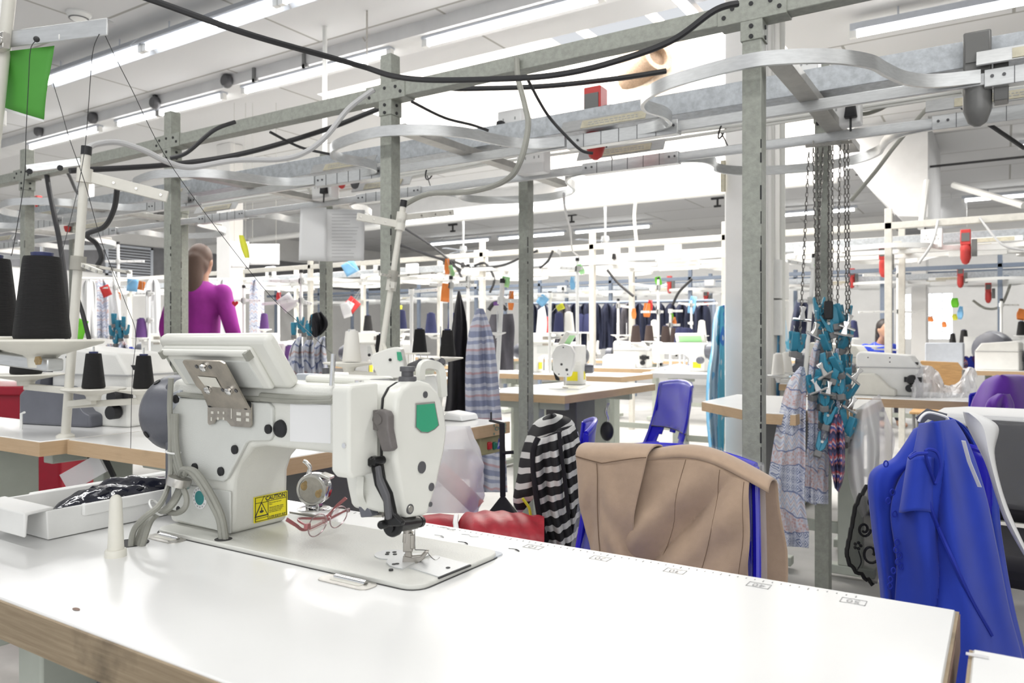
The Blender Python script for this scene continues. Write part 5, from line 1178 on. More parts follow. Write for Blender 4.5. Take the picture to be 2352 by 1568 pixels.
for k, (px, py, d, m, s, n) in enumerate(((1150, 760, 8, 'navy', 1.5, 'on the rear table beside the thick post'), (1168, 762, 8.1, 'red', 1.5, 'beside the first navy cone'), (1255, 765, 7.6, 'red', 1.6, 'in front of the white sheet'), (1333, 762, 9, 'navy', 2.0, 'in front of the left navy jackets'), (1350, 762, 9, 'navy', 2.0, 'second one in front of the left navy jackets'),
        (1562, 802, 7.0, 'navy', 1.9, 'first of the navy row left of the printed shirt'), (1572, 803, 7.0, 'navy', 1.9, 'middle of the navy row left of the printed shirt'), (1582, 803, 7.1, 'navy', 1.9, 'last of the navy row left of the printed shirt'), (1960, 775, 8, 'navy', 1.7, 'beside the grey motor'), (2324, 835, 7, 'black', 1.6, 'low at the right edge above the purple hoodie'))):
    d1 = snap(px, d); 
    if d1 is None: print('NO TABLE cone', px, d); continue
    p = at(px, py, d=d1); s *= d1 / d; g = p.z - TZ; p.z = max(p.z, TZ + .022)
    cone(m, p, '%s thread cone %s' % (m, n), s)
    tag(MB().lathe([(.035 * s, -.02), (.035 * s, 0), (0, 0)], 16, TR(p)).tube([(p.x, p.y, TZ), (p.x, p.y, p.z - .01)], .012, 8).build('cone_support', 'pole_white'), 'white holder under the %s cone %s' % (m, n), 'cone holder')
# ------------------------------------------------------------------ other sewing machines
def lockstitch(name, lab, panel=True, yellow=True, badge=None):
    """arm along +x, needle at +x end; base at z=0 of the table; y- is the back"""
    o = thing(name, lab, 'sewing machine')
    MB().prism(rrect(-.24, .24, -.09, .09, .02), 0, .005, 2).build('bed_plate', 'machine_far', o)
    MB().prism([(-.23, .005), (-.10, .005), (-.095, .12), (-.05, .15), (.17, .15), (.17, .245), (-.22, .245), (-.23, .235)], -.055, .055, 1).build('arm_and_column', 'machine_far', o, .012, 3)
    MB().prism([(-.06, .10), (-.065, .20), (-.04, .245), (0, .255), (.04, .245), (.065, .20), (.06, .15), (.035, .07), (-.03, .07)], .165, .235, 0).build('needle_head', 'machine_far', o, .008, 3)
    b = MB()
    for y, z, r in ((0, .235, .004), (-.01, .14, .007), (.02, .11, .008), (-.025, .085, .004), (.025, .085, .004)): b.lathe([(r, 0), (r, .001), (0, .001)], 12, TR((.2351, y, z)) @ AX((1, 0, 0)))
    b.build('face_holes', 'ink', o)
    MB().prism([(-.068, .13), (-.060, .12), (-.04, .07), (-.03, .06), (-.03, .045), (-.05, .05), (-.07, .11)], .18, .20, 0).build('linkage', 'black_metal', o)
    MB().tube([(.2, 0, .07), (.2, 0, .02)], .005, 8).bar((.19, -.01, .01), (.215, .02, .006), .012, .006).build('presser_foot', 'steel', o)
    MB().lathe([(.058, 0), (.066, .03), (.064, .08), (.045, .11), (0, .115)], 28, TR((-.228, 0, .175)) @ AX((-1, 0, 0))).build('motor_housing', 'motor_grey', o)
    MB().lathe([(.03, 0), (.03, .04), (.024, .05), (0, .05)], 20, TR((-.2, .055, .10)) @ AX((0, 1, 0))).build('reverse_dial', 'motor_grey', o)
    MB().box((-.10, -.0565, .16), (.15, -.055, .225)).build('side_panel', 'cover_panel', o)
    if panel:
        M = TR((-.08, -.07, .25)) @ Matrix.Rotation(R(-32), 4, 'X')
        MB().box((-.13, 0, 0), (.13, .028, .095), 0, M).build('control_panel', 'machine_smooth', o, .006)
        MB().box((-.1, .0281, .02), (.1, .029, .08), 0, M).build('panel_keys', 'paper_pale_green', o)
        MB().box((-.05, -.004, .19), (.04, -.002, .30), 0, TR((0, -.052, 0))).build('panel_bracket', 'bracket_steel', o)
    if yellow:
        MB().box((-.093, -.04, .03), (-.0925, .025, .085)).build('yellow_sticker', 'yellow', o)
        MB().box((-.2, .0551, .035), (-.13, .0556, .085)).build('yellow_sticker', 'yellow', o)
    return o
m1 = lockstitch('sewing_machine', 'white sewing machine with a yellow sticker on the corner table')
m1.location = (-2.16, 4.02, TZ); m1.rotation_euler = (0, 0, R(-72))
dup(m1, (-3.15, 5.52, TZ), R(4), 'white sewing machine with its back panel towards us, left of the yellow sticker one', 'white lockstitch machines')
dup(m1, (-2.35, 6.35, TZ), R(180), 'white sewing machine with a dark motor on the grey edged table', 'white lockstitch machines')
for k, (x, y, rz, n) in enumerate(((-5.2, 4.42, 0, 'right of the leaning stand, behind the black cones'), (-3.9, 4.32, 20, 'behind the hanging clips at centre left'), (-5.6, 6.32, 0, 'behind the magenta person'), (-7.4, 6.32, 10, 'far left, rear row'), (-6.8, 4.42, 5, 'far left, near row'),
        (-4.8, 9.32, 0, 'under the navy jackets'), (-3.4, 9.52, 180, 'in front of the navy jackets'), (-6.4, 9.32, 0, 'rear row behind the thick green post'), (.9, 9.22, 0, 'at the right edge under the wall'), (-8.0, 9.32, 0, 'rear row far left'), (-2.2, 10.62, 0, 'rear row right of the column'))):
    dup(m1, (x, y, TZ), R(rz), 'small white sewing machine ' + n, 'white lockstitch machines')
# coverstitch head with green badge behind the big machine
cvm = thing('coverstitch_machine', 'white coverstitch machine with a green badge and grey tension knobs behind the big machine', 'sewing machine', (-1.78, 1.85, TZ), world=True)
dc = 2.48
def PF(pts, d, t, m, nm, par, bev=.004):
    q = [at(a, b, d=d) for a, b in pts]; back = Vector((-sT, cT, 0)) * t; n_ = len(q)
    B = MB().add([p for p in q] + [p + back for p in q], [tuple(range(n_)), tuple(range(2 * n_ - 1, n_ - 1, -1))] + [(i, n_ + i, n_ + (i + 1) % n_, (i + 1) % n_) for i in range(n_)])
    return B.build(nm, m, par, bev)
PF(((848, 822), (858, 812), (890, 800), (905, 797), (920, 800), (930, 850), (932, 866), (870, 872)), dc, .08, 'machine_smooth', 'upper_head', cvm)
PF(((866, 872), (1000, 862), (1012, 905), (1005, 955), (860, 955)), dc + .05, .12, 'machine_white', 'machine_body', cvm)
PF(((852, 955), (1020, 955), (1010, 968), (850, 968)), dc + .02, .16, 'machine_white', 'machine_bed', cvm)
PF(((911, 808), (921, 808), (925, 826), (918, 829), (913, 826)), dc - .003, .003, 'green_badge', 'green_badge', cvm, 0)
b = MB()
for (px, py), (qx, qy) in (((855, 792), (861, 815)), ((880, 788), (886, 805))): b.tube([at(px, py, d=dc + .02), at(qx, qy, d=dc + .02)], .006, 10)
b.build('spool_posts', 'plastic_cream', cvm)
b = MB()
for px, py in ((848, 780), (896, 826)): b.ball(at(px, py + (35 if px < 860 else 0), d=dc - .003), .005, 8, 6)
b.build('body_screws', 'black', cvm)
b = MB()
for (px, py), (qx, qy) in (((942, 842), (966, 832)), ((1000, 838), (1016, 830)), ((972, 836), (992, 830))): b.tube([at(px, py, d=dc + .04), at(qx, qy, d=dc + .0)], .012, 12).tube([at(qx, qy, d=dc), at(qx + 1, qy - .5, d=dc - .01)], .009, 12)
b.build('tension_knobs', 'dark_grey', cvm)
b = MB().bar(at(930, 812, d=dc + .1), at(988, 811, d=dc + .1), .02, .006)
for px in (938, 950, 966, 982): b.tube([at(px, 812, d=dc + .1), at(px, 838, d=dc + .1)], .0015, 5)
b.build('thread_comb', 'plastic_cream', cvm)
# overlock machines
def overlock(name, lab, x0m='motor_grey'):
    o = thing(name, lab, 'overlock machine')
    MB().prism([(-.17, .0), (.17, .0), (.17, .17), (.12, .24), (-.15, .26), (-.17, .24)], -.08, .12, 1).build('machine_body', 'machine_far', o, .01, 3)
    MB().box((-.172, -.085, .165), (.172, .125, .17)).build('body_seam', 'grey_ink', o)
    MB().prism([(-.26, .0), (.06, .0), (.06, .04), (.03, .05), (-.05, .13), (-.22, .13), (-.26, .10)], -.13, -.07, 1).build('belt_cover', x0m, o, .01, 3)
    MB().lathe([(.055, 0), (.06, .01), (.06, .05), (.05, .06), (0, .06)], 24, TR((-.18, -.06, .13)) @ AX((-1, 0, 0))).build('hand_wheel', 'motor_grey', o)
    b = MB()
    b.lathe([(.028, 0), (.028, .03), (.02, .04), (0, .04)], 16, TR((.14, -.08, .10)) @ AX((0, -1, 0))).box((.10, -.10, .085), (.19, -.08, .115)).lathe([(.022, 0), (.022, .03), (0, .03)], 16, TR((.13, -.085, .05)) @ AX((0, -1, 0)))
    b.build('black_knobs', 'black', o)
    b = MB()
    for x, z in ((.02, .225), (.02, .2), (-.1, .225)): b.lathe([(.004, 0), (.004, .001), (0, .001)], 10, TR((x, -.0805, z)) @ AX((0, -1, 0)))
    b.build('small_holes', 'ink', o)
    MB().box((.11, -.05, .17), (.16, -.0, .2)).build('black_guard', 'black', o)
    return o
o1 = overlock('overlock_machine', 'white overlock machine with a slate belt cover at the left behind the two black cones')
p = at(255, 985, z=TZ); o1.location = (-2.56, 1.47, TZ); o1.rotation_euler = (0, 0, R(12))
o2 = dup(o1, (-3.05, 6.93, TZ), R(8), 'white overlock machine under the four brown cones', 'overlock machines'); remat(o2, 'belt_cover', 'machine_far')
o3 = dup(o1, (-.50, 4.33, TZ), R(-4), 'cream overlock machine with black knobs on the right hand table', 'overlock machines', .84); remat(o3, 'belt_cover', 'plastic_cream')
o4 = dup(o1, (-.9, 5.28, TZ), R(-6), 'overlock machine with a round mauve grey motor behind the blue clips', 'overlock machines'); remat(o4, 'machine_body', 'plastic_cream')
dup(o1, (-.05, 8.22, TZ), R(170), 'small overlock machine behind the heap of printed cloth', 'overlock machines')
# grey flat rack box + clear bottle and fan at the far right
q = at(2293, 850, d=7.9); tag(MB().lathe([(.06, 0), (.065, .02), (.06, .2), (.03, .24), (.028, .28), (0, .28)], 18, TR((q.x, q.y, TZ))).build('clear_bottle', 'milky_film'), 'clear plastic bottle by the far dark post', 'bottle')
q = at(2281, 820, d=7.75); o = thing('desk_fan', 'dark grey round fan motor at the far right rear table', 'fan', (q.x, q.y, TZ))
MB().lathe([(.17, -.08), (.19, 0), (.17, .08), (.08, .12), (0, .12)], 26, TR((0, 0, .17)) @ AX((-.5, -1, 0))).build('fan_body', 'motor_grey', o); MB().box((-.1, -.1, 0), (.1, .1, .03)).build('fan_base', 'motor_grey', o)
q = at(2245, 812, d=7.9); tag(MB().box((q.x - .12, q.y - .02, TZ), (q.x + .12, q.y + .02, TZ + .3), 0).build('small_screen', 'machine_far'), 'pale upright box behind the heap of printed cloth', 'box')
q = at(2168, 830, d=7.4); tag(MB().box((q.x - .16, q.y, .0), (q.x + .16, q.y + .3, 1.02)).build('grey_cabinet', 'batten', bevel=.01), 'pale grey cabinet beside the rear column', 'cabinet')
w = thing('wooden_chair', 'plywood chair with a rounded back in front of the pale cabinet', 'chair', (at(2160, 830, d=6.6).x, at(2160, 830, d=6.6).y, 0))
MB().prism([(-.16, .55), (.16, .55), (.17, .8), (.13, .86), (-.15, .87), (-.17, .8)], 0, .02, 1).build('backrest', 'wood_orange', w, .004); MB().box((-.2, -.4, .44), (.2, 0, .46)).build('seat', 'wood_orange', w, .004)
for sx in (-.17, .17):
    for yy in (-.37, -.0): MB().tube([(sx, yy, 0), (sx, yy, .44 if yy < -.1 else .8)], .012, 8).build('leg', 'leg_dark', w)
# ------------------------------------------------------------------ chairs
def chair(name, lab, m='chair_blue', wrap=False):
    """moulded plastic chair; faces -y, back at y=0"""
    o = thing(name, lab, 'chair')
    def seat(u, v):
        x = (u - .5) * (.40 + .03 * math.sin(math.pi * v)); y = -.40 * (1 - v) - .02
        return (x, y, .445 + .018 * (abs(u - .5) * 2) ** 3 - .02 * math.sin(math.pi * v) + (-.03 * (1 - v / .15) if v < .15 else 0))
    MB().grid(seat, 14, 14).build('seat', m, o, solid=.008)
    def back(u, v):
        w = .40 - .05 * v; x = (u - .5) * w; c = (abs(u - .5) * 2) ** 2
        return (x, -.035 * c + .03 + .055 * v - .05 * (1 - v) ** 3, .455 + .385 * v - .02 * v * c)
    b = MB(); g = MB().grid(back, 16, 20)
    keep = []
    for f, m_ in zip(g.f, g.m):
        c_ = sum((Vector(g.v[i]) for i in f), Vector()) / len(f)
        if .50 < c_.z < .58 and abs(c_.x) < .12 - .6 * abs(c_.z - .535): continue
        keep.append(f)
    g.f = keep; g.m = [0] * len(keep); g.build('backrest', m, o, solid=.010)
    def edge(s): return [tuple(Vector(back(0 if s < 0 else 1, k / 10)) + Vector((0, -.004, 0))) for k in range(11)]
    MB().tube(edge(-1), .008, 8).tube(edge(1), .008, 8).tube([back(k / 10, 1) for k in range(11)], .008, 8).build('rolled_edge', m, o)
    for sx in (-1, 1):
        MB().tube([(sx * .16, -.33, .43), (sx * .20, -.38, .0)], .011, 8).build('leg', 'leg_dark', o); MB().tube([(sx * .16, -.05, .43), (sx * .20, .03, .0)], .011, 8).build('leg', 'leg_dark', o)
    MB().bar((-.17, -.33, .425), (.17, -.33, .425), .018, .012).bar((-.17, -.06, .425), (.17, -.06, .425), .018, .012).build('seat_frame', 'leg_dark', o)
    if wrap:
        def film(u, v):
            a = u * 2 * math.pi; zz = v; p = Vector(back(.5 + .53 * math.cos(a), .35 + .66 * v)); k = .006 * math.sin(23 * u + 9 * v) + .014
            return p + Vector((.008 * math.cos(a), k * math.sin(a) * 1.3 + (.01 if math.sin(a) > 0 else -.012) * math.sin(math.pi * min(1, (1.02 - v) * 8)), .004))
        MB().grid(film, 36, 14, 0, True).build('plastic_wrap', 'clear_film', o)
        MB().tube([Vector(back(.5 + .535 * math.cos(a), .36)) + Vector((0, .02 * math.sin(a), 0)) for a in [k * .21 for k in range(30)]], .003, 6, True).build('elastic_band', 'black', o)
    return o
ch1 = chair('plastic_chair', 'blue plastic chair pulled up behind the foreground table, under the beige cloth', wrap=True)
ch1.location = (-.585, 1.47, 0)
ch2 = dup(ch1, (-1.50, 3.86, 0), R(-42), 'empty blue plastic chair in clear wrap between the two rear tables', 'blue plastic chairs')
chp = chair('plastic_chair', 'chair hidden under the striped cardigan'); chp['group'] = 'blue plastic chairs'; chp.location = (-1.02, 1.90, 0); chp.rotation_euler = (0, 0, R(-62)); chp.scale = (.8, .8, 1)
ch3 = (chp, R(-62), 'chair hidden under the striped cardigan', 'blue plastic chairs')
ch4 = dup(chp, (-.10, 2.10, 0), R(176), 'chair hidden under the royal blue tunic', 'blue plastic chairs', (.40, .5, .98))
# red chair and crate at the far left
rc = thing('red_crate', 'deep red plastic crate standing beyond the far left table', 'crate', (at(30, 930, d=4.0).x, at(30, 930, d=4.0).y, 0), R(28))
MB().box((-.45, -.01, .0), (.26, .40, .80)).build('crate_body', 'red_plastic', rc, .02, 3); MB().box((-.47, -.03, .77), (.28, .42, .82)).build('crate_rim', 'red_plastic', rc, .01)
wc = thing('wooden_chair', 'orange wooden chair back beside the red crate', 'chair', (at(160, 900, d=4.2).x, at(160, 900, d=4.2).y, 0), R(215))
MB().prism([(-.14, .55), (.14, .55), (.15, .98), (.1, 1.0), (-.1, 1.0), (-.15, .98)], 0, .02, 1).build('backrest', 'wood_orange', wc, .005); MB().box((-.18, -.38, .44), (.18, 0, .46)).build('seat', 'wood_orange', wc, .004)
for sx in (-.15, .15):
    for yy in (-.35, .02): MB().tube([(sx, yy, 0), (sx, yy, .45 if yy < 0 else .7)], .014, 8).build('leg', 'wood_orange', wc)
tag(MB().tube([(-2.62, 1.22, TZ), (-2.62, 1.22, TZ + .05), (-2.60, 1.22, TZ + .055)], .004, 6).build('table_hook', 'pole_white'), 'small white hook on the edge of the far left table', 'hook')
# black swivel chair with plastic on the right
sc = thing('office_chair', 'black office chair back in clear plastic at the right edge', 'chair', (.13, 2.72, 0), R(-10))
MB().box((-.2, -.02, .52), (.22, .04, .82)).build('backrest', 'black_cloth', sc, .03, 3); MB().box((-.2, -.45, .44), (.22, -.03, .52)).build('seat', 'black_cloth', sc, .03, 3)
MB().box((-.215, -.035, .56), (.235, .055, .83)).build('plastic_wrap', 'clear_film', sc, .02); MB().tube([(0, -.22, .06), (0, -.22, .44)], .03, 12).build('stem', 'leg_dark', sc)
for k in range(5): MB().bar((0, -.22, .08), (.26 * math.cos(k * 1.257), -.22 + .26 * math.sin(k * 1.257), .04), .04, .03).build('foot', 'leg_dark', sc)
# pressing board at the right
pb = thing('pressing_board', 'padded pale pressing board edge above the royal blue tunic', 'pressing board', (.35, 3.05, 0), world=True)
MB().prism([(-.20, 2.93), (-.16, 2.86), (1.1, 2.84), (1.1, 3.2), (-.12, 3.2), (-.19, 3.1)], .785, .825, 2).build('board_pad', 'paper_white', pb, .012, 3)
MB().prism([(-.19, 2.93), (1.1, 2.86), (1.1, 3.2), (-.12, 3.2)], .76, .785, 2).build('board_base', 'rust', pb); MB().box((.5, 2.95, 0), (.6, 3.1, .76)).build('stand_leg', 'leg_green', pb)
# ------------------------------------------------------------------ garments on the near chairs
def fold(x, z, seed=0): return math.sin(21 * x + 9 * z + seed) * .5 + math.sin(37 * x - 13 * z + seed * 2.1) * .3 + math.sin(11 * x + 23 * z + seed) * .35
CY = 1.495          # y of the chair back
bg = thing('beige_trousers', 'beige jersey garment draped over the blue chair behind the foreground table', 'garment', (-.585, CY, .45), world=True)
def bdrape(x0, x1, ft, zt, drop_f, drop_b, seed, side=0.0, amp=.012, thick=.02):
    """drape over a top edge: v 0..1 runs front hem -> top -> back hem"""
    L = drop_f + drop_b + .1
    def f(u, v):
        x = x0 + (x1 - x0) * u; s = v * L; zt_ = zt(u) if callable(zt) else zt
        if s < drop_f: z = zt_ - thick - (drop_f - s); y = -ft - .03 * ((drop_f - s) / .4); k = min(1, (drop_f - s) / .12)
        elif s < drop_f + .1:
            a = (s - drop_f) / .1 * math.pi; z = zt_ - thick + thick * math.sin(a); y = -ft * math.cos(a) + .012 * 0; k = 0
        else: z = zt_ - thick - (s - drop_f - .1); y = ft + .05 * (s - drop_f - .1); k = min(1, (s - drop_f - .1) / .12)
        g = fold(x, z, seed) * amp * k
        return (x + side * (zt_ - z) + .006 * k * math.sin(18 * z + seed), CY + y + (-g if s < drop_f + .05 else g) - .025 * (u - .5) ** 2 * 4 * 0, z + .006 * math.sin(14 * x + seed))
    return f
b = MB()
zt = lambda u: .842 - .035 * max(0, (u - .62) / .38) ** 2.2 - .006 * math.sin(9 * u)
def diag(x0, x1, seed):
    base = bdrape(x0, x1, .032, zt, .42, .0, seed)
    def f(u, v):
        p = Vector(base(u, v)); h = max(0, .84 - p.z)
        t = (p.x + .62) * 30 + h * 24 + 6 * h * h   # folds fan out to the lower left
        amp = .022 * min(1, h / .13) * (0.3 + .7 * min(1, max(0, (u - .12) / .2)))
        p.y -= amp * (abs(math.sin(t * .5)) ** .7 * 1.2 - .6 + .4 * math.sin(1.7 * t + 1)) + .02 * noise.noise(Vector((p.x * 14 + 4 * h, h * 9, 1.3))) * min(1, h / .1); return p
    return f
x0b, x1b = at(1333, 1060, y=CY - .03).x, at(1722, 1100, y=CY - .03).x
MB().grid(diag(x0b + .05, x1b, 1.2), 90, 60).build('front_drape', 'beige_cloth', bg, solid=.004)
MB().grid(bdrape(x0b + .06, x1b + .035, .034, zt, .0, .5, 2.6, .06, .014), 60, 40).build('back_drape', 'beige_cloth', bg, solid=.004)
def leg_(u, v):
    p = Vector(bdrape(x0b, x0b + .165, .045, lambda w: .845, .33, .05, 4.0, 0, .004)(u, v)); h = max(0, .845 - p.z)
    p.x += .10 * h * (1 - u) * 2 - .14 * h * u; p.y -= .012 + .016 * math.sin(math.pi * u) + .018 * min(1, h * 6) * noise.noise(Vector((u * 2.5 + 3, h * 14 - 3 * abs(u - .45), 2.2))); return p
MB().grid(leg_, 40, 44).build('folded_leg', 'beige_cloth', bg, solid=.004)
b = MB()
b.tube([leg_(k / 16, .66 + .06 * abs(k / 16 - .45)) + Vector((0, -.004, 0)) for k in range(17)], .0010, 5)
b.tube([leg_(.36 + .02 * math.sin(k), .66 - k * .06) + Vector((0, -.004, 0)) for k in range(10)], .0008, 5)
fd = diag(x0b + .05, x1b, 1.2)
for a, w_ in ((.60, .34), (.97, .04), (.82, .2)): b.tube([fd(a - w_ * (1 - k / 24) ** 1.1, .80 * k / 24 + .02) + Vector((0, -.0026, 0)) for k in range(25)], .0005, 5)
b.build('seam_lines', 'seam', bg)
# striped cardigan over the chair further back
zc = .855
sg = thing('striped_cardigan', 'black and white striped cardigan hung over a chair behind the red jacket', 'cardigan', (-1.02, 1.86, .3), world=True)
dcg = 1.98
def strip_front(l, r, seed, dd, amp):
    """surface between two picture-space edges at depth dcg, folds in depth"""
    L_, R_ = spline([Vector((a, b_, 0)) for a, b_ in l], 8), spline([Vector((a, b_, 0)) for a, b_ in r], 8)
    def f(u, v):
        i = v * (len(L_) - 1); i0 = int(min(i, len(L_) - 2)); t = i - i0; a = L_[i0].lerp(L_[i0 + 1], t)
        i = v * (len(R_) - 1); i0 = int(min(i, len(R_) - 2)); t = i - i0; c = R_[i0].lerp(R_[i0 + 1], t)
        p = a.lerp(c, u); g = amp * (math.sin(u * 9 + v * 4 + seed) + .5 * math.sin(u * 21 - v * 5 + seed)) * min(1, v * 3 + .1)
        return at(p.x, p.y, d=dd(u, v) + g)
    return f
MB().grid(strip_front([(1262, 952), (1225, 975), (1200, 1035), (1190, 1090), (1180, 1150), (1195, 1180)], [(1272, 950), (1312, 965), (1328, 1010), (1300, 1050), (1270, 1080), (1262, 1100)], 1, lambda u, v: dcg + .06 - .14 * math.sin(math.pi * u) * (1 - v * .5), .010), 44, 44).build('shoulder', 'stripes', sg, solid=.004)
MB().grid(strip_front([(1235, 1010), (1228, 1040), (1228, 1100), (1240, 1180), (1258, 1250), (1262, 1270)], [(1290, 985), (1292, 1030), (1300, 1100), (1306, 1170), (1314, 1250), (1316, 1270)], 3, lambda u, v: dcg - .09 - .03 * u, .014), 44, 44).build('front_panel', 'stripes', sg, solid=.004)
MB().grid(strip_front([(1280, 985), (1286, 1020), (1290, 1100), (1300, 1180), (1310, 1250), (1312, 1270)], [(1318, 975), (1334, 1030), (1336, 1100), (1338, 1180), (1338, 1240), (1334, 1270)], 5, lambda u, v: dcg - .10 + .05 * u, .012), 40, 44).build('sleeve', 'stripes', sg, solid=.004)
b = MB()
b.tube([at(x, y, d=dcg - .10) for x, y in ((1236, 1005), (1224, 1040), (1228, 1110), (1240, 1190), (1256, 1262))], .007, 8, smooth=5)
b.tube([at(x, y, d=dcg - .13) for x, y in ((1284, 990), (1288, 1035), (1296, 1090), (1306, 1180))], .005, 8, smooth=5); b.build('black_trim', 'black_cloth', sg)
MB().tube([at(x, y, d=dcg - .03) for x, y in ((1200, 1144), (1215, 1165), (1220, 1185), (1236, 1205))], .004, 6, smooth=5).build('yellow_piping', 'paper_yellow', sg)
# red quilted jacket on the seat in front
rj = thing('quilted_jacket', 'red quilted jacket bundled on the seat beyond the table edge', 'jacket', at(1140, 1230, d=1.85) - Vector((0, 0, .05)), world=True)
def quilt(u, v):
    px = 1050 + 200 * u; a = v * 2 * math.pi
    top = 1172 + 30 * abs(u - .4) ** 1.5 + (22 * (1 - u / .12) ** 2 if u < .12 else 0); bot = 1368
    c = (top + bot) / 2; r = (bot - top) / 2
    d = 1.85 - .16 * math.cos(a) * (.5 + .5 * min(1, u * 6)); return at(px, c - r * math.sin(a) + 2 * math.sin(u * 30 + a * 5), d=d)
MB().grid(lambda u, v: quilt(v, u), 40, 40, 0, True).build('jacket_body', 'red_quilt', rj)
def qs(u, v):
    px = 968 + 84 * v; a = u * 2 * math.pi; top = 1178 + 10 * abs(v - .5); return at(px, (top + 1366) / 2 - (1366 - top) / 2 * math.sin(a), d=1.86 - .1 * math.cos(a))
MB().grid(qs, 30, 14, 0, True).build('jacket_sleeve', 'red_quilt', rj)
MB().tube([at(1048, 1184, d=1.80), at(1046, 1200, d=1.74), at(1049, 1220, d=1.72)], .006, 8).build('white_tie', 'paper_white', rj)
# seat board that carries the jacket
# clear plastic bag hanging from the end of the middle table
cb = thing('plastic_bag', 'clear plastic bag with a red bundle hanging from the table with the green word', 'plastic bag', at(1050, 1150, d=2.15), world=True)
def bag(u, v):
    a = u * 2 * math.pi; py = 978 + 200 * v; w = (28 + 42 * min(1, v * 2.2) - 12 * max(0, v - .8) * 4) ; cx = 1046 - 12 * v + 18 * (1 - v) * .2
    k = 1 + .07 * math.sin(a * 5 + v * 9) + .04 * math.sin(a * 11 - v * 14)
    return at(cx + w * math.cos(a) * k, py, d=2.16 + .09 * math.sin(a) * min(1, v * 3 + .2))
MB().grid(bag, 44, 30, 0, True).build('bag_film', 'milky_film', cb)
def roll(u, v):
    a = u * 2 * math.pi; p0, p1 = Vector((1005, 1075, 0)), Vector((1098, 1165, 0)); c = p0.lerp(p1, v); n_ = Vector((.70, -.72, 0))
    return at(c.x + n_.x * 20 * math.cos(a), c.y + n_.y * 20 * math.cos(a), d=2.16 + .03 * math.sin(a))
MB().grid(roll, 20, 8, 0, True).build('red_bundle', 'pinkish', cb)
MB().prism([(-.05, 0), (.07, 0), (.06, .02), (-.02, .028)], -.05, .05, 1, M=TR(at(1045, 962, z=TZ + .002))).build('folded_cloth', 'paper_white', cb, .006, 3)
# table end: green word, switch box, strap with a small black pouch
def edgeM(px, py):   # text on the end (+x face) of the middle table
    p = at(px, py, x=-1.4555); return Matrix(((0, 0, 1, -1.4552), (1, 0, 0, p.y), (0, 1, 0, p.z), (0, 0, 0, 1)))
gw = text_mesh('ONE', .024, edgeM(1150, 983) @ Matrix.Diagonal((1.5, .8, 1, 1)), 'green_word', 'teal_badge', tB)
b = MB()
p = at(1147, 983, x=-1.4552)
for dy, dz in ((-.032, -.016), (-.032, .012), (.036, .012), (.036, -.014)): b.cbox((p.x, p.y + dy, p.z + dz), (.0005, .010, .0016)).cbox((p.x, p.y + dy, p.z + dz), (.0005, .0016, .010))
b.build('corner_marks', 'teal_badge', tB)
sw = thing('switch_box', 'olive switch box with red and green buttons under the table with the green word', 'switch box', (-1.53, 2.0, .62), world=True)
q0, q1 = at(1104, 1012, x=-1.475), at(1156, 1035, x=-1.475)
MB().box((-1.56, q0.y, min(q0.z, q1.z) - .002), (-1.475, q1.y, TZ - .045)).build('box_body', 'olive_box', sw, .006)
for px, m, n in ((1123, 'button_red', 'red_button'), (1135, 'button_green', 'green_button')):
    p = at(px, 1023, x=-1.475); MB().cbox((-1.473, p.y, p.z), (.012, .022, .026)).build(n, m, sw, .004)
p = at(1146, 1019, x=-1.4742); tr0 = MB().prism([(p.y - .014, p.z - .017), (p.y + .014, p.z - .017), (p.y, p.z + .02)], -1.475, -1.474, 0).build('blue_triangle', 'sign_blue', sw)
text_mesh('A', .024, Matrix(((0, 0, 1, -1.4736), (1, 0, 0, p.y), (0, 1, 0, p.z - .003), (0, 0, 0, 1))), 'letter', 'paper_white', sw)
st = thing('strap_pouch', 'small black drawstring pouch on a long strap clamped to the table end', 'pouch', at(1155, 1170, d=2.45), world=True)
MB().tube([at(1128, 946, d=2.5), at(1128, 964, d=2.5)], .003, 6).bar(at(1128, 966, d=2.5), at(1153, 972, d=2.62), .016, .006).build('strap_clamp', 'black', st)
MB().sweep([at(1153, 972, d=2.50), at(1154, 1040, d=2.47), at(1155, 1140, d=2.46)], [(-.009, -.001), (.009, -.001), (.009, .001), (-.009, .001)]).tube([at(1154, 1040, d=2.46), at(1180, 1038, d=2.46)], .006, 6).build('strap', 'black_cloth', st)
def pou(u, v):
    a = u * 2 * math.pi; w = 5 + 27 * min(1, v * 1.4); return at(1155 + w * math.cos(a) * (1 + .08 * math.sin(a * 6)), 1140 + 50 * v, d=2.46 + .05 * math.sin(a) * v)
MB().grid(pou, 24, 10, 0, True).build('pouch_body', 'black_cloth', st)
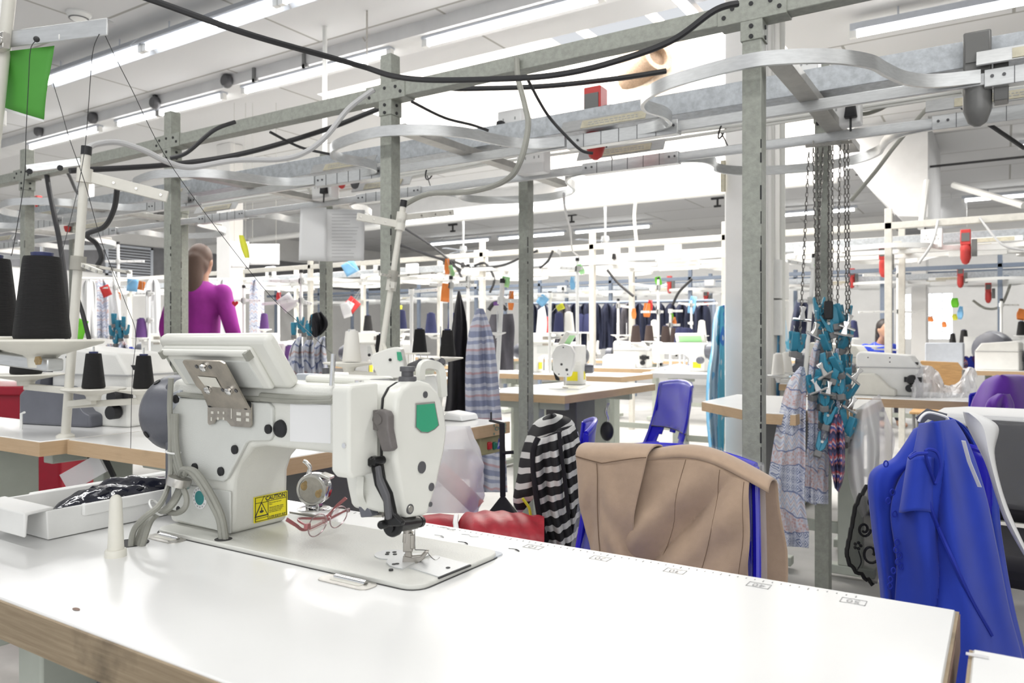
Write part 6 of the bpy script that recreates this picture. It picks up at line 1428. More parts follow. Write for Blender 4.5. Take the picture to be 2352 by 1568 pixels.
# royal blue tunic on the right
rt = thing('royal_tunic', 'royal blue tunic hung inside out over a chair at the right', 'tunic', (0, 1.86, .3), world=True)
dr = 1.72
def rsurf(l, r, dd, amp, seed, fr=9): 
    L_, R_ = spline([Vector((a, b_, 0)) for a, b_ in l], 8), spline([Vector((a, b_, 0)) for a, b_ in r], 8)
    def E(S, v):
        i = v * (len(S) - 1); i0 = int(min(i, len(S) - 2)); return S[i0].lerp(S[i0 + 1], i - i0)
    def f(u, v):
        p = E(L_, v).lerp(E(R_, v), u); g = amp * (math.sin(u * fr + v * 2.5 + seed) + .45 * math.sin(u * fr * 2.1 - v * 3 + seed * 2)) * min(1, v * 2.5 + .05)
        return at(p.x, p.y, d=dd(u, v) + g)
    return f
main_f = rsurf([(2112, 972), (2095, 1050), (2062, 1110), (2046, 1180), (2060, 1290), (2055, 1400), (2050, 1620)], [(2190, 962), (2225, 1020), (2262, 1130), (2290, 1260), (2318, 1400), (2345, 1500), (2372, 1620)], lambda u, v: dr - .05 - .10 * math.sin(math.pi * u) + .03 * v - .05 * min(1, v * 2) * (abs(math.sin(4.2 * u + 1.6 * v + .5)) ** .8 - .5) - .03 * noise.noise(Vector((u * 3.5, v * 1.6, .7))) * min(1, v * 4), .012, .6)
MB().grid(main_f, 70, 70).build('tunic_body', 'royal_cloth', rt, solid=.003)
MB().grid(rsurf([(2100, 985), (2055, 1050), (1998, 1090), (2002, 1200), (2022, 1350), (2030, 1500), (2030, 1620)], [(2150, 962), (2140, 1060), (2100, 1120), (2085, 1220), (2080, 1350), (2085, 1500), (2090, 1620)], lambda u, v: dr - .01 - .03 * math.sin(math.pi * u), .010, 2, 7), 40, 60).build('front_panel', 'royal_cloth', rt, solid=.003)
MB().grid(rsurf([(2130, 955), (2180, 965), (2210, 1040), (2240, 1200), (2270, 1400), (2300, 1620)], [(2160, 952), (2222, 985), (2284, 1100), (2300, 1230), (2330, 1400), (2385, 1620)], lambda u, v: dr + .06, .010, 4, 7), 30, 50).build('back_panel', 'royal_cloth', rt, solid=.003)
def slv(u, v):   # turned sleeve: a short open tube
    a = u * 2 * math.pi; c = Vector((2120, 1045, 0)).lerp(Vector((2108, 1170, 0)), v); w = 34 + 8 * v
    return at(c.x + w * math.cos(a), c.y + 8 * math.sin(a) + 6 * math.cos(a * 2), d=dr - .10 - .05 * math.sin(a))
MB().grid(slv, 30, 16, 0, True).build('sleeve', 'royal_cloth', rt, solid=.003)
b = MB()
b.tube([main_f(.43 + .0 * k, .32 + .0 * k) for k in range(1)] + [at(x, y, d=dr - .165) for x, y in ((2125, 1040), (2146, 1034), (2158, 1052), (2160, 1080), (2150, 1110))], .0035, 6, smooth=5)
b.tube([main_f(.28 + .50 * t ** 1.1, .30 + .50 * t) + Vector((0, -.006, 0)) for t in [k / 16 for k in range(17)]], .0045, 6)
b.tube([at(x, y, d=dr - .17) for x, y in ((2088, 1052), (2105, 1042), (2130, 1040))], .004, 6); b.build('overlocked_seam', 'royal_dark', rt)
MB().tube([at(x, y, d=dr - .06) for x, y in ((2110, 968), (2118, 955), (2135, 947), (2170, 956), (2178, 964))], .003, 6, smooth=4).build('pale_collar_edge', 'paper_white', rt)
MB().sweep([at(2108, 968, d=dr - .03), at(2130, 950, d=dr - .02), at(2172, 962, d=dr - .03)], [(-.001, -.012), (.001, -.012), (.001, .012), (-.001, .012)]).build('collar_lining', 'motor_grey', rt)
b = MB()     # embroidered cut-work dots down the front
for k, (x, y) in enumerate(((2060, 1245), (2058, 1262), (2066, 1275), (2062, 1290), (2070, 1300), (2052, 1310), (2045, 1330), (2055, 1180), (2040, 1150), (2035, 1065), (2050, 1130), (2044, 1345))):
    b.tube([at(x + 5 * math.cos(a), y + 7 * math.sin(a), d=dr - .075) for a in [q * .63 for q in range(10)]], .0016, 5, True)
b.build('cutwork_embroidery', 'royal_dark', rt)
# hanging white papers and tape on the tunic
wp = thing('pattern_paper', 'white pattern paper strip trailing down the right of the royal tunic', 'paper', at(2250, 1000, d=dr - .1), world=True)
def wpf(u, v):
    L_ = spline([Vector(q).to_3d() for q in ((2212, 945), (2222, 980), (2262, 1060), (2288, 1140), (2310, 1200), (2352, 1275))], 6); R_ = spline([Vector(q).to_3d() for q in ((2235, 948), (2292, 978), (2284, 1040), (2300, 1120), (2325, 1190), (2362, 1270))], 6)
    i = min(len(L_) - 1, int(v * (len(L_) - 1) + .5)); p = L_[i].lerp(R_[i], u); return at(p.x, p.y, d=dr - .02 - .03 * math.sin(u * 3) + .02 * v)
MB().grid(wpf, 6, 30).build('paper_strip', 'paper_white', wp, solid=.001)
MB().sweep([at(2213, 1012, d=dr - .16), at(2226, 1060, d=dr - .15), at(2250, 1118, d=dr - .14)], [(-.004, -.0006), (.004, -.0006), (.004, .0006), (-.004, .0006)]).build('care_label', 'paper_white', wp)
# black lace scarf
lc_ = thing('lace_scarf', 'black lace scarf with embroidered scrolls hanging left of the royal tunic', 'scarf', at(1990, 1225, d=1.80), world=True)
ll = [(2010, 1105), (1985, 1125), (1966, 1160), (1958, 1200), (1950, 1240), (1945, 1270), (1955, 1300), (1985, 1325), (2005, 1340)]; lr = [(2015, 1105), (2012, 1130), (2012, 1170), (2015, 1200), (2018, 1240), (2020, 1270), (2020, 1300), (2018, 1325), (2015, 1340)]
lf = rsurf(ll, lr, lambda u, v: 1.80 - .02 * math.sin(u * 3), .004, 1)
MB().grid(lf, 12, 36).build('lace_net', 'lace_film', lc_)
b = MB(); b.tube([lf(0, k / 40) + Vector((0, 0, .004 * math.sin(k * 1.9))) for k in range(41)], .005, 6)
for cx, cy, r, n in ((1985, 1215, 15, 1.4), (2003, 1150, 14, .7), (2000, 1270, 22, 1.1)): b.tube([at(cx + r * (1 - t * .7) * math.cos(t * 2 * math.pi * n), cy + r * (1 - t * .7) * 1.2 * math.sin(t * 2 * math.pi * n), d=1.785) for t in [k / 20 for k in range(21)]], .003, 6)
for k in range(5): b.ball(at(1970 + 7 * math.cos(k * 1.257), 1253 + 7 * math.sin(k * 1.257), d=1.785), (.004, .002, .004), 8, 5)
b.tube([at(x, y, d=1.785) for x, y in ((1972, 1265), (1978, 1290), (1968, 1310))], .0015, 5, smooth=4); b.build('embroidery', 'lace', lc_)
# purple hoodie
ph = thing('purple_hoodie', 'purple hoodie over a chair behind the pressing board', 'hoodie', at(2300, 1050, d=3.2), world=True)
hf = lambda l, r, dd, s, am=.02: rsurf(l, r, dd, am, s, 8)
MB().grid(hf([(2290, 862), (2262, 875), (2242, 905), (2230, 935), (2228, 980), (2240, 1080)], [(2310, 861), (2360, 866), (2390, 900), (2400, 950), (2400, 1000), (2400, 1080)], lambda u, v: 3.2 - .14 * math.sin(math.pi * u), 1), 50, 40).build('hoodie_body', 'purple_cloth', ph, solid=.006)
MB().grid(hf([(2292, 905), (2270, 920), (2262, 950), (2268, 1000), (2280, 1080)], [(2318, 905), (2328, 930), (2325, 960), (2322, 1000), (2310, 1080)], lambda u, v: 3.04 - .05 * math.sin(math.pi * u), 3), 24, 30).build('hoodie_sleeve', 'purple_cloth', ph, solid=.006)
p4 = at(2320, 1000, d=3.22); dup(chp, (p4.x, p4.y + .05, 0), R(10), 'chair hidden under the purple hoodie', 'blue plastic chairs')
# clear crumpled bag on the right table
bgc = thing('crumpled_bag', 'big crumpled clear bag heaped on the right hand table', 'plastic bag', at(2160, 900, z=TZ), world=True)
def heap(u, v):
    px = 2092 + 150 * u; prof = 895 - (46 if u < .5 else 0) * math.sin(math.pi * min(1, u / .5)) ** .7 - 44 * math.exp(-((u - .92) / .13) ** 2) - 20 * math.exp(-((u - .05) / .1) ** 2) - 10
    py = 915 + (prof - 915) * math.sin(math.pi * v) ** .8; return at(px + 3 * math.sin(v * 20), py + 3 * noise.noise(Vector((u * 22, v * 6, .5))), d=3.72 + .30 * v + .05 * noise.noise(Vector((u * 15, v * 9, 3))))
MB().grid(heap, 60, 24).build('bag_film', 'milky_film', bgc)
# milky bag hanging between the clips and the tunic
mb_ = thing('hanging_bag', 'clear plastic bag hanging off the corner of the table behind the blue clips', 'plastic bag', at(2005, 1050, d=3.1), world=True)
MB().grid(rsurf([(1965, 940), (1952, 990), (1945, 1060), (1955, 1130), (1980, 1190)], [(2020, 905), (2040, 960), (2056, 1010), (2040, 1080), (2010, 1150)], lambda u, v: 3.0 - .12 * math.sin(math.pi * u), .015, 2, 12), 40, 40).build('bag_film', 'milky_film', mb_)

# ------------------------------------------------------------------ chains and blue clips under the right cross channel
dk = 2.98
ZR = 2.026 - .2
chains = []
def chain(px0, px1, py0, py1, lab, s=1.0):
    A, B_ = at(px0, py0, d=dk), at(px1, py1, d=dk); n = int((B_ - A).length / (.017 * s)); b = MB()
    for i in range(n):
        c = A.lerp(B_, (i + .5) / n); t = (B_ - A).normalized(); sd = Vector((cT, sT, 0)) if i % 2 else Vector((-sT, cT, 0))
        b.tube([c + t * (.0105 * s * math.sin(a)) + sd * (.0048 * s * math.cos(a)) for a in [q * math.pi / 4 for q in range(8)]], .0017 * s, 4, True)
    return tag(b.build('link_chain', 'chain_metal'), lab, 'chain', 'chains under the right cross channel')
for k, (a, c, y0, y1) in enumerate(((1858, 1836, 350, 800), (1868, 1878, 340, 720), (1878, 1884, 340, 760), (1890, 1872, 340, 730), (1904, 1903, 335, 700), (1913, 1909, 335, 900), (1930, 1922, 335, 800), (1940, 1945, 332, 740), (1948, 1952, 332, 860))):
    chain(a, c, y0, y1, 'steel link chain hanging among the blue clips, %s from the left' % ('first', 'second', 'third', 'fourth', 'fifth', 'sixth', 'seventh', 'eighth', 'ninth')[k])
hr = thing('chain_hanger', 'short steel bar carrying the chains under the rail', 'hanger', at(1905, 332, d=dk), world=True)
MB().bar(at(1850, 336, d=dk), at(1956, 326, d=dk), .008, .012).build('hanger_bar', 'steel', hr)
b = MB()
for px in (1868, 1900, 1930, 1948): b.tube([at(px, 334, d=dk), at(px, 320, d=dk + .05)], .004, 6)
b.build('hanger_hooks', 'steel', hr)
def make_clip():
    o = thing('spring_clip', 'blue spring clip', 'clip')
    MB().prism([(-.003, 0), (-.012, .012), (-.017, .055), (-.012, .058), (-.006, .034), (.0, .03), (.0, .0)], -.009, .009, 1).build('jaw', 'teal_clip', o, .0015)
    MB().prism([(.003, 0), (.012, .012), (.017, .055), (.012, .058), (.006, .034), (.0, .03), (.0, .0)], -.009, .009, 1).build('jaw', 'teal_clip', o, .0015)
    MB().box((-.010, -.0095, -.016), (.010, .0095, .002)).build('rubber_tip', 'olive_dark' if 'olive_dark' in MATS else 'leg_dark', o, .002)
    MB().tube([(0, -.011, .028), (0, .011, .028)], .004, 8).tube([(0, 0, .04), (0, 0, .06), (.004, 0, .068), (0, 0, .074)], .0012, 6).build('spring', 'steel', o)
    return o
clip0 = make_clip(); first = True
rr = random.Random(11)
cl = [(1882, 715), (1884, 745), (1877, 732), (1920, 735), (1941, 733), (1913, 752), (1935, 730), (1822, 795), (1832, 798), (1893, 785), (1903, 795), (1930, 790), (1940, 786), (1886, 840), (1898, 845), (1912, 860), (1930, 845), (1944, 846), (1875, 880), (1866, 895), (1903, 885), (1912, 892), (1932, 895), (1946, 870), (1893, 920), (1902, 930), (1886, 918), (1912, 925), (1942, 905), (1885, 960), (1900, 965), (1938, 975), (1945, 990), (1950, 1000), (1938, 1005), (1958, 985), (1962, 1020), (1888, 1035), (1880, 1025), (1921, 950)]
rows_ = ('top', 'upper', 'middle', 'lower', 'bottom')
for k, (px, py) in enumerate(cl):
    p = at(px, py + 12, d=dk + rr.uniform(-.06, .05)); rz = rr.uniform(0, 6.28)
    lab = 'blue spring clip on the chains, number %d counting down from the %s of the cluster' % (k + 1, 'top')
    row = rows_[min(4, (py - 700) // 70)]; side = 'left' if px < 1875 else 'right' if px > 1930 else 'middle'
    lab = 'blue spring clip in the %s %s of the hanging cluster%s' % (row, side, ', tilted' if k % 3 == 0 else '')
    if first: o = clip0; o.location = p; o.rotation_euler = (rr.uniform(-.3, .3), rr.uniform(-.3, .3), rz); first = False
    else: o = dup(clip0, p, rz, lab); o.rotation_euler = (rr.uniform(-.35, .35), rr.uniform(-.4, .4), rz)
    o.scale = (1.35,) * 3; tag(o, lab, None, 'blue clips ' + row + ' ' + side + (' tilted' if k % 3 == 0 else ''))
sc0 = None
for k, (px, py, a) in enumerate(((1842, 734, .1), (1895, 862, -.5), (1880, 898, -.4), (1868, 770, .4), (1938, 768, .2), (1958, 870, .7), (1945, 752, .3), (1900, 905, .2), (1950, 940, .5))):
    p = at(px, py, d=dk - .08); 
    if sc0 is None:
        sc0 = thing('bar_clip', 'x', 'clip'); MB().tube([(-.034, 0, 0), (.034, 0, 0)], .0055, 8).build('clip_bar', 'chrome', sc0); MB().prism([(-.012, 0), (.012, 0), (.006, .03), (.012, .05), (-.012, .05), (-.006, .03)], -.006, .006, 1).build('clip_spring', 'chrome', sc0, .002); o = sc0
    else: o = dup(sc0, p, 0, 'x')
    o.location = p; o.rotation_euler = (0, a, TH + rr.uniform(-.4, .4)); tag(o, 'chrome bar clip among the blue clips, %s' % ('highest, on the left chain', 'shiny one in the centre', 'white looking one left of centre', 'upper left behind the printed cloth', 'upper right', 'far right middle', 'upper right under the blue pair', 'dark one in the centre', 'lower right')[k], None, 'chrome bar clips')
q = at(1903, 712, d=dk - .05); tag(MB().box((q.x - .016, q.y - .012, q.z - .035), (q.x + .016, q.y + .012, q.z + .035)).build('black_clip', 'black', bevel=.006), 'single black clip in front of the rear post among the blue clips', 'clip')
# printed cloths hanging from the clips
def cloth(l, r, d, m, name, lab, cat, amp=.02, seed=1, fr=10, nu=50, nv=60, sol=.003, group=None, dd=None):
    o = MB().grid(rsurf(l, r, dd or (lambda u, v: d - .03 * math.sin(math.pi * u)), amp, seed, fr), nu, nv).build(name, m, solid=sol)
    return tag(o, lab, cat, group)
cloth([(1838, 842), (1810, 880), (1790, 950), (1772, 1050), (1764, 1140), (1790, 1230), (1790, 1252)], [(1846, 842), (1852, 880), (1850, 960), (1850, 1060), (1848, 1150), (1858, 1220), (1857, 1258)], dk - .02, 'print_cloth', 'printed_cloth', 'long pale printed cloth gathered in the clips, the largest one', 'fabric', .022, 1, 8)
cloth([(1876, 780), (1862, 820), (1856, 900), (1856, 1000), (1848, 1080), (1846, 1150)], [(1888, 785), (1880, 830), (1880, 900), (1878, 1000), (1878, 1080), (1874, 1160)], dk + .03, 'print_cloth', 'printed_cloth', 'narrow printed cloth hanging right of the largest one', 'fabric', .012, 3, 6)
cloth([(1888, 900), (1880, 960), (1874, 1050), (1862, 1100), (1860, 1155)], [(1900, 900), (1905, 960), (1904, 1050), (1902, 1100), (1902, 1158)], dk + .05, 'print_cloth', 'printed_cloth', 'short printed cloth hanging in front of the rear post', 'fabric', .014, 5, 6)
cloth([(1915, 950), (1905, 985), (1902, 1030), (1910, 1080), (1918, 1120)], [(1930, 952), (1938, 985), (1940, 1040), (1938, 1090), (1926, 1130)], dk - .05, 'dark_print', 'printed_cloth', 'small red and navy printed cloth knotted low in the clips', 'fabric', .02, 2, 9)
cloth([(1918, 800), (1914, 850), (1915, 900), (1920, 950)], [(1926, 800), (1926, 850), (1926, 900), (1930, 950)], dk, 'print_cloth', 'printed_cloth', 'thin printed strip between the blue clips', 'fabric', .01, 4, 6)
# blue ombre dresses in front of and behind the column
cloth([(1648, 705), (1638, 740), (1634, 800), (1624, 860), (1622, 950), (1630, 1045), (1634, 1120)], [(1664, 700), (1664, 760), (1664, 820), (1664, 880), (1664, 960), (1662, 1050), (1662, 1120)], 4.95, 'sky_dress', 'hanging_dress', 'blue ombre dress hanging on the left edge of the white column', 'dress', .03, 1, 12)
cloth([(1786, 708), (1786, 760), (1785, 810), (1783, 870), (1782, 920)], [(1800, 705), (1808, 760), (1815, 810), (1818, 870), (1806, 920)], 5.1, 'sky_dress', 'hanging_dress', 'turquoise dress hanging on the right side of the white column', 'dress', .02, 3, 9)
# black gown, plaid shirt, charcoal top and navy jackets further back
cloth([(1052, 668), (1040, 740), (1030, 830), (1025, 920), (1010, 1000), (1000, 1100)], [(1056, 668), (1072, 740), (1074, 830), (1078, 920), (1080, 1000), (1080, 1100)], 4.3, 'black_cloth', 'black_gown', 'long black garment hanging behind the big machine handle', 'garment', .03, 1, 8)
cloth([(1096, 708), (1078, 760), (1070, 830), (1070, 950), (1075, 1030), (1080, 1130)], [(1110, 708), (1132, 770), (1142, 850), (1150, 940), (1160, 1030), (1165, 1130)], 3.75, 'plaid', 'plaid_dress', 'pale blue plaid dress hanging right of the black garment', 'dress', .035, 2, 9)
cloth([(1128, 722), (1122, 750), (1124, 800), (1124, 850)], [(1178, 720), (1182, 750), (1180, 800), (1180, 850)], 6.4, 'charcoal_cloth', 'charcoal_top', 'charcoal top on a dark hanger right of the plaid dress', 'top', .03, 2, 7)
hg = thing('coat_hanger', 'dark coat hanger with a mauve label holding the charcoal top', 'hanger', at(1142, 705, d=6.35), world=True)
MB().tube([at(x, y, d=6.35) for x, y in ((1122, 712), (1132, 698), (1142, 694), (1152, 698), (1164, 712))], .018, 8, smooth=4).build('hanger_arms', 'black', hg)
MB().tube([at(x, y, d=6.35) for x, y in ((1142, 694), (1144, 686), (1149, 681), (1146, 675))], .006, 6, smooth=4).build('hanger_hook', 'steel', hg); MB().cbox(at(1143, 697, d=6.3), (.07, .02, .03)).build('hanger_label', 'thread_purple', hg)
cloth([(1236, 712), (1232, 760), (1230, 790)], [(1250, 700), (1256, 740), (1252, 790)], 6.6, 'paper_white', 'white_sheet', 'white sheet hanging right of the second thick green post', 'sheet', .01, 1, 5)
jr = thing('garment_rail', 'grey rail carrying the navy jackets far back', 'rail', at(1450, 690, d=10.6), world=True)
j0, j1 = at(1200, 698, d=10.4), at(1640, 690, d=10.4)
MB().tube([j0, j1], .02, 8).tube([j0, (j0.x, j0.y, 0)], .025, 8).tube([j1, (j1.x, j1.y, 0)], .025, 8).build('rail_frame', 'rack_blue', jr)
for k in range(17):
    px = 1222 + k * 24.5; w = 15 + (k * 7) % 6
    c = 'charcoal_cloth' if k in (3, 9) else 'navy_cloth'
    cloth([(px - 3, 696), (px - w * .8, 712), (px - w, 745), (px - w, 800)], [(px + 3, 696), (px + w * .8, 710), (px + w, 745), (px + w * .9, 802)], 10.3 + .05 * (k % 3), c, 'hanging_jacket', '%s jacket on the far rail, %s from the left' % ('charcoal' if c[0] == 'c' else 'navy', ('first', 'second', 'third', 'fourth', 'fifth', 'sixth', 'seventh', 'eighth', 'ninth', 'tenth', 'eleventh', 'twelfth', 'thirteenth', 'fourteenth', 'fifteenth', 'sixteenth', 'last')[k]), 'jacket', .05, k, 9, 14, 14, .01, 'jackets on the far rail')
cloth([(1830, 690), (1822, 720), (1816, 760), (1818, 800)], [(1850, 690), (1868, 720), (1872, 760), (1870, 800)], 9, 'navy_cloth', 'hanging_jacket', 'navy jacket seen behind the hanging chains', 'jacket', .05, 2, 9, 20, 20, .01)
# printed clothes with blue clips at centre left, and others
for k, (px, m) in enumerate(((676, 'print_far'), (702, 'print_far'), (730, 'print_far'))):
    cloth([(px + 8, 775), (px - 8, 800), (px - 16, 850), (px - 12, 900)], [(px + 16, 772), (px + 18, 800), (px + 22, 850), (px + 24, 895)], 4.0 + .05 * k, m, 'printed_shirt', 'pale printed shirt clipped in a bunch behind the control panel, %s one' % ('left', 'middle', 'right')[k], 'shirt', .03, k, 9, 24, 30, .004, 'printed shirts at centre left')
for k, (px, py) in enumerate(((690, 757), (712, 772), (720, 752), (675, 770), (698, 765))):
    o = dup(clip0, at(px, py, d=3.9), rr.uniform(0, 6), 'blue clip on the bunched printed shirts, %s' % ('top left', 'centre', 'top right', 'lower left', 'next to the centre')[k], 'blue clips at centre left', 1.15)
cloth([(716, 722), (712, 740), (716, 760), (722, 775)], [(735, 716), (748, 730), (750, 750), (735, 768)], 3.9, 'black_cloth', 'black_bundle', 'small black cloth bundle hanging above the printed shirts', 'cloth', .03, 1, 8, 16, 16, .01)
cloth([(1595, 775), (1588, 800), (1584, 825), (1580, 840)], [(1604, 775), (1612, 800), (1614, 825), (1618, 838)], 7.0, 'print_far', 'printed_shirt', 'pale printed shirt left of the blue dress', 'shirt', .03, 3, 9, 20, 20, .005)
for k, (px, py) in enumerate(((262, 745), (272, 760), (284, 752), (258, 772), (278, 778), (266, 790), (290, 770))):
    dup(clip0, at(px, py, d=5.2), rr.uniform(0, 6), 'blue clip in the far left bunch, %s' % ('highest', 'second', 'right of the second', 'left', 'middle', 'lowest', 'rightmost')[k], 'blue clips far left', 1.3)
for k, (px, py, m) in enumerate(((252, 805, 'print_far'), (282, 800, 'print_far'), (300, 812, 'royal_cloth'))):
    cloth([(px - 4, py - 15), (px - 14, py), (px - 16, py + 15)], [(px + 4, py - 15), (px + 14, py), (px + 18, py + 15)], 5.2, m, 'printed_shirt', 'small %s garment piled behind the left black cones, %s' % ('blue' if m[0] == 'r' else 'printed', ('left', 'middle', 'right')[k]), 'garment', .06, k, 9, 14, 10, .01)
ld = []
for k, (px, py, m) in enumerate(((2195, 842, 'print_far'), (2222, 838, 'royal_dark'), (2240, 836, 'thread_purple'), (2262, 842, 'print_far'), (2285, 840, 'print_far'), (2210, 846, 'dark_print'))):
    p = at(px, 846, d=7.5); o = MB().grid(lambda u, v: (p.x + (.09 + .02 * math.sin(u * 12)) * (1 - v * .6) * math.cos(u * 6.283), p.y + .09 * (1 - v * .6) * math.sin(u * 6.283), TZ + .10 * math.sin(v * 1.57) + .012 * math.sin(u * 20 + v * 8)), 24, 8, 0, True).build('folded_cloth', m)
    tag(o, 'crumpled %s cloth in the heap on the small window table, %s' % (('pale', 'blue', 'purple', 'pale', 'pale', 'dark')[k], ('leftmost', 'second', 'middle', 'fourth', 'rightmost', 'front')[k]), 'fabric')
p = at(1560, 828, d=6.9)
tag(MB().grid(lambda u, v: (p.x + .22 * (1 - v) * math.cos(u * 6.283), p.y + .12 * (1 - v) * math.sin(u * 6.283), TZ + .05 * v + .01 * math.sin(u * 30)), 30, 6, 0, True).build('folded_cloth', 'print_far'), 'low heap of pale printed cloth on the rear table by the brown cones', 'fabric')
# pale garments and covers hanging in the bright far left aisle
for k, (px, m, d, n) in enumerate(((205, 'paper_white', 8.5, 'leftmost'), (232, 'print_far', 8.7, 'second'), (258, 'paper_white', 8.9, 'third'), (352, 'paper_white', 8.2, 'fourth'), (512, 'paper_white', 8.8, 'right of the magenta person'), (590, 'print_far', 9.0, 'rightmost'))):
    cloth([(px - 4, 640), (px - 15, 655), (px - 17, 710), (px - 18, 775)], [(px + 4, 640), (px + 14, 655), (px + 16, 710), (px + 17, 778)], d, m, 'hanging_cover', 'pale %s hanging in the far left aisle, %s' % ('cover' if m[0:2] == 'pa' else 'printed garment', n), 'garment', .05, k, 8, 16, 16, .01, 'pale covers in the far left aisle')
lr_ = thing('garment_rail', 'thin white rail carrying the pale covers far left', 'rail', at(350, 640, d=8.6), world=True)
i0, i1 = at(170, 639, d=8.4), at(640, 641, d=9.1); MB().tube([i0, i1], .012, 8).tube([i0, (i0.x, i0.y, 0)], .014, 8).tube([i1, (i1.x, i1.y, 0)], .014, 8).build('rail_frame', 'pole_white', lr_)
# hanging white paper sheets in the middle
sheet([at(690, 478, d=3.9), at(750, 476, d=3.95), at(750, 600, d=3.95), at(686, 598, d=3.9)], 'paper_white', 'paper_sheet', 'white paper sheet hanging left of the thin green post', 'paper', .004)
ps = sheet([at(748, 480, d=4.0), at(838, 482, d=4.05), at(836, 599, d=4.05), at(748, 600, d=4.0)], 'paper_white', 'paper_sheet', 'white printed paper sheet hanging right of the thin green post', 'paper', .004)
b = MB(); rr = random.Random(2)
for k in range(14):
    a = at(762, 492 + k * 7.5, d=3.985); e = at(762 + rr.uniform(40, 66), 492 + k * 7.5, d=4.015); b.bar(a - ps.location, e - ps.location, .001, .0022)
b.build('print_lines', 'grey_ink', ps)
for k, (q, m) in enumerate((((530, 555, 572, 615), 'wall'), ((572, 560, 642, 608), 'w2'))):
    sheet([at(q[0], q[1], d=8), at(q[2], q[1], d=8), at(q[2], q[3], d=8), at(q[0], q[3], d=8)], 'paper_white', 'white_board', 'white board hanging far back at centre left, %s one' % ('left', 'right')[k], 'board', .0)
    for xx in (q[0] + 8, q[2] - 8): p = at(xx, q[1], d=8); tag(MB().tube([p, (p.x, p.y, CZ)], .0015, 5).build('board_wire', 'cable_grey'), 'thin wire holding up the %s white board, %s end' % (('left', 'right')[k], 'left' if xx == q[0] + 8 else 'right'), 'wire')
tag(MB().grid(lambda u, v: at(506 + 14 * v * 1 + 60 * 0 + (5 + 3 * math.sin(math.pi * v)) * math.cos(u * 6.283) + 48, 540 + 52 * v, d=3.4 + .01 * math.sin(u * 6.283)), 12, 10, 0, True).build('yellow_marker', 'paper_yellow'), 'slim yellow tag hanging on a cord beside the magenta person', 'tag')
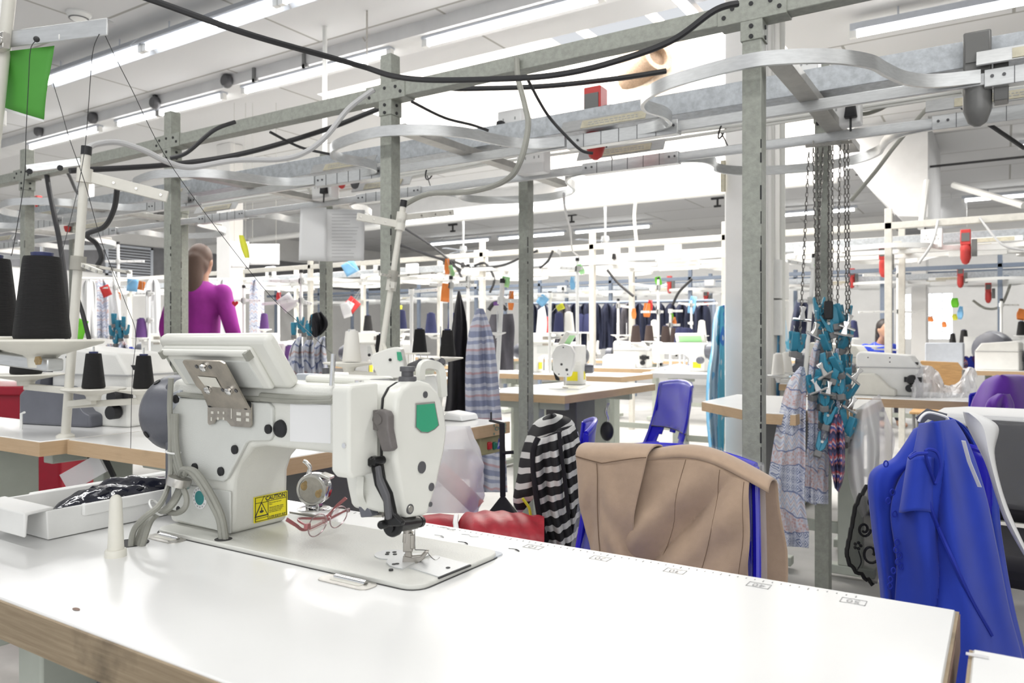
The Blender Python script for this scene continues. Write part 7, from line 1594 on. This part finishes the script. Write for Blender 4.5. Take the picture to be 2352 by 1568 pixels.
# coloured paper tags: (px, py, w, h, tilt, depth, material, label)
def ptag(px, py, w, h, t, d, m, lab, mk=False):
    bp = min(POLES, key=lambda q: math.hypot(q[0] - px, (q[1] - py + h * .4)) + 6 * abs(q[3] - d)); d = bp[3] - .03 if math.hypot(bp[0] - px, bp[1] - py) < 110 else d
    c, s_ = math.cos(t), math.sin(t)
    q = [at(px + x * c - y * s_, py + x * s_ + y * c, d=d + .02 * k) for k, (x, y) in enumerate(((-w / 2, -h / 2), (w / 2, -h / 2), (w / 2, h / 2), (-w / 2, h / 2)))]
    o = sheet(q, m, 'paper_tag', lab, 'paper tag', .01 * d / 4, nu=4, nv=4)
    e = (q[0] + q[1]) / 2
    if (e - bp[2]).length < .6: MB().tube([e - o.location, bp[2] - o.location], .0012, 5).build('string', 'cable_white', o)
    return o
for t in ((175, 755, 45, 50, .3, 3.0, 'paper_bright_green', 'bright green sheet behind the leaning pole, tilted'), (1025, 672, 22, 42, .1, 5.0, 'paper_orange', 'curled orange tag in front of the black gown'), (1027, 612, 9, 36, .0, 5.1, 'paper_orange', 'narrow orange tag above the curled orange one'), (1037, 622, 8, 26, -.2, 5.1, 'paper_pale_green', 'pale green strip beside the narrow orange tag'),
          (1161, 647, 18, 24, .2, 5.2, 'paper_pale_green', 'pale green tag on the stand beside the second green post'), (1174, 690, 9, 44, .05, 5.3, 'paper_orange', 'long pale orange tag hanging over the charcoal top'), (1246, 690, 20, 24, .7, 5.9, 'paper_blue', 'sky blue square tag right of the second green post'), (1287, 705, 17, 14, -.4, 6.2, 'paper_yellow', 'olive yellow tag above the navy cones'),
          (1334, 618, 10, 24, -.4, 5.9, 'paper_pale_green', 'pale green leaf shaped tag on the tall white stand'), (1315, 650, 8, 30, 0, 6.1, 'paper_blue', 'narrow blue tag left of the tall white stand'), (1512, 645, 12, 20, -.2, 7.1, 'paper_bright_green', 'green tag on the stand before the navy jackets'), (1486, 712, 14, 32, .05, 8, 'paper_orange', 'bigger orange tag left of the navy jackets stand'),
          (1456, 720, 7, 24, 0, 8, 'paper_orange', 'thin orange tag at the rear cream post'), (1493, 702, 9, 26, .1, 7.9, 'paper_red', 'round red and white tag beside the bigger orange tag'), (1549, 738, 5, 20, 0, 8.4, 'paper_orange', 'tiny orange tag on the U shaped stand'), (1543, 727, 6, 14, 0, 8.4, 'paper_bright_green', 'tiny green tag on the U shaped stand'),
          (1590, 700, 14, 40, .2, 8.3, 'paper_blue', 'light blue tag left of the blue dress'), (1886, 603, 18, 16, 0, 4.5, 'paper_pale_green', 'upper pale green tag behind the chains'), (1882, 615, 24, 14, 0, 4.5, 'paper_bright_green', 'lower green tag behind the chains'), (2193, 695, 14, 22, 0, 8.9, 'paper_bright_green', 'green tag right of the window'),
          (2193, 728, 8, 14, 0, 8.9, 'paper_yellow', 'yellow tag under the green one by the window'), (2206, 718, 8, 30, .1, 8.8, 'paper_blue', 'white and blue curved tag right of the window'), (2346, 722, 16, 26, .2, 8.5, 'paper_orange', 'orange tag at the right edge of the picture'), (2138, 733, 9, 12, 0, 12.6, 'paper_orange', 'orange note at the left of the window'), (2169, 745, 7, 14, 0, 12.6, 'paper_orange', 'orange note on the window pane'),
          (243, 668, 22, 26, -.4, 5.0, 'paper_red', 'red tag far left beside the leaning pole'), (271, 680, 12, 18, 0, 5.3, 'paper_orange', 'orange tag far left on the thin stand'), (325, 656, 16, 20, .2, 5.6, 'paper_orange', 'orange tag left of the magenta person'), (304, 655, 26, 28, .1, 5.8, 'paper_blue', 'light blue tag left of the magenta person'), (804, 615, 32, 30, -.5, 3.6, 'paper_blue', 'blue and white folded tag under the hanging paper'),
          (808, 700, 30, 30, .7, 4.3, 'paper_red', 'red square tag left of the thick green post'), (802, 702, 18, 20, .5, 4.25, 'paper_white', 'white slip on the red square tag'), (795, 712, 20, 34, -.3, 4.4, 'paper_white', 'white slip with a curl under the red tag'), (660, 695, 34, 36, -.6, 5.6, 'paper_white', 'white sheet of paper on the stand behind the control panel'), (640, 680, 9, 18, .1, 5.5, 'paper_red', 'small red tag behind the white sheet'),
          (896, 700, 26, 30, 0, 7.6, 'paper_yellow', 'yellow green vest like tag right of the thick green post'), (908, 712, 30, 24, .1, 7.7, 'paper_yellow', 'yellow green tag beside the cream stand'), (1284, 578, 10, 10, .4, 6.3, 'paper_white', 'small white tag on the rear beam')):
    ptag(*t)
hp = thing('paper_heart', 'red paper heart hanging right of the magenta person', 'paper tag', at(540, 697, d=5.2), TH)
hpts = [(.022 * 16 * math.sin(t) ** 3 / 16, .022 * (13 * math.cos(t) - 5 * math.cos(2 * t) - 2 * math.cos(3 * t) - math.cos(4 * t)) / 16) for t in [k * .2094 for k in range(30)]]
MB().prism(hpts, -.001, .001, 1).build('heart', 'heart_red', hp)
MB().tube([(0, 0, .012), (0, 0, .09)], .001, 5).build('heart_string', 'cable_white', hp)
# odds and ends
tag(MB().box(tuple(at(1190, 1000, d=4.6) - Vector((.02, .02, .7))), tuple(at(1190, 1000, d=4.6) + Vector((.02, .02, .3)))).build('steel_upright', 'leg_green'), 'pale grey upright under the middle table beyond the strap', 'upright')
kl = thing('knee_lifter', 'black oval knee pad on a bent chrome rod under the yellow sticker machine', 'knee lifter', at(1392, 990, d=4.3), world=True)
MB().tube([at(x, y, d=4.3) for x, y in ((1398, 925), (1392, 945), (1396, 962), (1394, 980))], .008, 8, smooth=4).build('rod', 'chrome', kl)
MB().ball(at(1394, 990, d=4.3), (.04, .025, .055), 16, 12).build('knee_pad', 'black', kl)
bk_ = thing('storage_bin', 'grey wire basket leaning under the far left table', 'basket', at(215, 1070, d=2.3), world=True)
MB().bar(at(150, 1110, d=2.3), at(235, 1062, d=2.3), .01, .06).build('bin_side', 'milky_film', bk_)
for k, (a, b_) in enumerate((((205, 1045), (225, 1085)), ((238, 1045), (262, 1095)))): tag(MB().bar(at(*a, d=2.4), at(*b_, d=2.4), .012, .012).build('table_strut', 'black'), 'black strut under the table behind the machine motor, %s one' % ('left', 'right')[k], 'strut')
# ------------------------------------------------------------------ people
def blob(parts, name, m, par, vox=.014, sm_=6):
    """one continuous surface grown from overlapping ellipsoids and tapered limbs"""
    b = MB()
    for p in parts:
        if p[0] == 'e': b.ball(p[1], p[2], 20, 14, 0, p[3] if len(p) > 3 else None)
        else:
            pts, rs = p[1], p[2]; n = len(pts) - 1
            S = spline(pts, 5); 
            def rad(t, rs=rs, n=n): i = min(n - 1, int(t * n)); f = t * n - i; return rs[i] * (1 - f) + rs[i + 1] * f
            b.tube(S, rad, 14); b.ball(pts[0], rs[0], 12, 8); b.ball(pts[-1], rs[-1], 12, 8)
    o = b.build(name, m, par, sharp=180)
    q = o.modifiers.new('skin', 'REMESH'); q.mode = 'VOXEL'; q.voxel_size = vox; q.use_smooth_shade = True
    q = o.modifiers.new('soft', 'SMOOTH'); q.iterations = sm_; q.factor = .5
    return o
def hand(c, fwd, side, s, parts):
    """palm, four unequal bent fingers and a thumb from the side of the palm"""
    c, fwd, side = Vector(c), Vector(fwd).normalized(), Vector(side).normalized(); nrm = fwd.cross(side)
    parts.append(('e', c + fwd * .04, (.042, .042, .024)))
    for k, L in enumerate((.068, .078, .072, .056)):
        r0 = c + fwd * .078 + side * (-.028 + k * .0185); parts.append(('t', [r0 - fwd * .02, r0 + fwd * L * .45 - nrm * .004, r0 + fwd * L * .8 - nrm * .018, r0 + fwd * L * .95 - nrm * .036], [.0095, .009, .008, .007]))
    t0 = c + fwd * .025 - side * .034; parts.append(('t', [t0, t0 + fwd * .03 - side * .022, t0 + fwd * .056 - side * .026 - nrm * .012], [.012, .010, .008]))
def person(lab, loc, rz, seated, top, hair, hairlen):
    o = thing('person', lab, 'person', loc, rz)
    hip = .50 if seated else .93; ly = 0; lean = .30 if seated else .03
    sh = hip + (.46 if seated else .50); nk = sh + .06; hd = nk + .15
    cy = -lean * .55; cyh = -lean * .95
    parts = [('e', (0, 0, hip), (.165, .115, .12)), ('t', [(0, 0, hip), (0, cy * .5, hip + .2), (0, cy, sh - .08)], [.13, .125, .135]), ('e', (0, cy, sh - .06), (.20, .105, .10)),
             ('t', [(0, cy, sh), (0, cyh * .95, nk + .05)], [.062, .052]), ('e', (0, cyh - .005, hd), (.074, .092, .112)), ('e', (0, cyh - .04, hd - .055), (.052, .055, .06)),
             ('e', (0, cyh - .098, hd - .018), (.012, .018, .02)), ('e', (.075, cyh, hd - .01), (.012, .02, .03)), ('e', (-.075, cyh, hd - .01), (.012, .02, .03))]
    for s in (-1, 1):
        if seated:
            el = (s * .25, cy - .12, sh - .24); wr = (s * .12, cy - .34, sh - .22)
            parts += [('t', [(s * .09, 0, hip), (s * .12, -.40, hip + .02), (s * .12, -.42, hip - .02)], [.095, .07, .066]), ('t', [(s * .12, -.42, hip - .02), (s * .12, -.40, .08)], [.062, .042]), ('e', (s * .12, -.46, .04), (.045, .11, .038))]
        else:
            el = (s * .26, cy + .02, sh - .30); wr = (s * .24, cy - .16, sh - .48)
            parts += [('t', [(s * .09, 0, hip - .02), (s * .10, -.01, hip * .52), (s * .10, .02, .09)], [.10, .068, .045]), ('e', (s * .10, -.05, .04), (.045, .12, .038))]
        parts.append(('t', [(s * .175, cy, sh - .03), el, wr], [.058, .042, .03]))
        d_ = (Vector(wr) - Vector(el)).normalized(); hand(Vector(wr), d_, (s, 0, 0), 1, parts)
    blob(parts, 'body', 'skin', o)
    # clothing: top and trousers a little outside the body
    tp_ = [('t', [(0, 0, hip - .02), (0, cy * .5, hip + .2), (0, cy, sh - .08)], [.150, .143, .15]), ('e', (0, 0, hip - .02), (.185, .135, .12)), ('e', (0, cy, sh - .06), (.215, .12, .105))]
    for s in (-1, 1):
        el = (s * .25, cy - .12, sh - .24) if seated else (s * .26, cy + .02, sh - .30); wr = (s * .12, cy - .34, sh - .22) if seated else (s * .24, cy - .16, sh - .48)
        e2 = Vector(el).lerp(Vector(wr), .75); tp_.append(('t', [(s * .175, cy, sh - .03), el, tuple(e2)], [.070, .056, .046]))
    blob(tp_, 'top', top, o)
    tr_ = [('e', (0, 0, hip - .03), (.175, .125, .11))]
    for s in (-1, 1):
        tr_ += [('t', [(s * .09, 0, hip), (s * .12, -.40, hip + .02), (s * .12, -.42, hip - .02)], [.105, .082, .078]), ('t', [(s * .12, -.42, hip - .02), (s * .12, -.40, .12)], [.074, .058])] if seated else [('t', [(s * .09, 0, hip - .02), (s * .10, -.01, hip * .52), (s * .10, .02, .12)], [.112, .08, .06])]
    blob(tr_, 'trousers', 'trousers', o)
    hp_ = [('e', (0, cyh + .018, hd + .03), (.086, .096, .1)), ('e', (0, cyh + .05, hd - .03), (.08, .07, .09))]
    if hairlen: hp_.append(('t', [(0, cyh + .07, hd), (0, cyh + .10, hd - .15), (0, cyh + .10, hd - .15 - hairlen)], [.07, .06, .03]))
    blob(hp_, 'hair', hair, o, .012, 4)
    for s in (-1, 1): MB().ball((s * .03, cyh - .088, hd + .005), (.011, .006, .007), 10, 8).build('eye', 'eye', o)
    MB().ball((0, cyh - .092, hd - .065), (.022, .008, .007), 10, 8).build('mouth', 'lips', o)
    return o
mat('hair_brown', (.10, .06, .045), .55)
q = at(458, 700, d=5.72)
person('person in a magenta top standing behind the left green posts', (q.x, q.y, 0), R(205), False, 'magenta_cloth', 'hair_brown', .18)
q = at(2004, 780, d=9.6)
person('person in a blue top with dark hair bent over a rear machine at the right', (q.x, q.y, 0), R(35), True, 'royal_cloth', 'hair_dark', .06)
st_ = thing('stool', 'dark stool under the person in blue at the right', 'stool', (q.x, q.y, 0), R(35))
MB().lathe([(.18, .355), (.18, .385), (0, .385)], 20).build('seat', 'leg_dark', st_)
for k in range(4): MB().tube([(.12 * math.cos(k * 1.571 + .785), .12 * math.sin(k * 1.571 + .785), .355), (.18 * math.cos(k * 1.571 + .785), .18 * math.sin(k * 1.571 + .785), 0)], .012, 8).build('leg', 'leg_dark', st_)
for o in bpy.data.objects:
    for k in ('_w', '_o'):
        if k in o: del o[k]
